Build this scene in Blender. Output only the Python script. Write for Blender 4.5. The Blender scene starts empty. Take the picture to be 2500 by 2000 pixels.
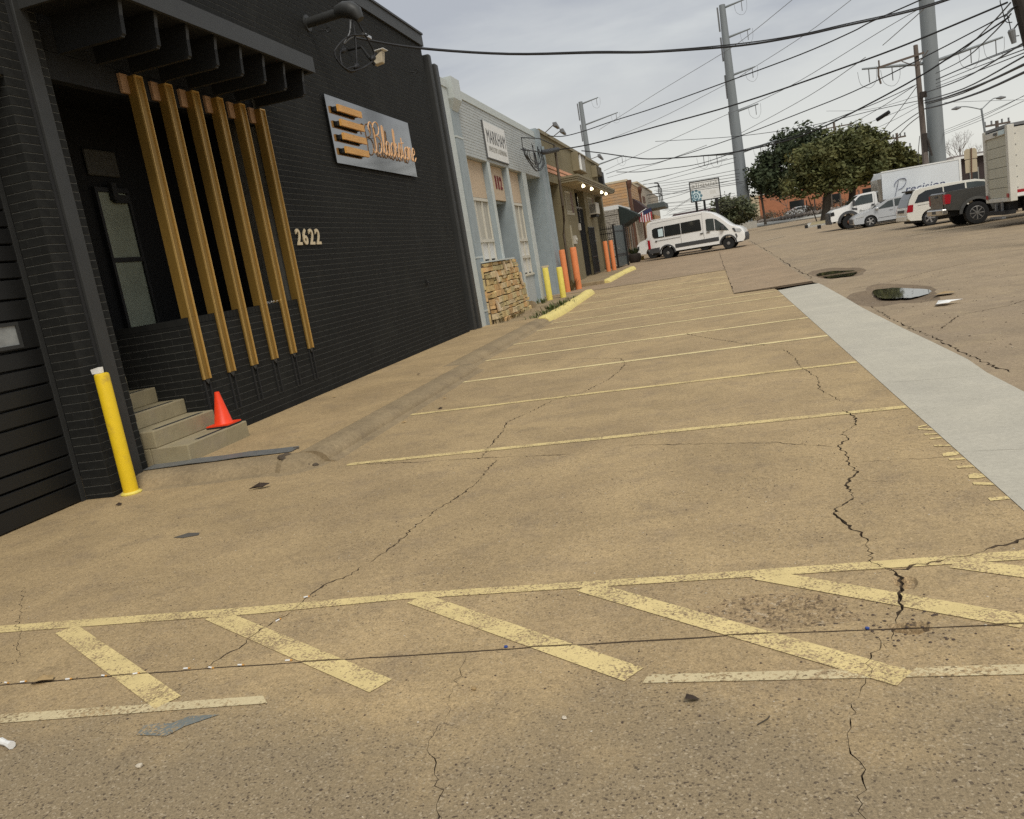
import bpy, bmesh, math, random
from mathutils import Vector, Matrix
from mathutils.geometry import delaunay_2d_cdt

random.seed(11)
R = math.radians
SC = bpy.context.scene
COL = SC.collection

# ------------------------------------------------------------------ camera
YAW, PIT, ROL, EYE = R(-15.131), R(-10.036), R(-9.506), 1.73
fw = Vector((math.sin(YAW) * math.cos(PIT), math.cos(YAW) * math.cos(PIT), math.sin(PIT)))
r0 = Vector((math.cos(YAW), -math.sin(YAW), 0))
u0 = r0.cross(fw)
rt = r0 * math.cos(ROL) + u0 * math.sin(ROL)
up = u0 * math.cos(ROL) - r0 * math.sin(ROL)
cd = bpy.data.cameras.new('camera')
cam = bpy.data.objects.new('camera', cd)
COL.objects.link(cam)
cd.sensor_width = 36
cd.lens = 28.8
cd.clip_start = 0.05
cd.clip_end = 4000
mw = Matrix((rt, up, -fw)).transposed().to_4x4()
mw.translation = (0, 0, EYE)
cam.matrix_world = mw
SC.camera = cam

# ------------------------------------------------------------------ sky, sun, exposure
SUN_EL, SUN_AZ = 52, 150          # azimuth clockwise from +Y (down the street)
world = bpy.data.worlds.new('World')
SC.world = world
world.use_nodes = True
wn, wl = world.node_tree.nodes, world.node_tree.links
wn.clear()
w_out = wn.new('ShaderNodeOutputWorld')
w_bg = wn.new('ShaderNodeBackground')
w_bg.inputs['Strength'].default_value = 0.1
wl.new(w_bg.outputs[0], w_out.inputs['Surface'])
w_sky = wn.new('ShaderNodeTexSky')
w_sky.sky_type = 'NISHITA'
w_sky.sun_disc = False
w_sky.sun_elevation = R(SUN_EL)
w_sky.sun_rotation = R(SUN_AZ)
w_co = wn.new('ShaderNodeTexCoord')
w_map = wn.new('ShaderNodeMapping')
w_map.inputs['Scale'].default_value = (1.0, 1.0, 4.2)
w_map.inputs['Rotation'].default_value = (R(6), R(-5), R(20))
wl.new(w_co.outputs['Generated'], w_map.inputs['Vector'])
w_n1 = wn.new('ShaderNodeTexNoise')
w_n1.inputs['Scale'].default_value = 1.9
w_n1.inputs['Detail'].default_value = 7
w_n1.inputs['Roughness'].default_value = 0.55
w_n1.inputs['Distortion'].default_value = 0.35
wl.new(w_map.outputs[0], w_n1.inputs['Vector'])
w_r1 = wn.new('ShaderNodeValToRGB')
w_r1.color_ramp.elements[0].position = 0.40
w_r1.color_ramp.elements[0].color = (3.1, 3.24, 3.5, 1)
w_r1.color_ramp.elements[1].position = 0.62
w_r1.color_ramp.elements[1].color = (4.42, 4.54, 4.52, 1)
wl.new(w_n1.outputs['Fac'], w_r1.inputs[0])
# the cloud deck pales towards the horizon all round
w_sep = wn.new('ShaderNodeSeparateXYZ')
wl.new(w_co.outputs['Generated'], w_sep.inputs[0])
w_hz = wn.new('ShaderNodeMapRange')
w_hz.inputs['From Min'].default_value = 0.0
w_hz.inputs['From Max'].default_value = 0.22
w_hz.inputs['To Min'].default_value = 0.85
w_hz.inputs['To Max'].default_value = 0.0
wl.new(w_sep.outputs['Z'], w_hz.inputs[0])
w_mh = wn.new('ShaderNodeMix')
w_mh.data_type = 'RGBA'
w_mh.inputs['B'].default_value = (5.9, 5.75, 5.2, 1)
wl.new(w_hz.outputs[0], w_mh.inputs['Factor'])
wl.new(w_r1.outputs['Color'], w_mh.inputs['A'])
w_ze = wn.new('ShaderNodeMapRange')
w_ze.inputs['From Min'].default_value = 0.15
w_ze.inputs['From Max'].default_value = 1.0
w_ze.inputs['To Min'].default_value = 1.0
w_ze.inputs['To Max'].default_value = 1.3
wl.new(w_sep.outputs['Z'], w_ze.inputs[0])
w_zs = wn.new('ShaderNodeHueSaturation')
wl.new(w_mh.outputs['Result'], w_zs.inputs['Color'])
wl.new(w_ze.outputs[0], w_zs.inputs['Value'])
w_mx = wn.new('ShaderNodeMix')
w_mx.data_type = 'RGBA'
w_mx.inputs['Factor'].default_value = 0.93
wl.new(w_sky.outputs['Color'], w_mx.inputs['A'])
wl.new(w_zs.outputs[0], w_mx.inputs['B'])
wl.new(w_mx.outputs['Result'], w_bg.inputs['Color'])

sd = bpy.data.lights.new('sun', 'SUN')
sd.energy = 1.5
sd.angle = R(24)
sd.color = (1.0, 0.95, 0.86)
sun = bpy.data.objects.new('sun', sd)
COL.objects.link(sun)
sdir = Vector((math.sin(R(SUN_AZ)) * math.cos(R(SUN_EL)), math.cos(R(SUN_AZ)) * math.cos(R(SUN_EL)), math.sin(R(SUN_EL))))
sun.rotation_euler = sdir.to_track_quat('Z', 'Y').to_euler()
sun.location = (20, -20, 40)
SC.view_settings.view_transform = 'Standard'
SC.view_settings.look = 'None'
SC.view_settings.exposure = 0.5
SC.view_settings.gamma = 1.0
SC.view_settings.use_curve_mapping = False
SC.cycles.max_bounces = 6
SC.cycles.diffuse_bounces = 3
SC.cycles.glossy_bounces = 3
SC.cycles.transmission_bounces = 4
SC.cycles.transparent_max_bounces = 8
SC.cycles.use_denoising = False

# ------------------------------------------------------------------ materials
def nt(mat):
    mat.use_nodes = True
    return mat.node_tree.nodes, mat.node_tree.links

def M(name, col, rough=0.75, metal=0.0, var=0.14, scale=5.0, bump=0.0, bscale=60.0, col2=None, c2pos=(0.5, 0.7),
      c2scale=3.0, spec=0.35, rnd=0.0, emit=0.0, stretch=(1, 1, 1), coat=0.0):
    """painted or raw surface: base colour with noise variation, optional second colour in patches, optional per-object shift"""
    mat = bpy.data.materials.new(name)
    n, l = nt(mat)
    b = n['Principled BSDF']
    b.inputs['Roughness'].default_value = rough
    b.inputs['Metallic'].default_value = metal
    b.inputs['Specular IOR Level'].default_value = spec
    b.inputs['Coat Weight'].default_value = coat
    co = n.new('ShaderNodeTexCoord')
    mp = n.new('ShaderNodeMapping')
    mp.inputs['Scale'].default_value = stretch
    l.new(co.outputs['Object'], mp.inputs['Vector'])
    no = n.new('ShaderNodeTexNoise')
    no.inputs['Scale'].default_value = scale
    no.inputs['Detail'].default_value = 6
    no.inputs['Roughness'].default_value = 0.62
    l.new(mp.outputs[0], no.inputs['Vector'])
    mr = n.new('ShaderNodeMapRange')
    mr.inputs['From Min'].default_value = 0.25
    mr.inputs['From Max'].default_value = 0.75
    mr.inputs['To Min'].default_value = 1 - var
    mr.inputs['To Max'].default_value = 1 + var
    l.new(no.outputs['Fac'], mr.inputs[0])
    val = mr.outputs[0]
    if rnd:
        oi = n.new('ShaderNodeObjectInfo')
        m2 = n.new('ShaderNodeMapRange')
        m2.inputs['To Min'].default_value = 1 - rnd
        m2.inputs['To Max'].default_value = 1 + rnd
        l.new(oi.outputs['Random'], m2.inputs[0])
        mm = n.new('ShaderNodeMath')
        mm.operation = 'MULTIPLY'
        l.new(val, mm.inputs[0])
        l.new(m2.outputs[0], mm.inputs[1])
        val = mm.outputs[0]
    src = None
    if col2:
        n2 = n.new('ShaderNodeTexNoise')
        n2.inputs['Scale'].default_value = c2scale
        n2.inputs['Detail'].default_value = 8
        n2.inputs['Roughness'].default_value = 0.65
        l.new(mp.outputs[0], n2.inputs['Vector'])
        rp = n.new('ShaderNodeMapRange')
        rp.inputs['From Min'].default_value = c2pos[0]
        rp.inputs['From Max'].default_value = c2pos[1]
        l.new(n2.outputs['Fac'], rp.inputs[0])
        mx = n.new('ShaderNodeMix')
        mx.data_type = 'RGBA'
        mx.inputs['A'].default_value = (*col, 1)
        mx.inputs['B'].default_value = (*col2, 1)
        l.new(rp.outputs[0], mx.inputs['Factor'])
        src = mx.outputs['Result']
    hs = n.new('ShaderNodeHueSaturation')
    hs.inputs['Color'].default_value = (*col, 1)
    if src:
        l.new(src, hs.inputs['Color'])
    l.new(val, hs.inputs['Value'])
    l.new(hs.outputs[0], b.inputs['Base Color'])
    if bump:
        nb = n.new('ShaderNodeTexNoise')
        nb.inputs['Scale'].default_value = bscale
        nb.inputs['Detail'].default_value = 5
        l.new(mp.outputs[0], nb.inputs['Vector'])
        bp = n.new('ShaderNodeBump')
        bp.inputs['Strength'].default_value = bump
        bp.inputs['Distance'].default_value = 0.01
        l.new(nb.outputs['Fac'], bp.inputs['Height'])
        l.new(bp.outputs[0], b.inputs['Normal'])
    if emit:
        b.inputs['Emission Color'].default_value = (*col, 1)
        b.inputs['Emission Strength'].default_value = emit
    return mat

def pavement(name, cols, chip=0.6, paint=None, wear=0.5, tint_scale=0.55, chip_scale=120, coarse_front=False, rough=0.9, mottle=1.0):
    """exposed-aggregate concrete or asphalt; with paint= it is worn marking paint over the same surface"""
    mat = bpy.data.materials.new(name)
    n, l = nt(mat)
    b = n['Principled BSDF']
    b.inputs['Roughness'].default_value = rough
    b.inputs['Specular IOR Level'].default_value = 0.25
    co = n.new('ShaderNodeTexCoord')
    P = co.outputs['Object']
    def noise(s, d=6, r=0.6, dist=0.0):
        q = n.new('ShaderNodeTexNoise')
        q.inputs['Scale'].default_value = s
        q.inputs['Detail'].default_value = d
        q.inputs['Roughness'].default_value = r
        q.inputs['Distortion'].default_value = dist
        l.new(P, q.inputs['Vector'])
        return q.outputs['Fac']
    def mrange(x, a, b_, c, d):
        q = n.new('ShaderNodeMapRange')
        for i, v in zip(('From Min', 'From Max', 'To Min', 'To Max'), (a, b_, c, d)):
            q.inputs[i].default_value = v
        l.new(x, q.inputs[0])
        return q.outputs[0]
    def mix(f, a, b_, mode='MIX'):
        q = n.new('ShaderNodeMix')
        q.data_type = 'RGBA'
        q.blend_type = mode
        if isinstance(f, float):
            q.inputs['Factor'].default_value = f
        else:
            l.new(f, q.inputs['Factor'])
        for k, v in (('A', a), ('B', b_)):
            if isinstance(v, tuple):
                q.inputs[k].default_value = (*v, 1)
            else:
                l.new(v, q.inputs[k])
        return q.outputs['Result']
    def mul(a, b_):
        q = n.new('ShaderNodeMath')
        q.operation = 'MULTIPLY'
        l.new(a, q.inputs[0])
        if isinstance(b_, float):
            q.inputs[1].default_value = b_
        else:
            l.new(b_, q.inputs[1])
        return q.outputs[0]
    c = mix(mrange(noise(tint_scale, 8, 0.62, 0.6), 0.38, 0.64, 0, 1), cols[0], cols[1])
    c = mix(mrange(noise(2.6, 8, 0.7), 0.50, 0.70, 0, 0.85), c, cols[2])
    blot = n.new('ShaderNodeHueSaturation')
    l.new(c, blot.inputs['Color'])
    l.new(mul(mrange(noise(24, 9, 0.78), 0.28, 0.72, 1 - 0.30 * mottle, 1 + 0.30 * mottle), mrange(noise(0.9, 7, 0.72, 0.8), 0.3, 0.7, 1 - 0.16 * mottle, 1 + 0.13 * mottle)), blot.inputs['Value'])
    c = blot.outputs[0]
    vor = n.new('ShaderNodeTexVoronoi')
    vor.inputs['Scale'].default_value = chip_scale
    l.new(P, vor.inputs['Vector'])
    sep = n.new('ShaderNodeSeparateColor')
    l.new(vor.outputs['Color'], sep.inputs[0])
    rnd = sep.outputs[0]
    grain = mul(mrange(noise(85, 4, 0.8), 0.3, 0.7, 1 - 0.45 * chip, 1 + 0.45 * chip), mrange(noise(210, 2, 0.7), 0.3, 0.7, 1 - 0.25 * chip, 1 + 0.25 * chip))
    amt = mrange(noise(1.7, 4, 0.5), 0.3, 0.62, 0.45, 1.0)
    if coarse_front:
        sx = n.new('ShaderNodeSeparateXYZ')
        l.new(P, sx.inputs[0])
        wob = n.new('ShaderNodeMath')
        wob.operation = 'ADD'
        l.new(sx.outputs['Y'], wob.inputs[0])
        l.new(mrange(noise(1.1, 6, 0.6), 0.3, 0.7, -0.5, 0.5), wob.inputs[1])
        front = mrange(wob.outputs[0], 3.1, 2.45, 0, 1)
        c = mix(mul(front, 0.8), c, cols[3])
        am = n.new('ShaderNodeMath')
        am.operation = 'ADD'
        l.new(amt, am.inputs[0])
        l.new(mul(front, 0.55), am.inputs[1])
        amt = am.outputs[0]
    dark = mul(mrange(rnd, 0.13, 0.02, 0, 1), amt)
    light = mul(mrange(rnd, 0.86, 0.98, 0, 1), amt)
    c = mix(mul(dark, 0.75 * chip), c, (0.075, 0.055, 0.04))
    c = mix(mul(light, 0.42 * chip), c, (0.52, 0.43, 0.30))
    pit = mul(mrange(noise(46, 3, 0.6), 0.335, 0.29, 0, 1), amt)
    c = mix(mul(pit, 0.7 * chip), c, (0.10, 0.072, 0.048))
    hs = n.new('ShaderNodeHueSaturation')
    l.new(c, hs.inputs['Color'])
    l.new(grain, hs.inputs['Value'])
    c = hs.outputs[0]
    if paint:
        w = n.new('ShaderNodeMath')
        w.operation = 'ADD'
        l.new(noise(58, 8, 0.78), w.inputs[0])
        l.new(mrange(noise(3.5, 5, 0.6), 0.3, 0.7, -0.13, 0.15), w.inputs[1])
        w2 = n.new('ShaderNodeMath')
        w2.operation = 'ADD'
        l.new(w.outputs[0], w2.inputs[0])
        l.new(mrange(rnd, 0.0, 1.0, -0.12, 0.12), w2.inputs[1])
        keep = mrange(w2.outputs[0], wear - 0.045, wear + 0.05, 0.0, 1.0)
        pc = mix(mrange(noise(5, 6, 0.65), 0.35, 0.7, 0, 1), paint, tuple(0.82 * x for x in paint))
        c = mix(keep, c, pc)
    l.new(c, b.inputs['Base Color'])
    hgt = n.new('ShaderNodeMath')
    hgt.operation = 'ADD'
    l.new(mrange(rnd, 0, 1, 0, 0.5), hgt.inputs[0])
    l.new(noise(180, 4, 0.7), hgt.inputs[1])
    bp = n.new('ShaderNodeBump')
    bp.inputs['Strength'].default_value = 0.35
    bp.inputs['Distance'].default_value = 0.006
    l.new(hgt.outputs[0], bp.inputs['Height'])
    l.new(bp.outputs[0], b.inputs['Normal'])
    return mat

TAN = ((0.445, 0.325, 0.172), (0.36, 0.262, 0.143), (0.30, 0.222, 0.132), (0.25, 0.195, 0.122))
m_lot = pavement('tan_aggregate_concrete', TAN, 0.8, coarse_front=True)
m_walk = pavement('tan_sidewalk_concrete', ((0.45, 0.325, 0.17), (0.375, 0.27, 0.145), (0.34, 0.25, 0.145)), 0.35)
m_curb = pavement('curb_concrete', ((0.33, 0.25, 0.145), (0.27, 0.205, 0.122), (0.225, 0.17, 0.105)), 0.3)
m_road = pavement('brown_worn_asphalt', ((0.335, 0.255, 0.163), (0.285, 0.22, 0.148), (0.40, 0.31, 0.19)), 0.5, tint_scale=0.25)
m_slab = pavement('pinkish_concrete_slab', ((0.36, 0.262, 0.165), (0.31, 0.228, 0.145), (0.285, 0.215, 0.142)), 0.35, tint_scale=0.4)
m_strip = pavement('new_grey_concrete', ((0.50, 0.465, 0.375), (0.45, 0.42, 0.345), (0.53, 0.49, 0.395)), 0.10, chip_scale=200, mottle=0.5)
m_yellow = pavement('worn_yellow_paint', TAN, 0.8, paint=(0.76, 0.60, 0.28), wear=0.45)
m_yellow2 = pavement('thin_worn_yellow_paint', TAN, 0.8, paint=(0.80, 0.655, 0.345), wear=0.385)
m_cream = pavement('worn_cream_paint', TAN, 0.9, paint=(0.66, 0.55, 0.33), wear=0.46, chip_scale=95)
m_crack = M('crack_dirt', (0.085, 0.060, 0.038), 0.95, scale=30, var=0.4)
m_pit = pavement('damp_pothole_edge', ((0.21, 0.155, 0.10), (0.17, 0.125, 0.082), (0.26, 0.195, 0.12)), 0.6)
m_brick = M('black_painted_brick', (0.0165, 0.0168, 0.0157), 0.75, spec=0.14, var=0.2, scale=9, bump=0.3, bscale=45, rnd=0.12, col2=(0.0235, 0.0238, 0.0215), c2scale=1.1)
m_mort = M('black_painted_mortar_lit_edges', (0.13, 0.128, 0.115), 0.85, spec=0.1, var=0.2, scale=14, bump=0.3)  # paler than the brick: sky light on the course edges put into the colour
m_blk = M('black_painted_trim', (0.034, 0.0345, 0.033), 0.5, var=0.12, scale=3, bump=0.1)
m_blkwood = M('black_painted_timber', (0.010, 0.0105, 0.0105), 0.65, var=0.2, scale=4, bump=0.2, stretch=(1, 1, 6))
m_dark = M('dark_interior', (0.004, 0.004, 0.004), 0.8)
m_gold = M('gold_painted_metal', (0.265, 0.158, 0.036), 0.42, metal=0.35, var=0.12, scale=3, stretch=(4, 4, 0.4), rnd=0.05)
m_goldedge = M('gold_edge', (0.62, 0.40, 0.13), 0.35, metal=0.35, var=0.08)
m_block = M('copper_block', (0.40, 0.24, 0.13), 0.6, var=0.2, scale=12)
m_garage = M('black_garage_door', (0.012, 0.012, 0.0115), 0.42, var=0.12, scale=2, bump=0.08, bscale=30)
m_frost = M('frosted_glass', (0.24, 0.265, 0.20), 0.35, var=0.25, scale=2.2, spec=0.5)
m_box = M('dim_transom', (0.055, 0.052, 0.042), 0.6, var=0.2)
m_bollard = M('yellow_bollard_paint', (0.84, 0.58, 0.02), 0.42, var=0.06, scale=6, col2=(0.55, 0.37, 0.05), c2pos=(0.55, 0.72), c2scale=7, bump=0.12, bscale=25)
m_bollard2 = M('pale_yellow_bollard_paint', (0.78, 0.65, 0.13), 0.5, var=0.1, scale=8, col2=(0.5, 0.40, 0.12), c2pos=(0.62, 0.72), c2scale=14)
m_bollard3 = M('orange_bollard_paint', (0.74, 0.24, 0.085), 0.5, var=0.1, scale=6, col2=(0.55, 0.2, 0.09), c2pos=(0.6, 0.75), c2scale=9)
m_cone = M('cone_plastic', (0.88, 0.060, 0.015), 0.45, var=0.10, scale=14, col2=(0.50, 0.05, 0.02), c2pos=(0.60, 0.75), c2scale=16)
m_rubber = M('black_rubber', (0.02, 0.02, 0.02), 0.7)
m_step = M('grey_tan_step_concrete', (0.32, 0.27, 0.165), 0.85, var=0.14, scale=5, bump=0.3, bscale=50, col2=(0.31, 0.26, 0.18), c2pos=(0.52, 0.75))
m_grip = M('black_grip_tape', (0.03, 0.03, 0.032), 0.9, var=0.3, scale=80)
m_flash = M('blue_grey_metal_plate', (0.20, 0.205, 0.20), 0.5, metal=0.3, var=0.2, scale=8)
m_white = M('white_paint', (0.78, 0.78, 0.75), 0.5, var=0.06)
m_paper = M('white_paper', (0.80, 0.79, 0.75), 0.8, var=0.06)
m_mirror = M('brushed_steel_panel', (0.34, 0.335, 0.325), 0.09, metal=1.0, var=0.1, scale=2.5, bump=0.03, bscale=2.2)
m_orange = M('orange_wood_bar', (0.66, 0.345, 0.09), 0.45, var=0.14, scale=9, stretch=(1, 0.3, 4))
m_peach = M('peach_lettering', (0.72, 0.43, 0.22), 0.45, var=0.06)
m_cream2 = M('cream_numeral', (0.70, 0.58, 0.38), 0.45, var=0.06)
m_gray = M('blue_grey_painted_wall', (0.30, 0.345, 0.36), 0.7, var=0.1, scale=3, bump=0.25, bscale=40)
m_gray2 = M('light_grey_painted_brick', (0.43, 0.455, 0.45), 0.7, var=0.08, scale=2, bump=0.3, bscale=40, rnd=0.03)
m_gray3 = M('pale_grey_trim', (0.50, 0.535, 0.515), 0.55, var=0.08, scale=6)
m_gray4 = M('grey_mortar', (0.41, 0.43, 0.42), 0.8, var=0.1)
m_board = M('pebble_board', (0.53, 0.42, 0.30), 0.85, var=0.3, scale=26, col2=(0.36, 0.27, 0.18), c2pos=(0.52, 0.62), c2scale=40)
m_frame = M('cream_window_frame', (0.56, 0.53, 0.45), 0.55, var=0.08)
m_blind = M('pale_blind', (0.40, 0.385, 0.33), 0.7, var=0.25, scale=2, stretch=(1, 7, 0.2))
m_wpanel = M('white_window_panel', (0.62, 0.61, 0.57), 0.6, var=0.1, scale=6)
m_glass = M('dark_glass', (0.018, 0.02, 0.021), 0.06, var=0.1, spec=0.5)
m_door_g = M('grey_door', (0.13, 0.16, 0.165), 0.6, var=0.1)
m_rollup = M('grey_rollup_door', (0.42, 0.45, 0.46), 0.6, var=0.07)
STONES = [M('flagstone_' + k, c, 0.85, var=0.24, scale=11, bump=0.5, bscale=24, rnd=0.15, col2=c2, c2pos=(0.5, 0.7), c2scale=6) for k, c, c2 in (
    ('gold', (0.58, 0.43, 0.20), (0.46, 0.33, 0.155)), ('tan', (0.55, 0.43, 0.25), (0.62, 0.50, 0.32)),
    ('rust', (0.55, 0.35, 0.16), (0.48, 0.36, 0.20)), ('olive', (0.48, 0.39, 0.20), (0.38, 0.30, 0.16)))]
m_stonepale = M('pale_flagstone', (0.68, 0.55, 0.38), 0.85, var=0.15, scale=9, bump=0.3)
m_stonejoint = M('stone_mortar', (0.13, 0.095, 0.06), 0.9)
m_olive = M('olive_brown_stucco', (0.205, 0.172, 0.098), 0.85, var=0.1, scale=2.2, bump=0.3, bscale=60)
m_olive2 = M('olive_trim', (0.235, 0.20, 0.125), 0.75, var=0.1, scale=4)
m_brown = M('dark_brown_recess', (0.075, 0.062, 0.040), 0.8, var=0.15)
m_coral = M('coral_band_paint', (0.70, 0.36, 0.22), 0.7, var=0.08)
m_soffit = M('tan_soffit', (0.40, 0.335, 0.22), 0.8, var=0.1)
m_ltan = M('tan_window_frame', (0.40, 0.36, 0.26), 0.6, var=0.1)
m_iron = M('black_iron', (0.014, 0.014, 0.014), 0.5)
m_pipe = M('brown_pipe', (0.10, 0.078, 0.055), 0.55, var=0.2, scale=5)
m_cable = M('black_cable', (0.016, 0.016, 0.017), 0.55)
m_cableg = M('grey_conductor', (0.17, 0.175, 0.18), 0.5)
m_lamp = M('lit_lamp', (1.0, 0.90, 0.60), 0.4, emit=2.2, var=0.0)
m_acw = M('beige_unit_casing', (0.50, 0.47, 0.40), 0.6, var=0.1)
m_tanclad = M('tan_cladding', (0.42, 0.28, 0.165), 0.7, var=0.14, scale=1.5, col2=(0.47, 0.27, 0.12), c2pos=(0.46, 0.62), c2scale=0.8, stretch=(1, 1, 4))
m_tan2 = M('beige_wall', (0.40, 0.345, 0.27), 0.75, var=0.12)
m_rustpipe = M('rust_brown_pipe', (0.12, 0.058, 0.035), 0.6, var=0.2)
m_lbrick = M('grey_split_stone', (0.40, 0.365, 0.31), 0.85, var=0.2, scale=14, rnd=0.1)
m_canvas = M('dark_green_canvas', (0.022, 0.030, 0.026), 0.85, var=0.15)
m_canvas2 = M('maroon_canvas', (0.05, 0.030, 0.030), 0.85, var=0.15)
m_canopy = M('dark_teal_metal', (0.09, 0.105, 0.105), 0.5, var=0.1)
m_flagr = M('flag_red', (0.35, 0.035, 0.045), 0.8)
m_flagw = M('flag_white', (0.75, 0.68, 0.66), 0.8)
m_flagb = M('flag_blue', (0.03, 0.035, 0.09), 0.8)
m_steel = M('galvanised_pole', (0.215, 0.235, 0.245), 0.55, metal=0.15, var=0.12, scale=1.2, stretch=(1, 1, 0.12))
m_pole = M('weathered_wood_pole', (0.125, 0.10, 0.083), 0.85, var=0.25, scale=6, stretch=(4, 4, 0.3), bump=0.3)
m_pole2 = M('dark_creosote_pole', (0.035, 0.027, 0.022), 0.8, var=0.25, scale=6, stretch=(4, 4, 0.3), bump=0.3)
m_bark = M('oak_bark', (0.055, 0.045, 0.035), 0.9, var=0.35, scale=8, stretch=(3, 3, 0.5), bump=0.6, bscale=20)
m_twig = M('bare_twig', (0.15, 0.12, 0.105), 0.9, var=0.2)
m_brickwall = M('orange_brick_wall', (0.37, 0.155, 0.085), 0.85, var=0.12, scale=1.5, bump=0.2)
m_tan3 = M('pale_tan_wall', (0.50, 0.42, 0.29), 0.8, var=0.1)
m_conc = M('pale_concrete', (0.42, 0.40, 0.35), 0.85, var=0.14, scale=3)
m_rock = M('grey_edging_rock', (0.22, 0.19, 0.165), 0.9, var=0.3, scale=3, rnd=0.2)
m_dry = M('dry_grass', (0.33, 0.27, 0.15), 0.95, var=0.25, scale=3)
m_carw = M('white_car_paint', (0.86, 0.85, 0.815), 0.28, var=0.03, scale=1.0, coat=0.4)
m_carc = M('cream_white_car_paint', (0.78, 0.755, 0.67), 0.28, var=0.03, scale=1.0, coat=0.4)
m_cars = M('silver_car_paint', (0.52, 0.53, 0.53), 0.3, metal=0.35, var=0.03, scale=1.0, coat=0.4)
m_carg = M('dark_grey_truck_paint', (0.070, 0.068, 0.062), 0.32, metal=0.15, var=0.06, scale=1.0, coat=0.3)
m_trim = M('grey_plastic_cladding', (0.065, 0.065, 0.066), 0.6, var=0.1)
m_tyre = M('tyre_rubber', (0.018, 0.018, 0.018), 0.8, var=0.2, scale=12)
m_rim = M('grey_steel_rim', (0.26, 0.25, 0.235), 0.45, metal=0.4, var=0.15)
m_alloy = M('alloy_rim', (0.55, 0.55, 0.55), 0.3, metal=0.7, var=0.1)
m_rust = M('rusty_hub', (0.20, 0.075, 0.04), 0.8, var=0.3, scale=9)
m_chrome = M('chrome', (0.62, 0.60, 0.56), 0.2, metal=0.9, var=0.05)
m_red = M('red_lens', (0.36, 0.014, 0.022), 0.22, var=0.1)
m_lens = M('clear_lens', (0.55, 0.57, 0.58), 0.12, var=0.1)
m_tint = M('tinted_window', (0.022, 0.024, 0.024), 0.07, var=0.1, spec=0.5)
m_cabin = M('lighter_window', (0.05, 0.06, 0.057), 0.08, var=0.3, scale=2, spec=0.5)
m_boxw = M('box_body_white', (0.70, 0.735, 0.755), 0.45, var=0.03, scale=0.7)
m_boxo = M('old_box_white', (0.64, 0.62, 0.55), 0.55, var=0.08, scale=1.2, col2=(0.50, 0.46, 0.36), c2pos=(0.56, 0.8), c2scale=1.6)
m_boxd = M('dirty_box_door', (0.50, 0.485, 0.39), 0.6, var=0.1, scale=2, col2=(0.40, 0.36, 0.26), c2pos=(0.55, 0.8), c2scale=2.2, stretch=(1, 1, 0.5))
m_navy = M('navy_lettering', (0.035, 0.045, 0.13), 0.5)
m_ink = M('dark_grey_lettering', (0.10, 0.10, 0.10), 0.6)
m_grayink = M('faded_grey_lettering', (0.33, 0.32, 0.29), 0.6)
m_redink = M('dark_red_numeral', (0.16, 0.02, 0.022), 0.6)
m_teal = M('teal_print', (0.10, 0.20, 0.25), 0.6)
m_signw = M('white_sign_face', (0.72, 0.72, 0.69), 0.5, var=0.06, col2=(0.62, 0.59, 0.52), c2pos=(0.62, 0.8), c2scale=2.5)
m_signt = M('pale_aqua_print', (0.60, 0.72, 0.74), 0.5, var=0.05)
m_signb = M('tan_sign_back', (0.47, 0.40, 0.28), 0.7, var=0.1)
m_water = M('puddle_water', (0.035, 0.036, 0.024), 0.03, var=0.3, spec=0.6)
m_leaf = M('dry_leaf', (0.36, 0.25, 0.12), 0.8, var=0.3, scale=20)
m_leafd = M('dark_dead_leaf', (0.045, 0.03, 0.02), 0.8, var=0.3, scale=20)
m_weed = M('green_weed', (0.075, 0.10, 0.03), 0.8, var=0.35, scale=8)
m_weedd = M('dry_weed', (0.14, 0.11, 0.05), 0.85, var=0.35, scale=8)
m_stain = pavement('blue_grey_paint_stain', TAN, 0.8, paint=(0.20, 0.215, 0.20), wear=0.42)

def leafmat(name, a, b_):
    mat = M(name, a, 0.75, var=0.4, scale=0.9, col2=b_, c2pos=(0.42, 0.66), c2scale=0.55)
    return mat
m_oak = leafmat('live_oak_leaves', (0.088, 0.099, 0.034), (0.15, 0.14, 0.046))
m_oakd = leafmat('dark_oak_leaves', (0.034, 0.048, 0.022), (0.058, 0.072, 0.028))
m_bush = leafmat('grey_green_leaves', (0.085, 0.098, 0.048), (0.135, 0.135, 0.07))
m_scrub = leafmat('brown_scrub', (0.12, 0.085, 0.055), (0.16, 0.125, 0.075))

# ------------------------------------------------------------------ mesh helpers
ORG = {}

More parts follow.
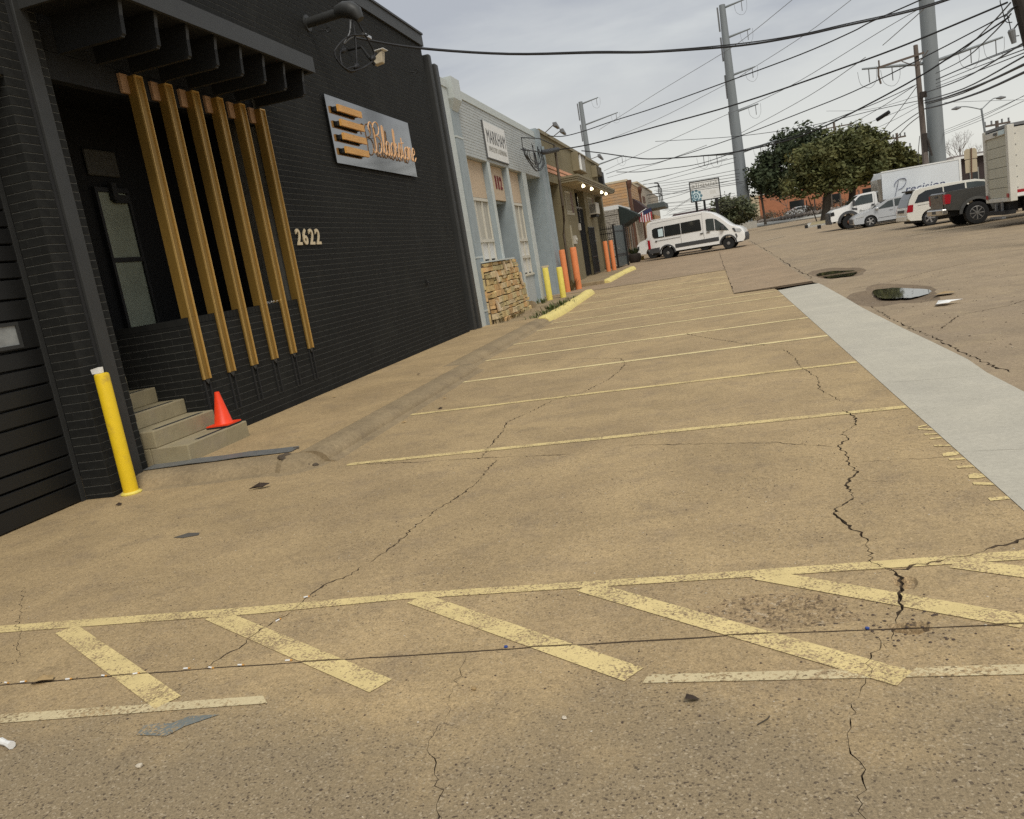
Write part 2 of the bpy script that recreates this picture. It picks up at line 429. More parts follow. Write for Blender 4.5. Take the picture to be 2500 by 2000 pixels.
class MB:
    """collects faces and links them as ONE mesh object"""
    def __init__(s):
        s.v, s.f, s.m = [], [], []
    def add(s, vs, fs, mi=0):
        k = len(s.v)
        s.v += [tuple(v) for v in vs]
        for f in fs:
            s.f.append([k + i for i in f])
            s.m.append(mi)
    def box(s, x0, x1, y0, y1, z0, z1, mi=0):
        s.add([(x, y, z) for x in (x0, x1) for y in (y0, y1) for z in (z0, z1)],
              [(0, 1, 3, 2), (4, 6, 7, 5), (0, 4, 5, 1), (2, 3, 7, 6), (0, 2, 6, 4), (1, 5, 7, 3)], mi)
    def poly(s, pts, mi=0):
        s.add(pts, [list(range(len(pts)))], mi)
    def prism(s, A, B, mi=0, capA=True, capB=True):
        n = len(A)
        fs = [(i, (i + 1) % n, n + (i + 1) % n, n + i) for i in range(n)]
        if capA:
            fs.append(list(range(n))[::-1])
        if capB:
            fs.append([n + i for i in range(n)])
        s.add(list(A) + list(B), fs, mi)
    def loft(s, rings, mi=0, closed=True, cap=True):
        n = len(rings[0])
        vs = [p for r in rings for p in r]
        fs = []
        for k in range(len(rings) - 1):
            for i in range(n if closed else n - 1):
                j = (i + 1) % n
                fs.append((k * n + i, k * n + j, (k + 1) * n + j, (k + 1) * n + i))
        if cap:
            fs.append(list(range(n))[::-1])
            fs.append([(len(rings) - 1) * n + i for i in range(n)])
        s.add(vs, fs, mi)
    def tube(s, pts, r, n=6, mi=0, flat=1.0):
        pts = [Vector(p) for p in pts]
        rr = r if isinstance(r, (list, tuple)) else [r] * len(pts)
        rings = []
        for i, p in enumerate(pts):
            d = (pts[min(i + 1, len(pts) - 1)] - pts[max(i - 1, 0)])
            d = d.normalized() if d.length > 1e-9 else Vector((0, 0, 1))
            ref = Vector((0, 0, 1)) if abs(d.z) < 0.9 else Vector((1, 0, 0))
            a = d.cross(ref).normalized()
            b = a.cross(d).normalized()
            rings.append([p + (a * math.cos(t) + b * math.sin(t) * flat) * rr[i] for t in (2 * math.pi * k / n for k in range(n))])
        s.loft(rings, mi)
    def cyl(s, p0, p1, r0, r1=None, n=16, mi=0):
        s.tube([p0, p1], [r0, r0 if r1 is None else r1], n, mi)
    def lathe(s, prof, c, axis, n=20, mi=0, arc=None):
        """prof = [(radius, offset along axis)]"""
        a = Vector(axis).normalized()
        ref = Vector((0, 0, 1)) if abs(a.z) < 0.9 else Vector((1, 0, 0))
        u = a.cross(ref).normalized()
        w = u.cross(a).normalized()
        c = Vector(c)
        rings = [[c + a * h + (u * math.cos(t) + w * math.sin(t)) * r for t in (2 * math.pi * k / n for k in range(n))] for r, h in prof]
        s.loft(rings, mi)
    def build(s, name, mats, parent=None, loc=None, smooth=None, bevel=0.0, me=None):
        off = Vector((0, 0, 0))
        if parent is not None:
            off = ORG.get(parent, Vector((0, 0, 0)))
        elif loc is not None:
            off = Vector(loc)
        m = bpy.data.meshes.new(name)
        m.from_pydata([(v[0] - off.x, v[1] - off.y, v[2] - off.z) for v in s.v], [], s.f)
        for mt in (mats if isinstance(mats, (list, tuple)) else [mats]):
            m.materials.append(mt)
        if len(m.materials) > 1:
            m.polygons.foreach_set('material_index', s.m)
        bm = bmesh.new()
        bm.from_mesh(m)
        bmesh.ops.recalc_face_normals(bm, faces=bm.faces)
        bm.to_mesh(m)
        bm.free()
        if smooth is not None:
            m.shade_smooth()
            m.set_sharp_from_angle(angle=R(smooth))
        o = bpy.data.objects.new(name, m)
        COL.objects.link(o)
        if parent is not None:
            o.parent = parent
        elif loc is not None:
            o.location = off
        ORG[o] = off
        if bevel:
            b = o.modifiers.new('bevel', 'BEVEL')
            b.width = bevel
            b.segments = 2
            b.limit_method = 'ANGLE'
        return o

def tag(o, label=None, cat=None, group=None, kind=None):
    if label:
        o['label'] = label
    if cat:
        o['category'] = cat
    if group:
        o['group'] = group
    if kind:
        o['kind'] = kind
    return o

def thing(name, loc, label, cat, group=None, rotz=0.0, local=False):
    o = bpy.data.objects.new(name, None)
    COL.objects.link(o)
    o.location = loc
    o.rotation_euler = (0, 0, rotz)
    o.empty_display_size = 0.2
    ORG[o] = Vector((0, 0, 0)) if local else Vector(loc)
    return tag(o, label, cat, group)

def struct(o):
    o['kind'] = 'structure'
    return o

def inst(name, me, parent, loc, rot=(0, 0, 0), scale=(1, 1, 1)):
    o = bpy.data.objects.new(name, me)
    COL.objects.link(o)
    o.parent = parent
    o.location = Vector(loc) - ORG.get(parent, Vector((0, 0, 0)))
    o.rotation_euler = rot
    o.scale = scale
    return o

def clone(root, loc, rotz=None, label=None):
    """copy of a thing with its parts and sub-parts"""
    def cp(o, par):
        c = o.copy()
        COL.objects.link(c)
        if par:
            c.parent = par
        for ch in o.children:
            cp(ch, c)
        return c
    r = cp(root, None)
    r.location = loc
    if rotz is not None:
        r.rotation_euler = (0, 0, rotz)
    if label:
        r['label'] = label
    return r

_txt = {}
def text_shape(s, size=1.0, extrude=0.0, shear=0.0, sx=1.0, bold=0.0):
    """lettering outline from Blender's own font as (verts, faces) in the XY plane, left aligned on the baseline"""
    cu = bpy.data.curves.new('lettering', 'FONT')
    cu.body = s
    cu.size = size
    cu.extrude = extrude
    cu.shear = shear
    cu.offset = bold
    cu.resolution_u = 3
    o = bpy.data.objects.new('lettering', cu)
    me = bpy.data.meshes.new_from_object(o)
    vs = [(v.co.x * sx, v.co.y, v.co.z) for v in me.vertices]
    fs = [list(p.vertices) for p in me.polygons]
    bpy.data.objects.remove(o)
    bpy.data.curves.remove(cu)
    bpy.data.meshes.remove(me)
    return vs, fs

def put_text(mb, s, origin, ux, uz, size, extrude=0.004, shear=0.0, width=None, bold=0.0, mi=0, height=None):
    """letter s from origin, running along ux with uz up; width= fits the run"""
    vs, fs = text_shape(s, size, extrude, shear, bold=bold)
    xs = [v[0] for v in vs]
    ys = [v[1] for v in vs]
    k = 1.0 if width is None else width / (max(xs) - min(xs))
    ky = 1.0 if height is None else height / (max(ys) - min(ys))
    ux, uz = Vector(ux), Vector(uz)
    un = ux.cross(uz)
    o = Vector(origin)
    mb.add([o + ux * ((v[0] - min(xs)) * k) + uz * ((v[1] - (min(ys) if height else 0)) * ky) + un * v[2] for v in vs], fs, mi)

def spline(pts, sub=6):
    P = [Vector(p) for p in pts]
    if len(P) < 3:
        return [P[0].lerp(P[1], i / sub) for i in range(sub + 1)]
    out = []
    for i in range(len(P) - 1):
        a, b, c, d = P[max(i - 1, 0)], P[i], P[i + 1], P[min(i + 2, len(P) - 1)]
        for k in range(sub):
            t = k / sub
            out.append(0.5 * ((2 * b) + (c - a) * t + (2 * a - 5 * b + 4 * c - d) * t * t + (3 * b - a - 3 * c + d) * t ** 3))
    out.append(P[-1])
    return out

# ------------------------------------------------------------------ the ground rises gently beyond the parking bays
ZB = [(-1e4, 0.0), (24, 0.0), (32, 0.10), (42, 0.25), (50, 0.32), (56, 0.40), (85, 0.62), (120, 0.85), (200, 1.15), (1500, 1.5)]
def zg(y):
    for (a, za), (b, zb) in zip(ZB, ZB[1:]):
        if y <= b:
            return za + (zb - za) * (y - a) / (b - a)
    return ZB[-1][1]
BR = [24, 32, 42, 50, 56, 85, 120, 200]

def crackle(line, w, seed, step=0.03, jit=0.55, even=False):
    """jagged strip along a polyline: returns left, centre, right point lists"""
    rg = random.Random(seed)
    pts = []
    for (a, b) in zip(line, line[1:]):
        a, b = Vector(a), Vector(b)
        n = max(1, int((b - a).length / step))
        pts += [a.lerp(b, i / n) for i in range(n)]
    pts.append(Vector(line[-1]))
    L, C, Q = [], [], []
    for i, p in enumerate(pts):
        d = (pts[min(i + 1, len(pts) - 1)] - pts[max(i - 1, 0)])
        if d.length < 1e-6:
            continue
        nrm = Vector((-d.y, d.x)).normalized()
        wob = nrm * rg.uniform(-1, 1) * step * jit
        if i in (0, len(pts) - 1):
            wob *= 0
        end = min(1.0, 0.12 + min(i, len(pts) - 1 - i) / 4.0)
        ww = w * ((0.9 + 0.2 * rg.random()) if even else (0.30 + 0.8 * rg.random() ** 1.5 + 0.22 * math.sin(i * 0.23 + seed)) * end)
        c = p + wob
        C.append(c)
        L.append(c + nrm * ww * rg.uniform(0.35, 0.65))
        Q.append(c - nrm * ww * rg.uniform(0.35, 0.65))
    return L, C, Q

def blob(cx, cy, rx, ry, seed, n=26, rough=0.22):
    rg = random.Random(seed)
    ph = [rg.uniform(0, 6.28) for _ in range(4)]
    out = []
    for k in range(n):
        t = 2 * math.pi * k / n
        q = 1 + rough * (0.5 * math.sin(2 * t + ph[0]) + 0.35 * math.sin(3 * t + ph[1]) + 0.3 * math.sin(5 * t + ph[2])) + rg.uniform(-1, 1) * rough * 0.25
        out.append((cx + rx * q * math.cos(t), cy + ry * q * math.sin(t)))
    return out

def sheet(name, outer, mats, cracks=(), pits=(), marks=(), depth=0.022, lift=0.0):
    """flat ground sheet with the cracks cut in as grooves and the potholes as hollows.
    marks = [(name, polygon, material, label)] come out as thin sheets of their own, broken where the cracks run"""
    V, E, shapes = [], [], []
    def vid(p):
        V.append(Vector((p[0], p[1])))
        return len(V) - 1
    def face(ids, kd):
        E.extend((ids[i - 1], ids[i]) for i in range(len(ids)))
        P = [(V[i].x, V[i].y) for i in ids]
        xs, ys = [p[0] for p in P], [p[1] for p in P]
        shapes.append((min(xs), max(xs), min(ys), max(ys), P, kd))
    # row breaks where the ground changes slope
    ymin, ymax = min(p[1] for p in outer), max(p[1] for p in outer)
    face([vid(p) for p in outer], ('o', 0))
    for b in BR:
        if ymin < b < ymax:
            x0, x1 = min(p[0] for p in outer) - 1, max(p[0] for p in outer) + 1
            E.append((vid((x0, b)), vid((x1, b))))
    for ci, (L, C, Q) in enumerate(cracks):
        l, c, q = [vid(p) for p in L], [vid(p) for p in C], [vid(p) for p in Q]
        for i in range(len(l) - 1):
            for tri in ((l[i], l[i + 1], c[i + 1]), (l[i], c[i + 1], c[i]), (c[i], c[i + 1], q[i + 1]), (c[i], q[i + 1], q[i])):
                face(list(tri), ('c', ci))
    low = {}
    for pi, (ring, d) in enumerate(pits):
        face([vid(p) for p in ring], ('p', pi))
        cx, cy = sum(p[0] for p in ring) / len(ring), sum(p[1] for p in ring) / len(ring)
        for s_, dd in ((0.72, d * 0.7), (0.42, d), (0.0, d)):
            for p in (ring if s_ else ring[:1]):
                low[vid((cx + (p[0] - cx) * s_, cy + (p[1] - cy) * s_))] = dd
    for mi, mk in enumerate(marks):
        face([vid(p) for p in mk[1]], ('m', mi))
    vo, eo, fo, ov, oe, of = delaunay_2d_cdt(V, E, [], 0, 1e-5)
    # which shapes hold each triangle (tested at its middle, through a grid of cells)
    cells = {}
    big = []
    for k, sh in enumerate(shapes):
        if sh[1] - sh[0] > 6 or sh[3] - sh[2] > 6:
            big.append(k)
            continue
        for gx in range(int(math.floor(sh[0] * 2)), int(math.floor(sh[1] * 2)) + 1):
            for gy in range(int(math.floor(sh[2] * 2)), int(math.floor(sh[3] * 2)) + 1):
                cells.setdefault((gx, gy), []).append(k)
    def inside(x, y, P):
        r_ = False
        for i in range(len(P)):
            (x0, y0), (x1, y1) = P[i - 1], P[i]
            if (y0 > y) != (y1 > y) and x < (x1 - x0) * (y - y0) / (y1 - y0) + x0:
                r_ = not r_
        return r_
    kk = []
    incid = [[] for _ in vo]
    for k, f in enumerate(fo):
        x, y = sum(vo[i].x for i in f) / len(f), sum(vo[i].y for i in f) / len(f)
        hit = set()
        for j in big + cells.get((int(math.floor(x * 2)), int(math.floor(y * 2))), []):
            sh = shapes[j]
            if sh[0] <= x <= sh[1] and sh[2] <= y <= sh[3] and inside(x, y, sh[4]):
                hit.add(sh[5])
        kk.append(hit)
        for i in f:
            incid[i].append(k)
    incr = [any(t[0] == 'c' for t in s_) for s_ in kk]
    z = []
    for i, p in enumerate(vo):
        d = 0.0
        for j in ov[i]:
            if j in low:
                d = max(d, low[j])
        if incid[i] and all(incr[k] for k in incid[i]):
            d = max(d, depth)
        z.append(zg(p.y) - d + lift)
    mb = MB()
    mb.v = [(p.x, p.y, z[i]) for i, p in enumerate(vo)]
    for k, f in enumerate(fo):
        if ('o', 0) not in kk[k]:
            continue
        mb.f.append(list(f))
        mb.m.append(1 if incr[k] else (2 if any(t[0] == 'p' for t in kk[k]) else 0))
    o = struct(mb.build(name, mats))
    mob = []
    for mi, mk in enumerate(marks):
        q = MB()
        for k, f in enumerate(fo):
            ms_ = [t[1] for t in kk[k] if t[0] == 'm']
            if ms_ and min(ms_) == mi and not incr[k] and ('o', 0) in kk[k]:
                q.add([(vo[i].x, vo[i].y, zg(vo[i].y) + 0.004 + lift) for i in f], [(0, 1, 2)])
        if q.f:
            a = struct(q.build(mk[0], mk[2]))
            if len(mk) > 3 and mk[3]:
                a['label'] = mk[3]
            mob.append(a)
    return o, mob

# ------------------------------------------------------------------ parking lot with its cracks and paint
def strip(p, q, w):
    p, q = Vector(p), Vector(q)
    n = (q - p).normalized()
    n = Vector((-n.y, n.x)) * w / 2
    return [tuple(p + n), tuple(p - n), tuple(q - n), tuple(q + n)]

CR = [
    ([(-2.69, 3.29), (-2.67, 3.42), (-2.63, 3.49), (-2.60, 3.73), (-2.55, 3.9), (-2.55, 4.08), (-2.52, 4.28), (-2.40, 4.42), (-2.35, 4.68), (-2.29, 4.88), (-2.29, 5.16), (-2.25, 5.55), (-2.18, 5.82), (-2.10, 6.23), (-2.12, 6.66), (-2.11, 6.97), (-2.08, 7.04)], .026),
    ([(-2.3, 7.12), (-2.34, 7.58), (-2.36, 8.18), (-2.44, 8.67), (-2.28, 9.09), (-2.11, 9.68), (-1.76, 10.07), (-1.54, 10.77), (-1.45, 11.48), (-1.43, 12.11), (-1.58, 12.72), (-2.3, 13.3), (-3.2, 13.9)], .028),
    ([(-3.78, 7.43), (-3.13, 7.26), (-2.56, 7.17), (-2.07, 7.08), (-1.73, 6.99), (-1.41, 6.91)], .030),
    ([(-0.99, 7.06), (-0.38, 6.85), (0.04, 6.71), (0.33, 6.6), (0.53, 6.45), (0.7, 6.31)], .024),
    ([(0.94, 7.53), (0.99, 7.16), (0.95, 6.92), (0.82, 6.7), (0.83, 6.5), (0.73, 6.32), (0.75, 6.11), (0.74, 5.94), (0.74, 5.74), (0.76, 5.62), (0.68, 5.48), (0.65, 5.33), (0.66, 5.14), (0.5, 4.87), (0.54, 4.66), (0.6, 4.49), (0.6, 4.25), (0.58, 4.13), (0.61, 4.03)], .028),
    ([(0.61, 4.03), (0.67, 3.97), (0.66, 3.8), (0.62, 3.66), (0.6, 3.54), (0.56, 3.44)], .038),
    ([(0.5, 3.36), (0.45, 3.26), (0.4, 3.11), (0.36, 2.98), (0.3, 2.85), (0.27, 2.73), (0.26, 2.59), (0.26, 2.47), (0.23, 2.24), (0.21, 2.0)], .008),
    ([(0.62, 4.02), (0.68, 3.99), (0.84, 4.05), (1.02, 4.11), (1.17, 4.21), (1.42, 4.34)], .034),
    ([(0.75, 5.86), (0.9, 5.86), (1.07, 5.82), (1.39, 5.78)], .016),
    ([(0.66, 5.38), (0.79, 5.41), (0.98, 5.35)], .016),
    ([(-0.66, 14.92), (-0.32, 14.0), (0.25, 12.69), (0.56, 12.12), (0.86, 11.86)], .036),
    ([(0.76, 11.53), (0.83, 10.82), (0.83, 9.99), (0.92, 9.18), (0.87, 8.53), (0.97, 7.87)], .022),
    ([(-5.14, 4.63), (-4.77, 4.23), (-4.5, 3.92), (-4.32, 3.78), (-4.21, 3.65), (-3.99, 3.41)], .009),
    ([(-1.31, 3.32), (-1.3, 3.23), (-1.28, 3.06), (-1.24, 2.84), (-1.26, 2.65), (-1.23, 2.56), (-1.16, 2.45), (-1.09, 2.29), (-1.07, 2.1)], .006),
    ([(-2.65, 3.24), (-2.67, 3.14), (-2.77, 3.02), (-2.8, 2.92), (-2.85, 2.82), (-2.9, 2.7)], .010),
    ([(0.55, 3.42), (0.5, 3.30), (0.48, 3.2), (0.42, 3.12)], .012),
]
cracks = [crackle(l, w * 0.64, 20 + i) for i, (l, w) in enumerate(CR)]
# the sawn joint across the foreground
cracks.append(crackle([(-7, 2.93), (-3.88, 3.19), (-2.64, 3.285), (-1.1, 3.36), (-0.04, 3.40), (1.43, 3.385)], .013, 77, 0.1, 0.03, True))
YS = [7.42, 9.88, 12.3, 14.78, 17.1, 19.6, 21.2, 24.0, 26.6, 29.3]
XL = [-3.82, -4.06, -4.05, -4.4, -4.4, -4.4, -4.3, -4.3, -4.3, -4.3]
marks = []
which = ['nearest', 'second', 'third', 'fourth', 'fifth', 'sixth', 'seventh', 'eighth', 'ninth', 'farthest']
for i, (y, xl) in enumerate(zip(YS, XL)):
    marks.append(('bay_line', strip((xl, y + 0.04 * (1 if i else 0.5)), (1.425 if y < 22 else 0.3, y - 0.06), 0.105 if i < 2 else 0.135),
                  m_yellow if i < 2 else m_yellow2, '%s yellow parking bay line counted from the hatched walkway' % which[i]))
marks.append(('hatching_border_line', [(-7.5, 3.83), (-4.67, 3.835), (-2.76, 3.905), (-1.9, 3.985), (1.3, 4.02), (1.42, 4.02), (1.42, 4.125), (1.2, 4.125), (-0.2, 4.085), (-1.9, 4.07), (-2.76, 4.01), (-4.67, 3.945), (-7.5, 3.94)], m_yellow, 'long worn yellow border line on the far side of the hatching'))
HB = [((-4.04, 3.84), (-2.67, 2.97)), ((-3.05, 3.92), (-1.63, 3.06)), ((-1.80, 3.985), (-0.51, 3.09)), ((-0.85, 4.01), (0.50, 3.0)), ((0.03, 4.035), (1.03, 3.405)), ((0.93, 4.03), (1.43, 3.73))]
hl = ['first worn yellow hatching bar from the left end', 'second worn yellow hatching bar, crossed by the long crack', 'third worn yellow hatching bar, ending at the faded patch', 'fourth worn yellow hatching bar, reaching the cream line', 'fifth worn yellow hatching bar, broken by the wide crack', 'short yellow hatching bar at the grey strip']
for (a, b), t in zip(HB, hl):
    marks.append(('hatching_bar', strip(a, b, 0.125), m_yellow, t))
marks.append(('cream_line', [(-6, 2.60), (-3.49, 2.825), (-2.13, 2.94), (-2.19, 3.005), (-3.58, 2.90), (-6, 2.68)], m_cream, 'faded cream line in the foreground by the blue grey stain'))
marks.append(('cream_line', [(-0.47, 3.02), (0.89, 3.005), (1.42, 2.995), (1.42, 3.065), (0.92, 3.075), (-0.45, 3.085)], m_cream, 'faded cream line in the foreground under the wide crack'))
marks.append(('paint_stain', [(-2.64, 2.71), (-2.48, 2.70), (-2.44, 2.77), (-2.32, 2.86), (-2.47, 2.85), (-2.52, 2.80), (-2.66, 2.79)], m_stain, 'blue grey paint stain beside the cream line'))
STN = [[(1.36, 6.66), (1.35, 6.62), (1.425, 6.66), (1.425, 6.69)], [(1.345, 6.61), (1.34, 6.57), (1.43, 6.50), (1.43, 6.56)], [(1.35, 6.43), (1.345, 6.395), (1.43, 6.37), (1.43, 6.41)],
       [(1.352, 6.29), (1.35, 6.25), (1.43, 6.26), (1.43, 6.30)], [(1.335, 6.10), (1.33, 6.065), (1.43, 6.03), (1.43, 6.07)], [(1.33, 5.86), (1.325, 5.80), (1.40, 5.80), (1.43, 5.83), (1.43, 5.88), (1.37, 5.89)],
       [(1.34, 5.745), (1.335, 5.70), (1.43, 5.685), (1.43, 5.73)], [(1.34, 5.56), (1.335, 5.51), (1.43, 5.50), (1.43, 5.55)], [(1.35, 5.35), (1.34, 5.29), (1.38, 5.27), (1.43, 5.29), (1.43, 5.35), (1.39, 5.38)],
       [(1.335, 5.21), (1.33, 5.16), (1.43, 5.12), (1.43, 5.17)], [(1.33, 4.905), (1.33, 4.855), (1.43, 4.86), (1.43, 4.91)]]
for p in STN:
    marks.append(('cut_off_letter', p, m_yellow, None))
pits = [(blob(0.10, 3.62, 0.36, 0.17, 5), 0.008), (blob(0.60, 3.40, 0.10, 0.05, 6, 18), 0.03), (blob(0.68, 3.85, 0.05, 0.09, 8, 16), 0.02)]
m_spall = pavement('spalled_aggregate', ((0.38, 0.275, 0.15), (0.31, 0.222, 0.122), (0.35, 0.25, 0.14)), 1.2, chip_scale=62)
lot, mobs = sheet('parking_lot', [(-40, -12), (1.436, -12), (1.436, 21.3), (1.40, 22.0), (0.40, 22.1), (0.385, 33.0), (-40, 33.0)], [m_lot, m_crack, m_spall], cracks, pits, marks)
for o in mobs:
    if o.name.startswith('cut_off_letter'):
        tag(o, 'cut-off yellow painted letter strokes at the edge of the grey strip', None, 'cut-off yellow letters along the grey strip')

# ------------------------------------------------------------------ the pale concrete strip, slabs and road
strip_cr = [crackle([(1.44, y), (2.4, y - 0.2)], .014, 90 + i, 0.2, 0.03) for i, y in enumerate((2.4, 5.87, 8.46))]
gs = MB()
sheet('concrete_strip', [(1.434, -12), (2.36, -12), (2.34, 7.4), (2.34, 8.4), (2.39, 9.2), (2.38, 10.7), (2.36, 12.0), (2.35, 15.0), (2.39, 17.3), (2.43, 20.9), (2.42, 21.6), (1.95, 21.55), (1.53, 21.3), (1.434, 21.3)], [m_strip, m_crack, m_crack], strip_cr, lift=0.004)
slab_cr = [crackle([(0.40, 22.3), (0.40, 24), (0.38, 32), (0.37, 42), (0.38, 52)], .035, 120, 0.4, 0.08),
           crackle([(-4.6, 44.3), (0.4, 44.5), (2.2, 44.6)], .03, 122, 0.5, 0.06), crackle([(-4.8, 32.4), (0.38, 32.6), (2.3, 32.8)], .04, 123, 0.5, 0.06)]
sheet('driveway_slab', [(-40, 33.0), (0.39, 33.0), (0.405, 22.10), (1.25, 22.12), (2.36, 22.5), (2.40, 33), (2.52, 60), (2.6, 64), (-40, 64)], [m_slab, m_crack, m_crack], slab_cr, lift=0.01)
road_cr = [crackle([(2.5, 22.6), (2.5, 33), (2.6, 45), (2.68, 63.5)], .05, 130, 0.5, 0.12), crackle([(2.6, 18.9), (3.6, 19.2), (4.6, 20.4), (6, 21.5)], .035, 131),
           crackle([(2.50, 8.3), (2.46, 9.1), (2.48, 10.7), (2.45, 12.0), (2.44, 13.6), (2.5, 15.2)], .028, 132, 0.06, 0.5), crackle([(4.2, 28), (5.2, 30), (6.5, 31)], .03, 133),
           crackle([(2.7, 11.5), (3.2, 12.6), (3.9, 12.9), (4.6, 13.6)], .03, 134)]
road_pits = [(blob(3.20, 24.25, 0.62, 2.2, 41, 34, 0.16), 0.075), (blob(3.12, 16.7, 0.72, 2.1, 43, 34, 0.25), 0.06)]
sheet('road', [(2.34, -12), (600, -12), (600, 1500), (-600, 1500), (-600, 64.05), (2.62, 64.05), (2.54, 60), (2.39, 33), (2.35, 22.3), (2.41, 21.7), (2.42, 20.9), (2.38, 17.3), (2.34, 15.0), (2.35, 12.0), (2.37, 10.7), (2.38, 9.2), (2.33, 8.4), (2.33, 7.4)], [m_road, m_crack, m_pit], road_cr, road_pits, depth=0.03)
# bare earth under everything beside the pavement
g = MB()
g.poly([(-1500, -300, -0.3), (1500, -300, -0.3), (1500, 3000, -0.3), (-1500, 3000, -0.3)])
struct(g.build('ground', m_dry))
# lip of sound paving left above the worn lot
lp = MB()
lp.prism([(0.42, 22.08, -0.02), (2.38, 22.3, -0.02), (2.38, 22.5, -0.02), (0.42, 22.2, -0.02)], [(0.42, 22.10, 0.03), (2.36, 22.35, 0.03), (2.38, 22.5, 0.012), (0.42, 22.22, 0.012)])
struct(lp.build('slab_edge', m_crack))
for nm, cx, cy, rx, ry, sd_, lv, lb in (('puddle', 3.20, 24.2, 0.42, 1.5, 41, -0.018, 'dark green puddle in the farther pothole of the road'), ('puddle', 3.30, 16.9, 0.40, 1.25, 47, -0.016, 'shallow grey puddle in the nearer pothole by the paper')):
    w = MB()
    w.poly([(x, y, lv) for x, y in blob(cx, cy, rx, ry, sd_, 34, 0.2)])
    o = struct(w.build(nm, m_water))
    o['label'] = lb
# painted road dashes
for a, b, t in (((3.3, 57.0), (4.9, 60.5), 'worn white dash on the road beside the van'), ((9.6, 24.4), (16, 24.6), 'worn white line on the road near the box truck'), ((7.6, 36.6), (10.2, 36.3), 'faint white bay line on the road by the pickup'), ((7.2, 47.5), (9.8, 46.6), 'faint white bay line on the road by the silver car')):
    q = MB()
    q.poly([(x, y, zg(y) + 0.02) for x, y in strip(a, b, 0.14 if b[0] > 6 else 0.22)])
    o = struct(q.build('road_dash', pavement('road_dash_paint_%d' % int(a[0] * 10), ((0.30, 0.225, 0.145),) * 3, 0.5, paint=(0.62, 0.53, 0.38), wear=0.42)))
    o['label'] = t

# ------------------------------------------------------------------ raised pavement with its rolled curb
def curbed(name, prof_fn, ys, mats, split):
    """sweep a cross-section (x, z) along +Y; faces past index split take the curb material"""
    mb = MB()
    rows = [[(x, y, z) for x, z in prof_fn(y)] for y in ys]
    n = len(rows[0])
    mb.v = [p for r_ in rows for p in r_]
    for k in range(len(rows) - 1):
        for i in range(n - 1):
            mb.f.append([k * n + i, k * n + i + 1, (k + 1) * n + i + 1, (k + 1) * n + i])
            mb.m.append(1 if i >= split else 0)
    for k in (0, len(rows) - 1):
        mb.f.append([k * n + i for i in range(n)] )
        mb.m.append(1)
    return struct(mb.build(name, mats, smooth=40))
def prof(y):
    back = -4.47 if y < 13.6 else -4.82
    toe = back + 0.40 if y < 13.6 else back + 0.44
    zt = 0.14 if y < 21 else 0.14 - 0.05 * min(1, (y - 21) / 6)
    P = [(-8.8, -0.03), (-8.8, zt), (-6.2, zt), (back - 0.012, zt), (back, zt - 0.022), (back + 0.012, zt)]
    for a in (0, 18, 36, 54, 70, 82):
        P.append((back + 0.15 + (toe - back - 0.21) * math.sin(R(a)), 0.012 + (zt - 0.012) * math.cos(R(a))))
    P.append((toe + 0.02, 0.004))
    P.append((toe + 0.12, -0.03))
    return P
curbed('sidewalk', prof, [7.66, 8.6, 9.6, 10.6, 11.6, 12.6, 13.2, 13.58, 13.62, 14.5, 16, 18, 20, 21, 22.2], [m_walk, m_curb], 5)
# the rounded end of the pavement towards the garage: a curb that wraps the corner
e = MB()
pa = [(-6.42, 7.62), (-5.3, 7.66), (-4.9, 7.72), (-4.62, 7.72), (-4.53, 7.66)]
for i in range(len(pa) - 1):
    (xa, ya), (xb, yb) = pa[i], pa[i + 1]
    steps = [(0, 0.139), (-0.12, 0.136), (-0.20, 0.122), (-0.27, 0.092), (-0.315, 0.05), (-0.345, 0.016), (-0.42, 0.004), (-0.52, -0.03)]
    for (d0, z0_), (d1, z1_) in zip(steps, steps[1:]):
        e.poly([(xa, ya + d0, z0_), (xb, yb + d0, z0_), (xb, yb + d1, z1_), (xa, ya + d1, z1_)])
e2 = [(0, 0.139), (0.12, 0.136), (0.20, 0.122), (0.27, 0.092), (0.315, 0.05), (0.345, 0.016), (0.42, 0.004), (0.52, -0.03)]
cx, cy = -4.53, 7.66
for k in range(4):
    a0, a1 = R(-90 + 22.5 * k), R(-90 + 22.5 * (k + 1))
    for (d0, z0_), (d1, z1_) in zip(e2, e2[1:]):
        e.poly([(cx + d0 * math.cos(a0), cy + d0 * math.sin(a0), z0_), (cx + d0 * math.cos(a1), cy + d0 * math.sin(a1), z0_), (cx + d1 * math.cos(a1), cy + d1 * math.sin(a1), z1_), (cx + d1 * math.cos(a0), cy + d1 * math.sin(a0), z1_)])
e.poly([(-6.42, 7.62, 0.139), (-5.3, 7.66, 0.139), (-4.9, 7.72, 0.139), (-4.53, 7.66, 0.139), (-4.53, 7.9, 0.139), (-6.42, 7.9, 0.139)])
struct(e.build('curb', m_curb, smooth=50))
# earth showing where the corner has broken away
g = MB()
for k in range(60):
    x, y = random.uniform(-4.62, -4.18), random.uniform(7.48, 7.86)
    s_ = random.uniform(0.02, 0.05)
    z0_ = max(0.0, 0.13 - abs(x + 4.6) * 0.34)
    g.lathe([(0.001, -s_ * .4), (s_, 0), (s_ * .6, s_ * .6), (0.001, s_ * .7)], (x, y, z0_), (random.uniform(-.3, .3), random.uniform(-.3, .3), 1), 6)
tag(g.build('loose_dirt', M('curb_dirt', (0.085, 0.065, 0.045), 0.95, var=0.4, scale=30)), kind='stuff')
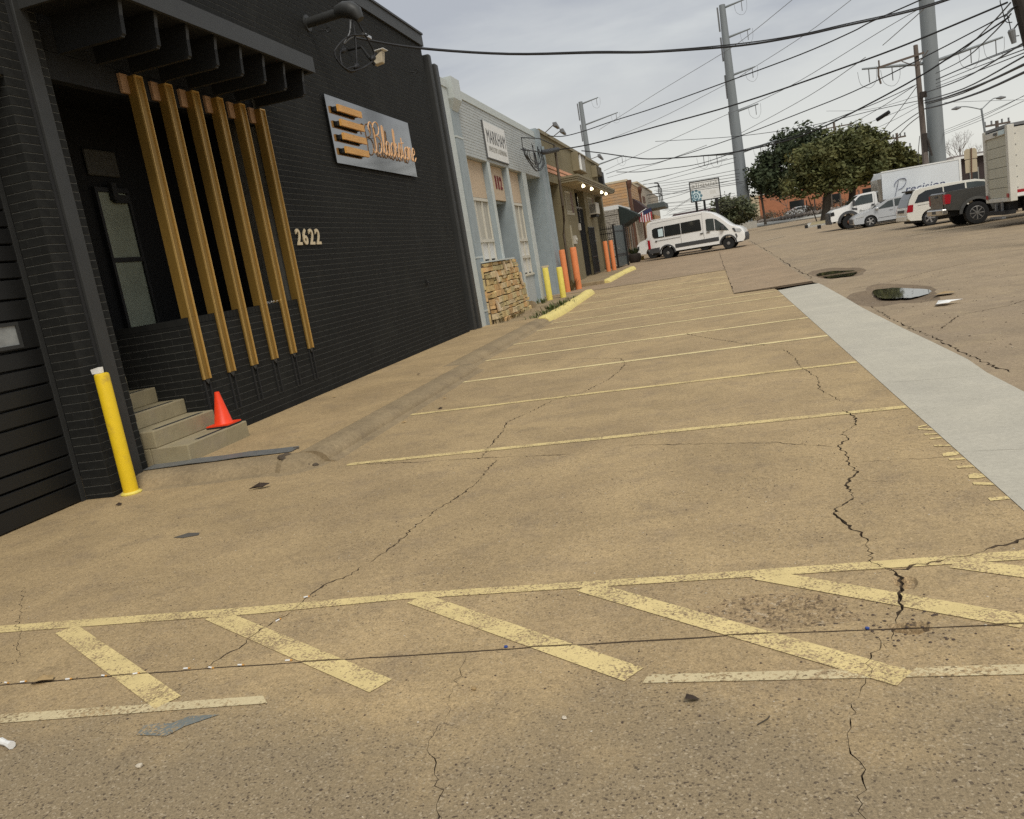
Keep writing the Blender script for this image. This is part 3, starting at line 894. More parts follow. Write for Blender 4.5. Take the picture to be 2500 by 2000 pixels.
# low walk in front of the grey and olive buildings, stepped up at the olive one
w = MB()
rows = [(22.2, 0.10), (24, 0.09), (30, 0.09), (34.4, 0.12)]
for (ya, za), (yb, zb) in zip(rows, rows[1:]):
    w.poly([(-7.6, ya, za), (-4.83, ya, za), (-4.83, yb, zb), (-7.6, yb, zb)])
    w.poly([(-4.83, ya, za), (-4.83, ya, 0), (-4.83, yb, 0), (-4.83, yb, zb)])
struct(w.build('walk', m_curb))
w = MB()
w.box(-7.6, -4.72, 36.2, 52.6, 0.0, 0.335)
struct(w.build('raised_walk', m_curb, bevel=0.03))

# ================================================================== black brick building
XW, ZT = -6.4, 7.42
BB = thing('brick_building', (-6.4, 14, 0.14), 'black painted brick building with gold vertical fins around its stepped entrance', 'building')
COURSE, BL, JT, HJ = 0.0902, 0.262, 0.0085, 0.004

bricks = []          # (axis, plane, a0, a1, z0, z1): axis 'x' faces +X and runs along Y, axis 'y' faces -Y and runs along X
def lay(axis, plane, a0, a1, z0, z1, phase=0.0, holes=()):
    k0 = int(math.floor((z0 - 0.14) / COURSE))
    k = k0
    while 0.14 + k * COURSE < z1 - 0.01:
        zb = max(0.14 + k * COURSE + JT / 2, z0)
        zt = min(0.14 + (k + 1) * COURSE - JT / 2, z1)
        if zt - zb > 0.02:
            spans = [(a0, a1)]
            for (h0, h1, hz0, hz1) in holes:
                if zb < hz1 and zt > hz0:
                    ns = []
                    for s0, s1 in spans:
                        if h0 > s0:
                            ns.append((s0, min(s1, h0)))
                        if h1 < s1:
                            ns.append((max(s0, h1), s1))
                    spans = [q for q in ns if q[1] - q[0] > 0.02]
            off = phase + (BL / 2 if k % 2 else 0)
            for s0, s1 in spans:
                n0 = int(math.floor((s0 - off) / BL))
                a = off + n0 * BL
                while a < s1 - 0.015:
                    b0, b1 = max(a + HJ / 2, s0), min(a + BL - HJ / 2, s1)
                    if b1 - b0 > 0.02:
                        bricks.append((axis, plane, b0, b1, zb, zt))
                    a += BL
        k += 1
lay('x', XW, 11.98, 20.78, 0.14, 7.32, 0.05)
lay('x', XW, 7.72, 11.98, 5.3, 7.32, 0.05)
lay('x', XW, 4.0, 7.72, 5.24, 7.32, 0.05)
lay('x', XW, 9.0, 11.98, 0.14, 1.63, 0.02)            # knee wall under the fins
lay('x', XW, 7.10, 7.345, 0.0, 5.2, 7.10)             # pier, left of the downpipe
lay('x', XW, 7.585, 7.72, 0.0, 5.2, 7.585)            # pier, right of the downpipe
lay('y', 7.10, -6.74, -6.41, 0.0, 5.2, -6.9)          # pier, side towards the garage door
lay('y', 9.0, -7.9, -6.41, 0.14, 1.63, -6.4)          # end of the knee wall beside the steps
lay('x', XW, 2.0, 7.10, 4.3, 5.24, 0.05)

def in_view(p):
    d = Vector(p) - Vector((0, 0, EYE))
    z = d.dot(fw)
    if z < 0.3:
        return None
    x, y = 2000 * d.dot(rt) / z, 2000 * d.dot(up) / z
    return z if abs(x) < 1260 and abs(y) < 1010 else None

def brick_verts(b):
    axis, pl, a0, a1, z0, z1 = b
    e, pr = 0.003, 0.0
    rg = random.random()
    pr = 0.0012 * rg
    out = []
    for (dx, aa0, aa1, zz0, zz1) in ((-0.013, a0, a1, z0, z1), (-0.002 + pr, a0, a1, z0, z1), (pr, a0 + e, a1 - e, z0 + e, z1 - e)):
        for a, z in ((aa0, zz0), (aa1, zz0), (aa1, zz1), (aa0, zz1)):
            out.append((pl + dx, a, z) if axis == 'x' else (a, pl - dx, z))
    fs = []
    for k in (0, 4):
        for i in range(4):
            j = (i + 1) % 4
            fs.append((k + i, k + j, k + 4 + j, k + 4 + i))
    fs.append((8, 9, 10, 11))
    return out, fs

scored = []
for i, b in enumerate(bricks):
    axis, pl, a0, a1, z0, z1 = b
    c = (pl, (a0 + a1) / 2, (z0 + z1) / 2) if axis == 'x' else ((a0 + a1) / 2, pl, (z0 + z1) / 2)
    z = in_view(c)
    if z is None:
        continue
    view = Vector((0, 0, EYE)) - Vector(c)
    nrm = Vector((1, 0, 0)) if axis == 'x' else Vector((0, -1, 0))
    area = (a1 - a0) * (z1 - z0) * abs(view.normalized().dot(nrm)) / z ** 2
    scored.append((area, i))
scored.sort(reverse=True)
single = {i for _, i in scored[:298]}
shared = {}
rest = MB()
for i, b in enumerate(bricks):
    if i not in single:
        vs, fs = brick_verts(b)
        rest.add(vs, fs)
        continue
    axis, pl, a0, a1, z0, z1 = b
    key = (axis, round(a1 - a0, 3), round(z1 - z0, 3))
    c = Vector((pl, (a0 + a1) / 2, (z0 + z1) / 2)) if axis == 'x' else Vector(((a0 + a1) / 2, pl, (z0 + z1) / 2))
    if key not in shared:
        vs, fs = brick_verts((axis, 0.0, -(a1 - a0) / 2, (a1 - a0) / 2, -(z1 - z0) / 2, (z1 - z0) / 2))
        me = bpy.data.meshes.new('brick')
        me.from_pydata(vs, [], fs)
        me.materials.append(m_brick)
        shared[key] = me
    inst('brick', shared[key], BB, c)
rb = rest.build('brickwork', m_brick, BB)
tag(rb, kind='stuff')

# mortar backing and the mass of the building
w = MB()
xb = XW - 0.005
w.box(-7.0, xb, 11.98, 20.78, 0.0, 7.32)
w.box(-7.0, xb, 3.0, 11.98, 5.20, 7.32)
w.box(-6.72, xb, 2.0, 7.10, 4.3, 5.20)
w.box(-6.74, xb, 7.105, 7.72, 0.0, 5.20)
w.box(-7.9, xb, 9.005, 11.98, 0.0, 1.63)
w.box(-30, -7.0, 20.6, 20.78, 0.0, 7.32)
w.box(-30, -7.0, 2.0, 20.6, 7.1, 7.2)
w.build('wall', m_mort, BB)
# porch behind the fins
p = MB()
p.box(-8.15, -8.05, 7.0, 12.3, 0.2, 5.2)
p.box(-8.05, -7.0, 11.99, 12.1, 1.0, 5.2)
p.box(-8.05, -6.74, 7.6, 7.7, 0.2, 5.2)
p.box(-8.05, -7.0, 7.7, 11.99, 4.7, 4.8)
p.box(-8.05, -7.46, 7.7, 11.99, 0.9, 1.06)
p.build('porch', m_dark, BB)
# knee wall cap (a course of bricks on edge) and timbers over the opening
k = MB()
y = 9.0
while y < 11.95:
    k.box(-6.62, XW + 0.002, y + 0.004, min(y + 0.076, 11.975), 1.634, 1.72)
    y += 0.082
k.box(-7.9, -6.62, 9.0, 11.98, 1.634, 1.715)
k.box(-6.62, XW - 0.006, 9.0, 11.975, 1.634, 1.712)
k.build('coping_course', m_brick, BB)
l = MB()
l.box(-6.62, -6.50, 7.723, 11.98, 4.41, 4.70)
l.build('lintel', m_blkwood, BB)
l = MB()
l.box(-6.62, -6.497, 7.723, 11.98, 4.704, 5.20)
l.build('header', m_blkwood, BB)
# roof coping
c = MB()
c.box(-6.75, XW + 0.055, 2.0, 20.86, 7.335, 7.61)
c.box(-6.75, XW + 0.085, 2.0, 20.86, 7.60, 7.645)
c.build('coping', m_blk, BB)
# downpipe on the pier
d = MB()
d.box(XW - 0.013, XW + 0.045, 7.395, 7.575, 0.10, 5.25)
d.build('downpipe', m_blk, BB, bevel=0.008)
d = MB()
d.box(XW - 0.02, XW + 0.012, 7.35, 7.39, 0.10, 5.25)
d.build('pier_groove', m_rubber, BB)
# two black pipes and a return at the far end
for y0, y1, x1, zt in ((20.80, 21.10, -6.50, 7.30), (21.13, 21.33, -6.34, 7.22), (21.36, 21.62, -6.28, 7.02)):
    d = MB()
    d.box(-6.9, x1, y0, y1, 0.08, zt)
    d.build('end_pipe', m_blk if y0 > 21.1 else m_garage, BB, bevel=0.03)

# garage door: horizontal sections
gd = MB()
gd.box(-6.86, -6.84, 2.0, 7.12, 0.0, 4.3)
gdo = gd.build('garage_door', m_garage, BB)
seams = [0.0, 0.21, 0.365, 0.52, 0.73, 0.94, 1.12, 1.30, 1.485, 1.67, 1.97, 2.175, 2.38, 2.55, 2.72, 2.89, 3.06, 3.25, 3.44, 3.64, 3.84, 4.05, 4.3]
for za, zb in zip(seams, seams[1:]):
    s = MB()
    A = [(-6.838, 0, za + 0.004), (-6.765, 0, za + 0.010), (-6.755, 0, za + 0.018), (-6.755, 0, zb - 0.014), (-6.764, 0, zb - 0.007), (-6.838, 0, zb - 0.004)]
    s.prism([(a[0], 2.0, a[2]) for a in A], [(a[0], 7.04, a[2]) for a in A])
    s.build('door_section', m_garage, gdo)
gw = MB()
for a, b, cc, dd in ((6.44, 6.82, 1.70, 1.735), (6.44, 6.82, 1.925, 1.96), (6.44, 6.475, 1.735, 1.925), (6.785, 6.82, 1.735, 1.925)):
    gw.box(-6.757, -6.735, a, b, cc, dd)
gw.build('window_frame', m_blk, gdo)
gw = MB()
gw.box(-6.757, -6.748, 6.475, 6.785, 1.735, 1.925)
gw.build('window_pane', M('hazy_pane', (0.30, 0.31, 0.30), 0.25, var=0.3, scale=6), gdo)
j = MB()
j.box(-6.80, -6.742, 7.04, 7.097, 0.0, 4.3)
j.box(-6.80, -6.742, 2.0, 7.097, 4.3, 4.36)
j.build('door_jamb', m_blk, BB)

# entrance door with two frosted lights, and a dim transom above
dr = MB()
yA, yB = 9.93, 10.62
for a, b, cc, dd in ((yA, yA + 0.05, 1.06, 3.66), (yB - 0.05, yB, 1.06, 3.66), (yA + 0.05, yB - 0.05, 1.06, 1.16), (yA + 0.05, yB - 0.05, 2.63, 2.69), (yA + 0.05, yB - 0.05, 3.60, 3.66)):
    dr.box(-8.05, -7.98, a, b, cc, dd)
dro = dr.build('entrance_door', m_iron, BB)
for cc, dd in ((1.163, 2.627), (2.693, 3.597)):
    q = MB()
    q.box(-8.04, -8.01, yA + 0.053, yB - 0.053, cc, dd)
    q.build('frosted_pane', m_frost, dro)
q = MB()
q.box(-8.0, -7.95, yB - 0.36, yB - 0.08, 3.45, 3.56)
q.box(-8.0, -7.93, yB - 0.40, yB - 0.30, 3.48, 3.72)
q.build('door_closer', m_rubber, dro)
q = MB()
q.box(-8.045, -8.0, 9.93, 10.55, 3.82, 4.18)
q.build('transom_panel', m_box, BB, bevel=0.03)

# canopy with eight hanging fins
cn = MB()
cn.box(-6.39, -5.48, 7.52, 12.02, 5.02, 5.20)
can = cn.build('canopy', m_blkwood, BB)
f = MB()
f.box(-5.475, -5.43, 7.50, 12.11, 4.985, 5.21)
f.box(-6.39, -5.475, 7.47, 7.515, 4.985, 5.21)
f.box(-6.39, -5.475, 12.025, 12.11, 4.985, 5.21)
f.build('fascia', m_blk, can)
for i in range(8):
    y = 7.93 + 0.567 * i
    f = MB()
    A = [(-6.385, 4.645), (-5.605, 4.645), (-5.57, 4.675), (-5.545, 5.018), (-6.385, 5.018)]
    f.prism([(a, y - 0.03, b) for a, b in A], [(a, y + 0.03, b) for a, b in A])
    f.build('canopy_fin', m_blkwood, can)
    f = MB()
    f.prism([(-5.603, y - 0.027, 4.649), (-5.603, y + 0.027, 4.649), (-5.541, y + 0.027, 5.014), (-5.541, y - 0.027, 5.014)],
            [(-5.592, y - 0.027, 4.649), (-5.592, y + 0.027, 4.649), (-5.530, y + 0.027, 5.014), (-5.530, y - 0.027, 5.014)])
    f.build('fin_edge', m_blk, can)

# six gold fins
for i in range(6):
    y = 9.125 + 0.572 * i
    s = MB()
    x0, x1, h = -6.492, -6.352, 0.072
    s.box(x0, x1 - 0.022, y - h, y + h, 1.723, 4.63)
    s.box(XW + 0.004, x1 - 0.022, y - h, y + h, 0.92, 1.721)
    so = s.build('gold_fin', m_gold, BB)
    e = MB()
    for a in (-h, h - 0.009):
        e.box(x1 - 0.022, x1, y + a, y + a + 0.009, 0.92, 4.63)
    e.box(x1 - 0.022, x1, y - h + 0.009, y + h - 0.009, 4.615, 4.63)
    e.build('fin_flange', m_goldedge, so)
    b = MB()
    b.box(-6.497, -6.46, y - h - 0.13, y - h + 0.02, 4.43, 4.65)
    b.build('fin_block', m_block, so)
    rl = MB()
    for a in (-0.062, 0.044):
        rl.box(XW + 0.002, XW + 0.022, y + a, y + a + 0.018, 0.42, 0.918)
    rl.build('mounting_rail', m_rubber, so)
    rl = MB()
    rl.prism([(XW + 0.003, y - 0.05, 0.915), (XW + 0.003, y + 0.05, 0.915), (XW + 0.003, y + 0.01, 0.85)], [(XW + 0.03, y - 0.05, 0.915), (XW + 0.03, y + 0.05, 0.915), (XW + 0.03, y + 0.01, 0.85)])
    rl.build('fin_bracket', m_blk, so)
# a loose chain lying along the top of the knee wall
ch = MB()
for i in range(26):
    t = i / 25
    y = 10.95 + 0.62 * t
    zc = 1.738 + 0.008 * math.sin(i * 1.7)
    pts = [(-6.42 + 0.014 * math.cos(a) * (1 if i % 2 else 0.2) + 0.01 * math.sin(i), y + 0.017 * math.sin(a), zc + 0.012 * math.cos(a) * (0.2 if i % 2 else 1)) for a in [2 * math.pi * k_ / 8 for k_ in range(9)]]
    ch.tube(pts, 0.004, 4)
tag(ch.build('chain', m_chrome, loc=(-6.42, 11.2, 1.73)), 'loose pale chain lying on the black brick ledge between gold fins', 'chain')

# house number
hn = thing('house_number', (XW + 0.002, 12.26, 2.56), 'cream house number 2622 on the black brick wall', 'house number')
for chx, ya, yb in (('2', 12.265, 12.425), ('6', 12.49, 12.645), ('2', 12.715, 12.875), ('2', 12.945, 13.105)):
    q = MB()
    put_text(q, chx, (XW + 0.022, ya, 2.56), (0, 1, 0), (0, 0, 1), 0.36, 0.010, width=yb - ya, bold=0.006, height=0.262)
    q.build('numeral', m_cream2, hn)
    q = MB()
    q.cyl((XW - 0.01, (ya + yb) / 2, 2.69), (XW + 0.013, (ya + yb) / 2, 2.69), 0.007, n=6)
    q.build('mounting_pin', m_rubber, hn)

# steel sign panel with wood bars and script lettering held off its face
sg = thing('sign_board', (-6.36, 16.45, 4.6), 'steel sign panel with four orange bars and peach script lettering', 'sign')
q = MB()
q.box(-6.36, -6.335, 14.31, 18.57, 4.0, 5.205)
q.build('sign_panel', m_mirror, sg)
q = MB()
for a, b in ((14.6, 4.2), (18.2, 4.2), (14.6, 5.0), (18.2, 5.0)):
    q.box(XW, -6.36, a - 0.04, a + 0.04, b - 0.04, b + 0.04)
q.build('standoff', m_iron, sg)
for zz in (4.93, 4.672, 4.43, 4.185):
    q = MB()
    q.box(-6.275, -6.235, 14.60, 15.66, zz, zz + 0.118)
    q.build('wood_bar', m_orange, sg)
    q = MB()
    q.box(-6.336, -6.275, 14.63, 15.63, zz + 0.02, zz + 0.098)
    q.build('bar_spacer', m_rubber, sg)
# script: each letter a run of pen strokes in em units
SCRIPT = {
    'B': [[(-.34, .60), (-.40, .74), (-.30, .92), (-.14, .90), (-.06, .66), (-.04, .30), (-.10, .05), (-.24, .0), (-.30, .10)], [(-.12, .78), (.02, .95), (.24, .98), (.32, .82), (.22, .62), (.02, .55), (.24, .52), (.36, .32), (.24, .06), (.02, .0), (-.08, .12)]],
    'l': [[(0, .06), (.10, .40), (.17, .86), (.10, .92), (.06, .70), (.06, .18), (.12, .0), (.24, .12)]],
    'a': [[(.24, .42), (.12, .46), (.02, .28), (.04, .04), (.14, .02), (.24, .30), (.25, .44), (.25, .10), (.30, .0), (.38, .12)]],
    'c': [[(.24, .36), (.16, .46), (.05, .34), (.03, .12), (.12, .0), (.26, .12)]],
    'k': [[(0, .06), (.09, .40), (.15, .86), (.09, .92), (.06, .70), (.05, .0)], [(.06, .26), (.18, .46), (.24, .38), (.10, .24), (.22, .02), (.32, .12)]],
    's': [[(0, .04), (.14, .52), (.22, .22), (.14, .0), (.02, .06)], [(.16, .02), (.30, .12)]],
    't': [[(.06, .72), (.05, .12), (.12, .0), (.24, .12)], [(-.04, .52), (.20, .56)]],
    'o': [[(.18, .45), (.05, .36), (.02, .12), (.12, .0), (.23, .12), (.22, .36), (.14, .45), (.24, .40), (.32, .44)]],
    'n': [[(0, .40), (.04, .44), (.05, .02), (.10, .34), (.18, .45), (.24, .36), (.24, .08), (.30, .0), (.36, .12)]],
    'e': [[(.02, .18), (.20, .28), (.20, .42), (.11, .46), (.03, .30), (.04, .06), (.14, .0), (.28, .14)]],
    'r': [[(0, .10), (.08, .44), (.12, .50), (.14, .42), (.22, .42), (.20, .10), (.26, .0), (.32, .10)]],
    'i': [[(0, .12), (.08, .44), (.07, .08), (.12, .0), (.20, .12)], [(.12, .60), (.13, .64)]],
    'P': [[(-.02, 1.0), (-.06, .5), (-.14, -.05)], [(-.22, .62), (-.20, .86), (.02, 1.04), (.34, 1.02), (.44, .82), (.30, .56), (.02, .44)]],
}
ADV = {'B': .44, 'l': .22, 'a': .35, 'c': .25, 'k': .31, 's': .30, 't': .22, 'o': .28, 'n': .34, 'e': .28, 'r': .30, 'i': .19, 'P': .5}
def script(word, origin, ux, uz, un, height, width, rad, slant=0.0, mats=None, parent=None, name='letter', flat=0.5):
    tot = sum(ADV[c_] for c_ in word)
    x = 0.0
    ux, uz, un, origin = Vector(ux), Vector(uz), Vector(un), Vector(origin)
    kx = width / tot
    for c_ in word:
        q = MB()
        for st in SCRIPT[c_]:
            pts = [origin + ux * ((x + a + slant * b) * kx) + uz * (b * height) for a, b in st]
            q.tube(spline([tuple(p_) for p_ in pts], 4), rad, 5)
        q.build(name, mats, parent, smooth=60)
        x += ADV[c_]
script('Blackstone', (-6.245, 16.16, 4.31), (0, 1, 0), (0, 0, 1), (1, 0, 0), 0.63, 2.28, 0.014, 0.05, m_peach, sg)
q = MB()
for y_, z_ in ((16.1, 4.6), (16.7, 4.5), (17.1, 4.5), (17.5, 4.45), (17.9, 4.45), (18.3, 4.45)):
    q.cyl((-6.336, y_, z_), (-6.25, y_, z_), 0.005, n=5)
q.build('letter_pin', m_iron, sg)

# concrete steps
st = thing('entrance_steps', (-6.4, 8.4, 0.14), 'grey concrete entrance steps with black grip strips beside the brick pier', 'steps')
risers = [(-5.89, 0.14, 0.34, 7.80, 9.03), (-6.29, 0.34, 0.54, 7.80, 8.985), (-6.67, 0.54, 0.73, 7.725, 8.985), (-7.05, 0.73, 0.925, 7.725, 8.985), (-7.44, 0.925, 1.115, 7.725, 8.985)]
for i, (x, za, zb, ya, yb) in enumerate(risers):
    s = MB()
    if i == 0:
        s.box(-6.385, x, ya, yb + 0.0, za - 0.02, zb)
        s.box(-6.70, -6.385, ya, 8.985, za - 0.02, zb)
    else:
        s.box(x - 0.42, x, ya, yb, za, zb)
    s.build('step', m_step, st, bevel=0.012)
    if i < 4:
        gstr = MB()
        gstr.box(x - 0.10, x - 0.045, ya + (0.28 if i == 0 else 0.12), yb - 0.16, zb + 0.001, zb + 0.004)
        gstr.build('grip_strip', m_grip, st)

# traffic cone on the lowest step
co = thing('traffic_cone', (-6.03, 8.78, 0.344), 'bright orange traffic cone on the lowest concrete step', 'traffic cone')
cx, cy, cz = -6.06, 8.80, 0.345
q = MB()
q.box(cx - 0.15, cx + 0.15, cy - 0.15, cy + 0.15, cz + 0.018, cz + 0.034)
q.lathe([(0.122, 0.034), (0.108, 0.05), (0.034, 0.40), (0.030, 0.425), (0.020, 0.43), (0.001, 0.43)], (cx, cy, cz), (0, 0, 1), 24)
q.build('cone_body', m_cone, co, smooth=40)
q = MB()
q.box(cx - 0.155, cx + 0.155, cy - 0.155, cy + 0.155, cz, cz + 0.017)
q.build('cone_base', m_rubber, co, bevel=0.004)

# yellow bollard at the pier with a crushed paper box on top
bx, by = -6.23, 7.175
q = MB()
q.lathe([(0.075, 0.0), (0.077, 0.03), (0.075, 0.4), (0.0745, 1.285), (0.07, 1.30), (0.055, 1.308), (0.001, 1.31)], (bx, by, 0), (0, 0, 1), 28)
bo = q.build('bollard', m_bollard, loc=(bx, by, 0), smooth=40)
tag(bo, 'glossy yellow bollard against the black pier with a paper box on top', 'bollard')
q = MB()
q.prism([(bx - 0.07, by - 0.045, 1.311), (bx + 0.02, by - 0.045, 1.311), (bx + 0.02, by + 0.02, 1.311), (bx - 0.07, by + 0.02, 1.311)],
        [(bx - 0.075, by - 0.05, 1.36), (bx + 0.015, by - 0.04, 1.375), (bx + 0.02, by + 0.025, 1.37), (bx - 0.07, by + 0.015, 1.352)])
tag(q.build('paper_box', m_paper, loc=(bx, by, 1.311)), 'small crushed white paper box on top of the yellow bollard', 'box')
q = MB()
q.lathe([(0.10, -0.02), (0.11, 0.012), (0.088, 0.03), (0.079, 0.03)], (bx, by, 0), (0, 0, 1), 18)
tag(q.build('paint_ring', m_bollard2, bo), None)

# metal plate laid along the edge of the raised pavement
q = MB()
for i in range(6):
    a, b = i / 6, (i + 1) / 6
    xa, xb = -6.38 + 1.80 * a, -6.38 + 1.80 * b
    ya, yb = 7.60 + 0.10 * a, 7.60 + 0.10 * b
    z_ = [0.146, 0.15, 0.156, 0.150, 0.158, 0.15, 0.147]
    q.prism([(xa, ya, z_[i]), (xb, yb, z_[i + 1]), (xb, yb + 0.20, z_[i + 1] + 0.008), (xa, ya + 0.20, z_[i] + 0.008)],
            [(xa, ya, z_[i] + 0.006), (xb, yb, z_[i + 1] + 0.006), (xb, yb + 0.20, z_[i + 1] + 0.014), (xa, ya + 0.20, z_[i] + 0.014)])
tag(q.build('metal_plate', m_flash, loc=(-5.4, 7.6, 0.146)), 'bent grey metal plate lying along the edge of the raised pavement', 'plate')

# service mast and its looped cables
sm = thing('service_mast', (XW, 14.31, 6.4), 'black electrical service mast with looped cables high on the black wall', 'service mast')
q = MB()
q.cyl((XW - 0.02, 14.31, 6.41), (-5.72, 14.20, 6.40), 0.085, 0.085, 16)
q.lathe([(0.14, 0), (0.14, 0.03)], (XW, 14.31, 6.41), (1, 0, 0), 16)
q.build('mast_pipe', m_blk, sm, smooth=40)
q = MB()
hd = [(-5.76, 14.205, 6.43), (-5.62, 14.19, 6.43), (-5.50, 14.17, 6.40), (-5.40, 14.16, 6.32), (-5.34, 14.155, 6.20)]
q.tube(hd, [0.10, 0.135, 0.145, 0.125, 0.07], 14)
q.build('weatherhead', m_blk, sm, smooth=50)
loops = [
    [(-5.52, 14.10, 6.22), (-5.55, 14.02, 5.95), (-5.62, 13.9, 5.78), (-5.66, 13.75, 5.62), (-5.64, 13.72, 5.42), (-5.58, 13.9, 5.34), (-5.52, 14.1, 5.42)],
    [(-5.47, 14.14, 6.2), (-5.48, 14.1, 5.85), (-5.50, 14.05, 5.6), (-5.52, 14.02, 5.46), (-5.56, 13.85, 5.40), (-5.60, 13.72, 5.36)],
    [(-5.42, 14.2, 6.2), (-5.36, 14.35, 5.95), (-5.33, 14.5, 5.72), (-5.35, 14.42, 5.58), (-5.40, 14.2, 5.46), (-5.46, 14.0, 5.38), (-5.56, 13.8, 5.34), (-5.64, 13.62, 5.44), (-5.68, 13.58, 5.62), (-5.6, 13.75, 5.8), (-5.5, 14.0, 5.94), (-5.35, 14.4, 6.0)],
    [(-5.50, 14.12, 6.22), (-5.53, 14.03, 6.0), (-5.60, 13.86, 5.8), (-5.52, 14.05, 5.92), (-5.36, 14.38, 6.0)],
]
for i, lp_ in enumerate(loops):
    q = MB()
    q.tube(spline(lp_, 6), 0.016 if i < 3 else 0.011, 6)
    q.build('looped_cable', m_cable if i < 3 else m_cableg, sm, smooth=60)
for pt in ((-5.64, 13.86, 5.7), (-5.52, 14.02, 5.44), (-5.35, 14.44, 5.62)):
    q = MB()
    q.lathe([(0.02, -0.07), (0.045, -0.03), (0.05, 0.03), (0.02, 0.07)], pt, (0.2, 0.7, 0.5), 8)
    q.build('connector', m_cable, sm, smooth=60)
q = MB()
q.box(-5.42, -5.37, 14.28, 14.62, 5.985, 6.03)
q.build('cable_clamp', m_chrome, sm)
fl = thing('flood_light', (XW, 15.9, 6.2), 'pale flood light on a black arm, high on the black wall by the mast', 'flood light')
q = MB()
q.tube([(XW, 16.0, 6.30), (-6.1, 15.95, 6.28), (-5.98, 15.95, 6.05), (-5.93, 16.05, 5.93)], 0.03, 8)
q.build('lamp_arm', m_blkwood, fl)
q = MB()
q.prism([(-5.96, 16.05, 5.93), (-5.96, 16.24, 5.93), (-5.98, 16.27, 6.05), (-5.98, 16.05, 6.03)], [(-5.78, 16.08, 5.95), (-5.78, 16.22, 5.95), (-5.75, 16.26, 6.17), (-5.75, 16.07, 6.17)])
q.build('lamp_housing', M('weathered_lamp_casing', (0.46, 0.40, 0.29), 0.6, var=0.15, scale=14), fl, bevel=0.015)
q = MB()
q.prism([(-5.90, 16.05, 6.18), (-5.90, 16.28, 6.18), (-5.70, 16.30, 6.19), (-5.70, 16.04, 6.19)], [(-5.90, 16.05, 6.19), (-5.90, 16.28, 6.19), (-5.70, 16.30, 6.20), (-5.70, 16.04, 6.20)])
q.build('lamp_visor', m_white, fl)
for y_, z_, lb in ((14.98, 6.4, 'small black eye bolt in the black wall below the service mast'), (19.72, 6.5, 'small black eye bolt near the far end of the black wall')):
    q = MB()
    q.cyl((XW - 0.02, y_ - 0.12, z_ + 0.01), (XW + 0.10, y_ - 0.10, z_), 0.012, n=6)
    q.tube([(XW + 0.145 + 0.045 * math.cos(t), y_ - 0.10, z_ + 0.045 * math.sin(t)) for t in [2 * math.pi * k_ / 12 for k_ in range(13)]], 0.011, 5)
    tag(q.build('eye_bolt', m_iron, loc=(XW, y_ - 0.1, z_)), lb, 'eye bolt')
q = MB()
q.box(XW, XW + 0.05, 18.02, 18.09, 1.55, 1.66)
q.cyl((XW + 0.05, 18.055, 1.60), (XW + 0.12, 18.055, 1.58), 0.016, n=8)
tag(q.build('wall_tap', m_iron, loc=(XW, 18.05, 1.6)), 'small black tap fitting low on the black brick wall', 'tap')

# ================================================================== grey upholstery shop
GB = thing('grey_shop', (-6.4, 28, 0.1), 'pale blue-grey painted shop with speckled panels over its windows', 'building')
XG = -6.4
w = MB()
w.box(-7.4, XG - 0.006, 21.7, 34.9, 4.90, 6.50)            # upper wall
w.box(-7.4, -6.62, 23.25, 25.9, 0.0, 1.85)                  # under the first window
w.box(-7.4, -6.56, 28.42, 30.55, 0.0, 1.20)
w.box(-30, -7.4, 34.5, 34.8, 0.0, 6.6)
w.box(-30, -7.4, 21.65, 21.9, 0.0, 6.6)
w.box(-30, -7.4, 21.9, 34.5, 6.3, 6.4)
w.build('wall', m_gray4, GB)
# painted brick courses of the upper wall
q = MB()
zc, k = 4.905, 0
while zc < 6.48:
    y = 23.2 - (0.13 if k % 2 else 0)
    while y < 34.0:
        a, b = max(y, 23.2), min(y + 0.25, 34.0)
        if b - a > 0.03:
            e, pr = 0.005, random.uniform(0, 0.004)
            x0 = XG - 0.007
            q.add([(x0, a + .005, zc + .005), (x0, b - .005, zc + .005), (x0, b - .005, zc + .083), (x0, a + .005, zc + .083),
                   (XG + pr, a + .011, zc + .012), (XG + pr, b - .011, zc + .012), (XG + pr, b - .011, zc + .076), (XG + pr, a + .011, zc + .076)],
                  [(0, 1, 5, 4), (1, 2, 6, 5), (2, 3, 7, 6), (3, 0, 4, 7), (4, 5, 6, 7)])
        y += 0.25
    zc += 0.088
    k += 1
tag(q.build('brickwork', m_gray2, GB), kind='stuff')
c = MB()
c.box(-7.4, XG + 0.03, 23.0, 34.0, 6.50, 6.72)
c.build('parapet_cap', m_gray3, GB)
c = MB()
c.box(-7.0, XG + 0.06, 21.75, 22.25, 0.06, 6.55)
c.box(-7.0, XG + 0.09, 21.72, 22.28, 6.55, 6.75)
c.build('pilaster', m_gray3, GB)
c = MB()
c.box(-7.0, XG + 0.10, 34.02, 34.85, 0.04, 6.85)
c.box(-7.0, XG + 0.16, 34.86, 35.05, 0.04, 6.2)
c.build('pilaster', m_gray, GB)
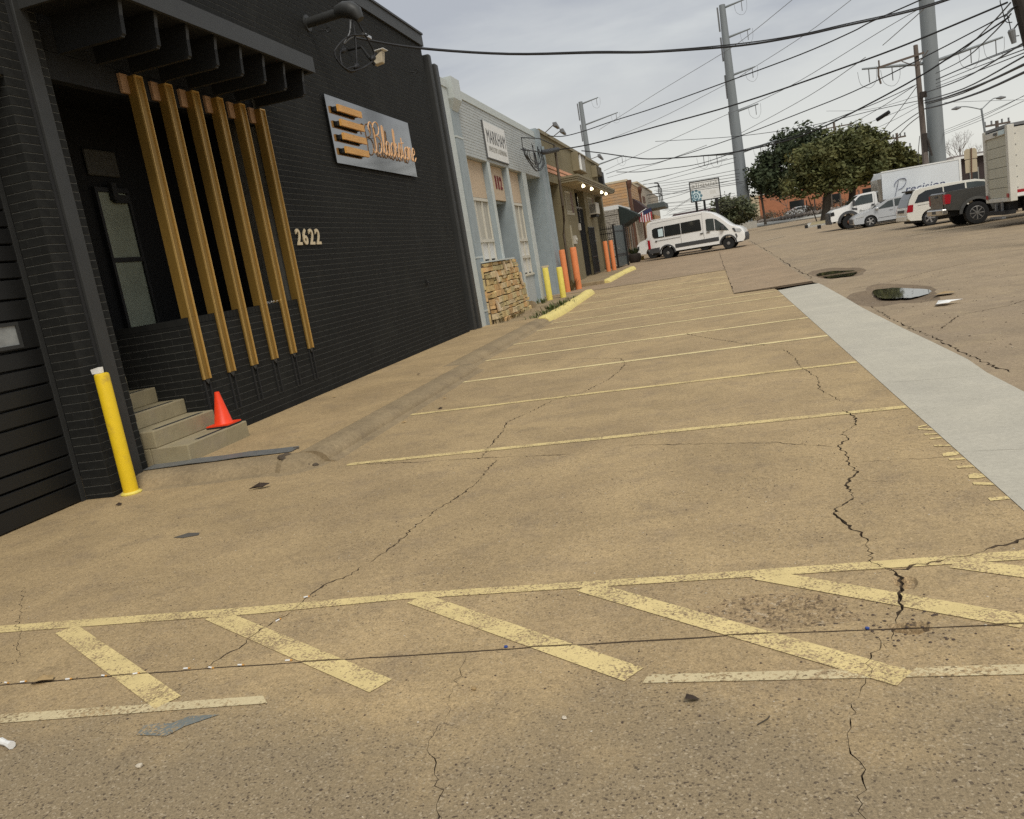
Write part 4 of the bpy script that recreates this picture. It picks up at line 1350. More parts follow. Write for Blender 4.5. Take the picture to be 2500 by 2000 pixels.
# downspout with its conductor head
c = MB()
c.box(-6.6, XG + 0.05, 22.45, 23.1, 0.08, 6.05)
dso = c.build('downspout', m_gray, GB)
c = MB()
c.prism([(-6.6, 22.48, 6.02), (XG + 0.06, 22.48, 6.02), (XG + 0.06, 23.0, 6.02), (-6.6, 23.0, 6.02)], [(-6.6, 22.36, 6.30), (XG + 0.20, 22.36, 6.30), (XG + 0.20, 23.12, 6.30), (-6.6, 23.12, 6.30)])
c.box(-6.6, XG + 0.20, 22.36, 23.12, 6.302, 6.86)
c.build('conductor_head', m_gray3, dso)
c = MB()
for z_ in (0.5, 2.0, 5.3):
    c.box(-6.6, XG + 0.06, 22.43, 23.12, z_, z_ + 0.05)
c.build('pipe_strap', m_gray3, dso)
c = MB()
c.box(-6.75, XG + 0.02, 23.11, 23.24, 0.08, 4.9)
c.build('corner_post', m_gray3, GB)
# mullion walls that divide the front
for a, b in ((25.60, 25.88), (28.12, 28.40), (30.56, 31.2)):
    c = MB()
    c.box(-7.3, XG - 0.014, a, b, 0.0, 4.9)
    c.build('mullion_wall', m_gray, GB)
    c = MB()
    c.box(XG - 0.013, XG + 0.006, a + 0.01, b - 0.01, 0.06, 4.9)
    c.build('front_strip', m_gray3, GB)
# pebble-board spandrels
for a, b in ((23.25, 25.6), (25.89, 28.11), (28.41, 30.55)):
    c = MB()
    c.box(-6.68, -6.58, a, b, 3.80, 4.89)
    c.build('pebble_panel', m_board, GB)
nm = MB()
for s_, ya, yb in (('1', 26.96, 27.10), ('1', 27.28, 27.42), ('2', 27.56, 27.82)):
    put_text(nm, s_, (-6.57, ya, 4.17), (0, 1, 0), (0, 0, 1), 0.5, 0.012, width=yb - ya, bold=0.012, height=0.42)
o = nm.build('street_numeral', m_redink, GB)
def gwindow(a, b, zb, zt, bars, low_top):
    f = MB()
    x0, x1 = -6.64, -6.57
    f.box(x0, x1, a, a + 0.07, zb, zt)
    f.box(x0, x1, b - 0.07, b, zb, zt)
    f.box(x0, x1 + 0.02, a + 0.07, b - 0.07, zt - 0.09, zt)
    f.box(x0, x1 + 0.06, a, b, zb - 0.07, zb)
    for z_ in bars:
        f.box(x0, x1 + 0.02, a + 0.07, b - 0.07, z_ - 0.045, z_ + 0.045)
    n = 3
    for i in range(1, n):
        y_ = a + (b - a) * i / n
        f.box(x0, x1 + 0.005, y_ - 0.04, y_ + 0.04, zb, zt - 0.09)
    fo = f.build('window', m_frame, GB)
    lv = [zb] + sorted(bars) + [zt - 0.05]
    for za, zc_ in zip(lv, lv[1:]):
        for i in range(n):
            g = MB()
            ya, yb = a + (b - a) * i / n + 0.05, a + (b - a) * (i + 1) / n - 0.05
            g.box(-6.63, -6.61, ya, yb, za + 0.05, zc_ - 0.05)
            if zc_ <= low_top + 0.05:
                g.build('infill_panel', m_wpanel, fo)
            else:
                g.build('window_pane', (m_glass if i == 0 else m_blind), fo)
    return fo
gwindow(23.28, 25.58, 1.90, 3.78, [2.50], 2.50)
gwindow(28.44, 30.53, 1.24, 3.78, [2.46, 1.85], 2.46)
c = MB()
c.box(-8.4, -8.3, 25.9, 28.1, 0.0, 3.8)
c.build('recessed_door', m_door_g, GB)
c = MB()
c.box(-8.3, -7.3, 28.12, 28.4, 0.0, 3.8)
c.box(-8.3, -6.7, 25.88, 28.12, 3.72, 3.795)
c.build('entry_side', m_gray, GB)
# roll-up door in its deep opening
r_ = MB()
r_.box(-7.32, -7.28, 31.2, 33.9, 0.0, 4.9)
ro = r_.build('rollup_door', m_rollup, GB)
for i in range(10):
    c = MB()
    c.box(-7.28, -7.25, 31.21, 33.7, 0.06 + 0.48 * i, 0.06 + 0.48 * (i + 1) - 0.02)
    c.build('door_slat', m_rollup, ro)
c = MB()
c.box(-7.28, -7.16, 33.70, 33.78, 0.05, 4.9)
c.build('door_track', m_iron, ro)
c = MB()
c.box(-7.3, XG - 0.014, 33.92, 34.0, 0.0, 4.9)
c.build('opening_side', m_gray, GB)
# bill sticker on the door side
c = MB()
c.box(-6.9, -6.6, 33.912, 33.918, 1.30, 1.38)
c.build('sticker', m_cream2, GB)

ms = thing('shop_sign', (XG, 27.05, 5.6), 'white square shop sign lettered MARKHAM on the grey wall', 'sign')
q = MB()
q.box(XG + 0.004, XG + 0.06, 25.66, 28.42, 5.03, 6.14)
q.build('sign_panel', m_signw, ms)
q = MB()
q.box(XG + 0.004, XG + 0.055, 25.63, 25.657, 5.0, 6.16)
q.box(XG + 0.004, XG + 0.055, 25.657, 28.42, 5.0, 5.027)
q.build('sign_edge', m_ink, ms)
q = MB()
put_text(q, 'MARKHAM', (XG + 0.064, 25.86, 5.50), (0, 1, 0), (0, 0, 1), 0.5, 0.002, width=2.42, bold=0.0, height=0.42)
q.build('sign_lettering', m_ink, ms)
q = MB()
put_text(q, 'UPHOLSTERY & REFINISHING', (XG + 0.064, 25.90, 5.24), (0, 1, 0), (0, 0, 1), 0.2, 0.002, width=2.36, bold=0.0, height=0.16)
q.build('sign_lettering', m_grayink, ms)

# flagstone planter wall
sp = thing('stone_planter', (-6.2, 25, 0.1), 'golden flagstone planter wall under the grey shop window', 'planter wall')
def xf(y, z):
    return -6.22 + 0.16 * (1 - min(1, max(0, z - 0.1) / 1.0)) * math.exp(-((y - 24.4) / 1.6) ** 2)
def yr(z):
    return 26.55 + 1.1 * (1.84 - z) / 1.7
b = MB()
b.prism([(-6.55, 22.72, 0.0), (-6.55, 27.7, 0.0), (-6.55, 26.5, 1.80), (-6.55, 22.72, 1.80)], [(-6.275, 22.72, 0.0), (-6.275, 27.65, 0.0), (-6.275, 26.45, 1.78), (-6.275, 22.72, 1.78)])
b.build('mortar_core', m_stonejoint, sp)
rg = random.Random(5)
zc = 0.06
row = 0
while zc < 1.80:
    h = rg.choice((0.10, 0.13, 0.15, 0.19))
    if zc + h > 1.74:
        h = 1.84 - zc
    y = 22.70 + rg.uniform(-0.0, 0.02)
    end = yr(zc + h / 2)
    while y < end - 0.04:
        L = min(rg.choice((0.22, 0.30, 0.38, 0.5, 0.62)), end - y)
        if end - y - L < 0.14:
            L = end - y
        parts = [(zc, zc + h)]
        if h > 0.14 and L < 0.45 and rg.random() < 0.35:
            m_ = zc + h * rg.uniform(0.4, 0.6)
            parts = [(zc, m_), (m_, zc + h)]
        for za, zb in parts:
            j = lambda s_=0.018: rg.uniform(-s_, s_)
            pr = rg.uniform(0.0, 0.07)
            g = 0.011
            cs = [(y + g + j(), za + g + j(.014)), (y + L - g + j(), za + g + j(.014)), (y + L - g + j(), zb - g + j(.014)), (y + g + j(), zb - g + j(.014))]
            cs.insert(2, ((cs[1][0] + cs[2][0]) / 2 + j(.02), (cs[1][1] + cs[2][1]) / 2))
            cs.insert(1, ((cs[0][0] + cs[1][0]) / 2, (cs[0][1] + cs[1][1]) / 2 + j(.016)))
            cy_, cz_ = sum(p_[0] for p_ in cs) / 6, sum(p_[1] for p_ in cs) / 6
            X = xf(cy_, cz_)
            A = [(X - 0.10, a, b_) for a, b_ in cs]
            B = [(X + pr - 0.012, a, b_) for a, b_ in cs]
            C = [(X + pr + rg.uniform(-.008, .012), cy_ + (a - cy_) * 0.90, cz_ + (b_ - cz_) * 0.86) for a, b_ in cs]
            q = MB()
            q.loft([A, B, C])
            q.build('stone', rg.choice(STONES), sp)
        y += L
    zc += h
    row += 1
for y_, z_, hh, ww, tl in ((23.55, 1.22, 0.36, 0.10, -.12), (24.65, 1.50, 0.32, 0.12, -.14), (25.5, 1.58, 0.26, 0.09, -.10), (26.55, 0.98, 0.42, 0.14, -.2), (22.9, 0.42, 0.34, 0.22, -.12)):
    q = MB()
    X = xf(y_, z_) + 0.05
    A = [(X, y_, z_), (X, y_ + ww, z_ + 0.03), (X, y_ + ww * 0.7 + tl * .4, z_ + hh * .6), (X, y_ + tl, z_ + hh)]
    q.prism(A, [(p_[0] + 0.07, p_[1], p_[2]) for p_ in A])
    q.build('upright_stone', m_stonepale, sp, bevel=0.012)
for i in range(5):
    q = MB()
    za = 0.08 + 0.33 * i
    q.box(-6.50, -6.30, 22.655, 22.72, za + 0.012, za + 0.31)
    q.build('stone', STONES[i % 4], sp, bevel=0.012)
q = MB()
q.box(-6.6, -6.12, 22.74, 26.0, 1.845, 1.89)
q.build('planter_sill', m_gray3, sp)
q = MB()
q.prism([(-6.5, 27.7, 0.0), (-6.1, 27.7, 0.0), (-6.1, 28.3, 0.0), (-6.5, 28.3, 0.0)], [(-6.5, 27.7, 0.34), (-6.15, 27.7, 0.34), (-6.15, 28.25, 0.26), (-6.5, 28.25, 0.26)])
tag(q.build('concrete_block', m_curb, loc=(-6.3, 28, 0.1)), 'low tan concrete block at the foot of the grey wall past the stones', 'block')

# bollards along the walk: yellow pair, orange pairs
def bollard(x, y, z, r, h, mat, label, grp):
    q = MB()
    q.lathe([(r, -0.1), (r, h - 0.03), (r * 0.93, h - 0.008), (r * 0.72, h), (0.001, h + 0.002)], (x, y, z), (0, 0, 1), 20)
    return tag(q.build('bollard', mat, loc=(x, y, z), smooth=40), label, 'bollard', grp)
bollard(-6.20, 31.1, 0.09, 0.115, 1.24, m_bollard2, 'pale yellow bollard in front of the grey roll-up door', 'pale yellow bollards')
bollard(-5.72, 31.4, 0.09, 0.115, 1.18, m_bollard2, 'pale yellow bollard standing nearest to the orange bollards', 'pale yellow bollards')
bollard(-6.03, 34.3, 0.13, 0.125, 1.78, m_bollard3, 'orange bollard right behind the pale yellow bollard', 'orange bollards')
bollard(-5.68, 35.1, 0.14, 0.14, 1.80, m_bollard3, 'thick orange bollard at the corner of the raised walk', 'orange bollards')
bollard(-5.80, 47.3, 0.33, 0.125, 1.72, m_bollard3, 'orange bollard just right of the gated entrance', 'orange bollards')
bollard(-5.58, 48.2, 0.33, 0.125, 1.72, m_bollard3, 'orange bollard nearest the iron fence', 'orange bollards')

# yellow painted curb pieces
def curb_piece(path, wdt, hgt, name, label, seed):
    rg = random.Random(seed)
    q = MB()
    rings = []
    pts = spline(path, 10)
    for i, p in enumerate(pts):
        d = pts[min(i + 1, len(pts) - 1)] - pts[max(i - 1, 0)]
        nx = Vector((d.y, -d.x, 0)).normalized()
        k = 1 + rg.uniform(-.06, .06)
        if i == 0:
            k = 0.85
        hh = hgt * k
        rings.append([p - nx * wdt * .5, p + nx * wdt * .5, p + nx * wdt * .42 + Vector((0, 0, hh * .55)), p + nx * wdt * .22 + Vector((0, 0, hh * .96)), p - nx * wdt * .2 + Vector((0, 0, hh)), p - nx * wdt * .44 + Vector((0, 0, hh * .6))])
    q.loft(rings)
    o = q.build(name, m_curby, loc=path[0], smooth=45)
    return tag(o, label, 'curb', 'yellow painted curbs')
m_curby = pavement('chipped_yellow_curb_paint', ((0.42, 0.36, 0.24), (0.36, 0.30, 0.2), (0.3, 0.25, 0.16)), 0.4, paint=(0.80, 0.66, 0.24), wear=0.36)
curb_piece([(-4.62, 21.7, -0.01), (-4.60, 23.6, -0.01), (-4.58, 25.3, 0.0)], 0.42, 0.19, 'painted_curb', 'broken near end of the long yellow painted curb by the weeds', 3)
curb_piece([(-4.60, 25.4, 0.0), (-4.62, 28.0, 0.02), (-4.64, 31.0, 0.07)], 0.42, 0.21, 'painted_curb', 'sound far length of the long yellow curb by the weeds', 4)
curb_piece([(-4.66, 36.4, 0.12), (-4.58, 39.0, 0.17), (-4.5, 41.6, 0.2)], 0.42, 0.2, 'painted_curb', 'nearer half of the yellow curb along the raised walk', 5)
curb_piece([(-4.48, 41.75, 0.2), (-4.38, 43.4, 0.24), (-4.27, 45.2, 0.27)], 0.42, 0.2, 'painted_curb', 'farther half of the yellow curb along the raised walk', 6)
curb_piece([(-5.62, 58.9, 0.43), (-5.2, 59.3, 0.43), (-4.7, 59.4, 0.43)], 0.35, 0.24, 'painted_curb', 'short yellow curb end beside the rear of the white van', 7)

# weeds growing at the curb
def weed(x, y, z, n, h, seed, mat, label, spread=0.12):
    rg = random.Random(seed)
    q = MB()
    for i in range(n):
        a, l_ = rg.uniform(0, 6.28), h * rg.uniform(0.5, 1.1)
        d = Vector((math.cos(a), math.sin(a), 0))
        p = Vector((x, y, z)) + d * rg.uniform(0, spread)
        t = p + d * l_ * rg.uniform(.2, .8) + Vector((0, 0, l_))
        s_ = Vector((-d.y, d.x, 0)) * h * rg.uniform(.05, .12)
        m_ = p.lerp(t, 0.55) + Vector((0, 0, l_ * .08))
        q.add([p - s_ * .3, p + s_ * .3, m_ + s_, t, m_ - s_], [(0, 1, 2, 4), (4, 2, 3)])
    return tag(q.build('weeds', mat, loc=(x, y, z)), label, None, None, 'stuff')
for i, (x, y, n, h) in enumerate(((-4.92, 23.6, 60, .16), (-4.95, 25.0, 70, .20), (-4.9, 26.6, 70, .20), (-4.95, 22.5, 40, .12), (-4.9, 28.9, 40, .15))):
    weed(x, y, 0.09, n, h, 100 + i, m_weed, 'low green weed clump behind the long yellow curb', 0.45)
for i, (x, y, n, h) in enumerate(((-6.12, 23.0, 40, .16), (-6.0, 24.2, 40, .16), (-6.05, 25.5, 30, .14), (-6.2, 29.6, 30, .22))):
    weed(x, y, 0.09, n, h, 120 + i, m_weed if i == 3 else m_weedd, 'dry weed tuft at the foot of the flagstone wall' if i < 3 else 'small green weed at the foot of the pale grey wall', 0.3)
weed(-5.95, 34.9, 0.14, 50, 0.5, 131, m_weedd, 'tall dry weed between the two near orange bollards', 0.15)

# ================================================================== olive building
OB = thing('olive_building', (-6.4, 45, 0.3), 'olive brown stucco building with coral bands and a lit canopy', 'building')
XO = -6.4
w = MB()
w.box(-30, XO, 35.1, 54.2, 4.86, 6.80)            # upper storey wall
w.box(-7.6, XO, 38.15, 42.6, 0.0, 4.86)
w.box(-7.6, XO, 45.8, 50.3, 0.0, 4.86)
w.box(-30, -7.6, 35.1, 54.2, 0.0, 4.86)
w.build('wall', m_olive, OB)
w = MB()
w.box(-7.2, XO - 0.02, 35.1, 35.55, 0.0, 4.86)
w.box(-7.2, XO - 0.01, 53.6, 54.2, 0.0, 4.86)
w.build('pier', m_olive2, OB)
w = MB()
w.box(-7.58, -7.3, 35.55, 38.15, 0.0, 4.855)
w.box(-7.58, -7.3, 50.3, 53.6, 0.0, 4.855)
w.build('shutter', m_brown, OB)
w = MB()
w.box(-30, XO + 0.07, 35.0, 54.3, 6.80, 6.95)
w.build('roof_edge', m_olive2, OB)
for z_ in (5.26, 5.44):
    w = MB()
    w.box(XO + 0.002, XO + 0.035, 35.3, 46.5, z_, z_ + 0.125)
    w.build('coral_band', m_coral, OB)
w = MB()
w.prism([(XO + 0.002, 38.4, 4.86), (-5.55, 38.4, 4.90), (-5.55, 38.4, 5.14), (XO + 0.002, 38.4, 5.14)], [(XO + 0.002, 53.2, 4.86), (-5.55, 53.2, 4.90), (-5.55, 53.2, 5.14), (XO + 0.002, 53.2, 5.14)])
cno = w.build('canopy', m_soffit, OB)
for i, (x1, z0_, z1_) in enumerate(((-5.545, 4.89, 4.985), (-5.515, 4.99, 5.07), (-5.485, 5.075, 5.17))):
    w = MB()
    w.box(XO + 0.003, x1, 38.4 - 0.03 * (i + 1), 38.4 - 0.03 * i, z0_, z1_)
    w.box(x1 - 0.04, x1, 38.4, 53.2 + 0.03 * i, z0_, z1_)
    w.build('canopy_band', m_olive2, cno)
def owin(a, b, za, zb, x=-6.47):
    f = MB()
    f.box(XO - 0.001, XO + 0.02, a, b, za - 0.12, za - 0.002)
    f.box(XO - 0.01, XO + 0.03, a, a + 0.09, za, zb)
    f.box(XO - 0.01, XO + 0.03, a + 0.09, b - 0.7, zb - 0.09, zb)
    f.box(XO - 0.01, XO + 0.03, a + 0.09, b - 0.7, za, za + 0.08)
    fo = f.build('window', m_ltan, OB)
    g = MB()
    g.box(XO + 0.001, XO + 0.012, a + 0.09, b - 0.62, za + 0.08, zb - 0.09)
    g.build('window_panel', m_olive2, fo)
    g = MB()
    g.box(XO + 0.001, XO + 0.01, b - 0.6, b, za, zb)
    g.build('dark_reveal', m_rustpipe, fo)
owin(39.4, 41.6, 3.62, 4.62)
owin(46.9, 49.4, 3.62, 4.62)
d = MB()
d.box(-7.55, -7.5, 42.6, 45.8, 0.3, 4.84)
do = d.build('door', m_dark, OB)
d = MB()
d.box(-7.5, -6.75, 45.72, 45.8, 0.3, 4.84)
d.box(-7.5, -6.75, 42.6, 42.66, 0.3, 4.84)
d.build('door_side', m_iron, do)
d = MB()
d.box(-6.62, -6.54, 42.62, 45.78, 3.93, 4.02)
d.box(-6.58, -6.55, 44.4, 44.5, 3.2, 4.55)
d.build('transom_bar', m_chrome, do)
for i in range(13):
    d = MB()
    y_ = 42.75 + 0.25 * i
    d.cyl((-6.58, y_, 0.4), (-6.58, y_, 3.92), 0.02, n=6)
    d.build('door_bar', m_iron, do)
# open iron security gate
gt = thing('iron_gate', (-6.3, 45.7, 0.34), 'black iron barred gate standing open beside the olive building door', 'gate')
q = MB()
for a, b in (((-6.36, 45.5), (-6.3, 47.2)),):
    for z_ in (0.42, 1.3, 2.9):
        q.cyl((a[0], a[1], z_), (b[0], b[1], z_), 0.03, n=6)
    for t in (0, 1):
        q.cyl((a[0] + (b[0] - a[0]) * t, a[1] + (b[1] - a[1]) * t, 0.36), (a[0] + (b[0] - a[0]) * t, a[1] + (b[1] - a[1]) * t, 2.93), 0.035, n=6)
q.build('gate_frame', m_iron, gt)
for i in range(9):
    t = (i + 1) / 10
    q = MB()
    q.cyl((-6.36 + .06 * t, 45.5 + 1.7 * t, 0.42), (-6.36 + .06 * t, 45.5 + 1.7 * t, 2.9), 0.016, n=5)
    q.build('gate_bar', m_iron, gt)
for z_ in (2.1, 0.95):
    q = MB()
    q.box(-6.32, -6.24, 47.15, 47.3, z_, z_ + 0.13)
    q.build('gate_lock', m_chrome, gt)
for nm_, a, b, za, zb, lb in (('meter_box', 40.0, 40.5, 2.1, 2.5, 'small pale meter box on the olive wall under the window'), ('switch_box', 42.15, 42.4, 2.75, 3.1, 'small tan box on the olive wall left of the door')):
    q = MB()
    q.box(XO + 0.002, XO + 0.12, a, b, za, zb)
    if nm_ == 'meter_box':
        q.lathe([(0.09, 0), (0.085, 0.06), (0.001, 0.07)], (XO + 0.12, (a + b) / 2, (za + zb) / 2), (1, 0, 0), 12)
    tag(q.build(nm_, m_acw, loc=(XO, a, za), bevel=0.01), lb, 'utility box')
q = MB()
q.box(XO + 0.002, XO + 0.06, 39.55, 39.66, 0.5, 3.0)
tag(q.build('conduit', m_ltan, loc=(XO, 39.6, 1)), 'pale conduit running down the olive wall to the meter box', 'conduit')
# air conditioners
ac = thing('air_conditioner', (-6.1, 48.0, 3.7), 'beige window air conditioner under the right end of the canopy', 'air conditioner')
q = MB()
q.box(XO + 0.004, -5.98, 47.2, 48.5, 3.62, 4.25)
q.build('casing', m_acw, ac, bevel=0.02)
for i in range(6):
    q = MB()
    q.box(XO + 0.06 + 0.055 * i, XO + 0.085 + 0.055 * i, 47.185, 47.199, 3.70, 4.18)
    q.build('louvre', m_ink, ac)
q = MB()
q.box(XO + 0.004, -6.05, 47.3, 48.4, 3.48, 3.60)
q.build('bracket', m_iron, ac)
ac2 = thing('air_conditioner', (-6.1, 51.5, 6.1), 'olive wall unit high near the far roof corner', 'air conditioner')
q = MB()
q.box(XO + 0.004, -6.02, 50.9, 52.6, 6.0, 6.52)
q.build('casing', m_brown, ac2, bevel=0.02)
q = MB()
q.box(XO + 0.004, -6.10, 50.55, 50.88, 5.9, 6.56)
q.build('side_panel', m_olive2, ac2)
# broken light box sign
lb = thing('light_box_sign', (-6.2, 44.7, 6.2), 'empty sign cabinet with a white tube high on the olive wall', 'sign')
q = MB()
for a, b, za, zb in ((43.3, 46.3, 5.78, 5.84), (43.3, 46.3, 6.66, 6.72), (43.3, 43.42, 5.84, 6.66), (46.2, 46.3, 5.84, 6.66)):
    q.box(XO + 0.004, -6.05, a, b, za, zb)
q.build('cabinet_frame', m_olive2, lb)
q = MB()
q.box(XO + 0.004, -6.34, 43.42, 46.2, 5.84, 6.66)
q.build('cabinet_back', m_dark, lb)
q = MB()
q.cyl((-6.16, 44.35, 5.84), (-6.16, 44.35, 6.66), 0.10, n=10)
q.build('light_tube', m_white, lb)
for i in range(4):
    q = MB()
    q.cyl((-6.14, 45.0 + .3 * i, 5.84), (-6.14, 45.0 + .3 * i, 6.66), 0.05, n=8)
    q.build('dim_tube', m_grayink, lb)
# four lit flood lamps under the canopy
for i, (y_, t) in enumerate(((40.3, 'nearest'), (43.2, 'second nearest'), (47.3, 'second farthest'), (49.3, 'farthest'))):
    lt = thing('canopy_lamp', (-5.62, y_, 4.8), 'lit warm lamp under the olive canopy, the %s of four' % t, 'lamp', 'lit lamps under the canopy edge')
    q = MB()
    q.cyl((-5.62, y_, 4.895), (-5.60, y_, 4.80), 0.03, n=8)
    q.build('lamp_holder', m_acw, lt)
    q = MB()
    q.lathe([(0.03, 0.0), (0.065, 0.05), (0.088, 0.11), (0.075, 0.15), (0.001, 0.17)], (-5.60, y_, 4.82), (0.25, -0.15, -1), 12)
    q.build('lamp_bulb', m_lamp, lt, smooth=50)
# service pole strapped to the olive front with cable arms
sp2 = thing('service_pole', (-6.0, 36.2, 0.2), 'thin brown service pole with a cable crossarm before the olive building', 'service pole')
q = MB()
q.tube([(-6.0, 36.25, 6.35), (-6.0, 36.2, 4.85), (-6.05, 36.4, 3.8), (-6.15, 36.8, 3.2), (-6.3, 37.0, 2.6), (-6.3, 37.0, 0.33)], [0.055, 0.06, 0.06, 0.055, 0.055, 0.055], 8)
q.build('pole', m_pipe, sp2)
q = MB()
q.tube([(-5.98, 29.0, 5.50), (-5.98, 32.6, 5.72), (-5.98, 36.2, 6.1)], 0.022, 6)
q.tube([(-6.05, 29.7, 5.98), (-6.02, 33.0, 6.28), (-6.0, 36.2, 6.33)], 0.02, 6)
q.tube([(-6.05, 29.75, 5.98), (-6.02, 29.5, 5.5)], 0.016, 6)
q.build('crossarm', m_iron, sp2)
rg = random.Random(8)
for i in range(9):
    y0_, y1_ = 29.3 + rg.uniform(0, 2.2), 30.2 + rg.uniform(0, 2.6)
    zl = 5.0 + rg.uniform(-.15, .25)
    q = MB()
    q.tube(spline([(-5.98, y0_, 5.6), (-5.95, y0_ + rg.uniform(-.3, .1), 5.3), (-5.95, (y0_ + y1_) / 2, zl), (-5.96, y1_ + .3, 5.3), (-5.98, y1_ + rg.uniform(0, 1.2), 5.75 + rg.uniform(0, .2))], 5), 0.014, 5)
    q.build('hanging_cable', m_cable, sp2)
q = MB()
q.tube([(-5.97, 32.8, 5.72), (-5.97, 33.2, 5.76), (-5.97, 36.7, 6.18), (-5.97, 37.1, 6.24)], [0.05, 0.105, 0.105, 0.05], 10)
tag(q.build('splice_case', m_cable, loc=(-5.97, 35, 5.95)), 'fat black cable splice case hanging before the olive building', 'splice case')
rl = thing('roof_light', (-5.9, 37.5, 7.1), 'pair of grey roof flood lights on long arms above the olive building', 'flood light')
q = MB()
for y_, z_ in ((36.6, 7.22), (38.3, 7.16)):
    q.tube([(-6.9, y_ + 1.0, 6.9), (-5.95, y_, z_)], 0.02, 5)
q.build('lamp_arm', m_pipe, rl)
for y_, z_ in ((36.7, 7.22), (38.4, 7.14)):
    q = MB()
    q.prism([(-6.02, y_, z_ - .06), (-5.84, y_, z_ - .06), (-5.84, y_, z_ + .12), (-6.02, y_, z_ + .12)], [(-6.02, y_ + 1.1, z_ - .05), (-5.9, y_ + 1.1, z_ - .05), (-5.9, y_ + 1.1, z_ + .03), (-6.02, y_ + 1.1, z_ + .03)])
    q.build('lamp_head', m_cableg, rl, bevel=0.02)
rl2 = thing('roof_light', (-5.9, 51, 7.1), 'single grey roof flood light near the far roof corner', 'flood light')
q = MB()
q.tube([(-6.9, 51.0, 6.92), (-6.35, 51, 7.0), (-5.9, 51.5, 7.14)], 0.022, 5)
q.build('lamp_arm', m_pipe, rl2)
q = MB()
q.prism([(-5.98, 51.2, 7.04), (-5.8, 51.2, 7.04), (-5.8, 51.2, 7.22), (-5.98, 51.2, 7.22)], [(-5.96, 53.0, 7.0), (-5.84, 53.0, 7.0), (-5.84, 53.0, 7.08), (-5.96, 53.0, 7.08)])
q.build('lamp_head', m_cableg, rl2, bevel=0.02)
# dark transformer cans and wires at the far roof corner
q = MB()
q.box(-6.38, -6.1, 53.3, 54.1, 5.3, 6.35)
q.tube([(-6.2, 54.0, 5.6), (-5.9, 54.2, 5.2), (-5.6, 54.3, 5.1)], 0.12, 8)
tag(q.build('cable_bracket', m_iron, loc=(-6.2, 53.7, 5.5)), 'dark cable bracket at the far corner of the olive building', 'bracket')

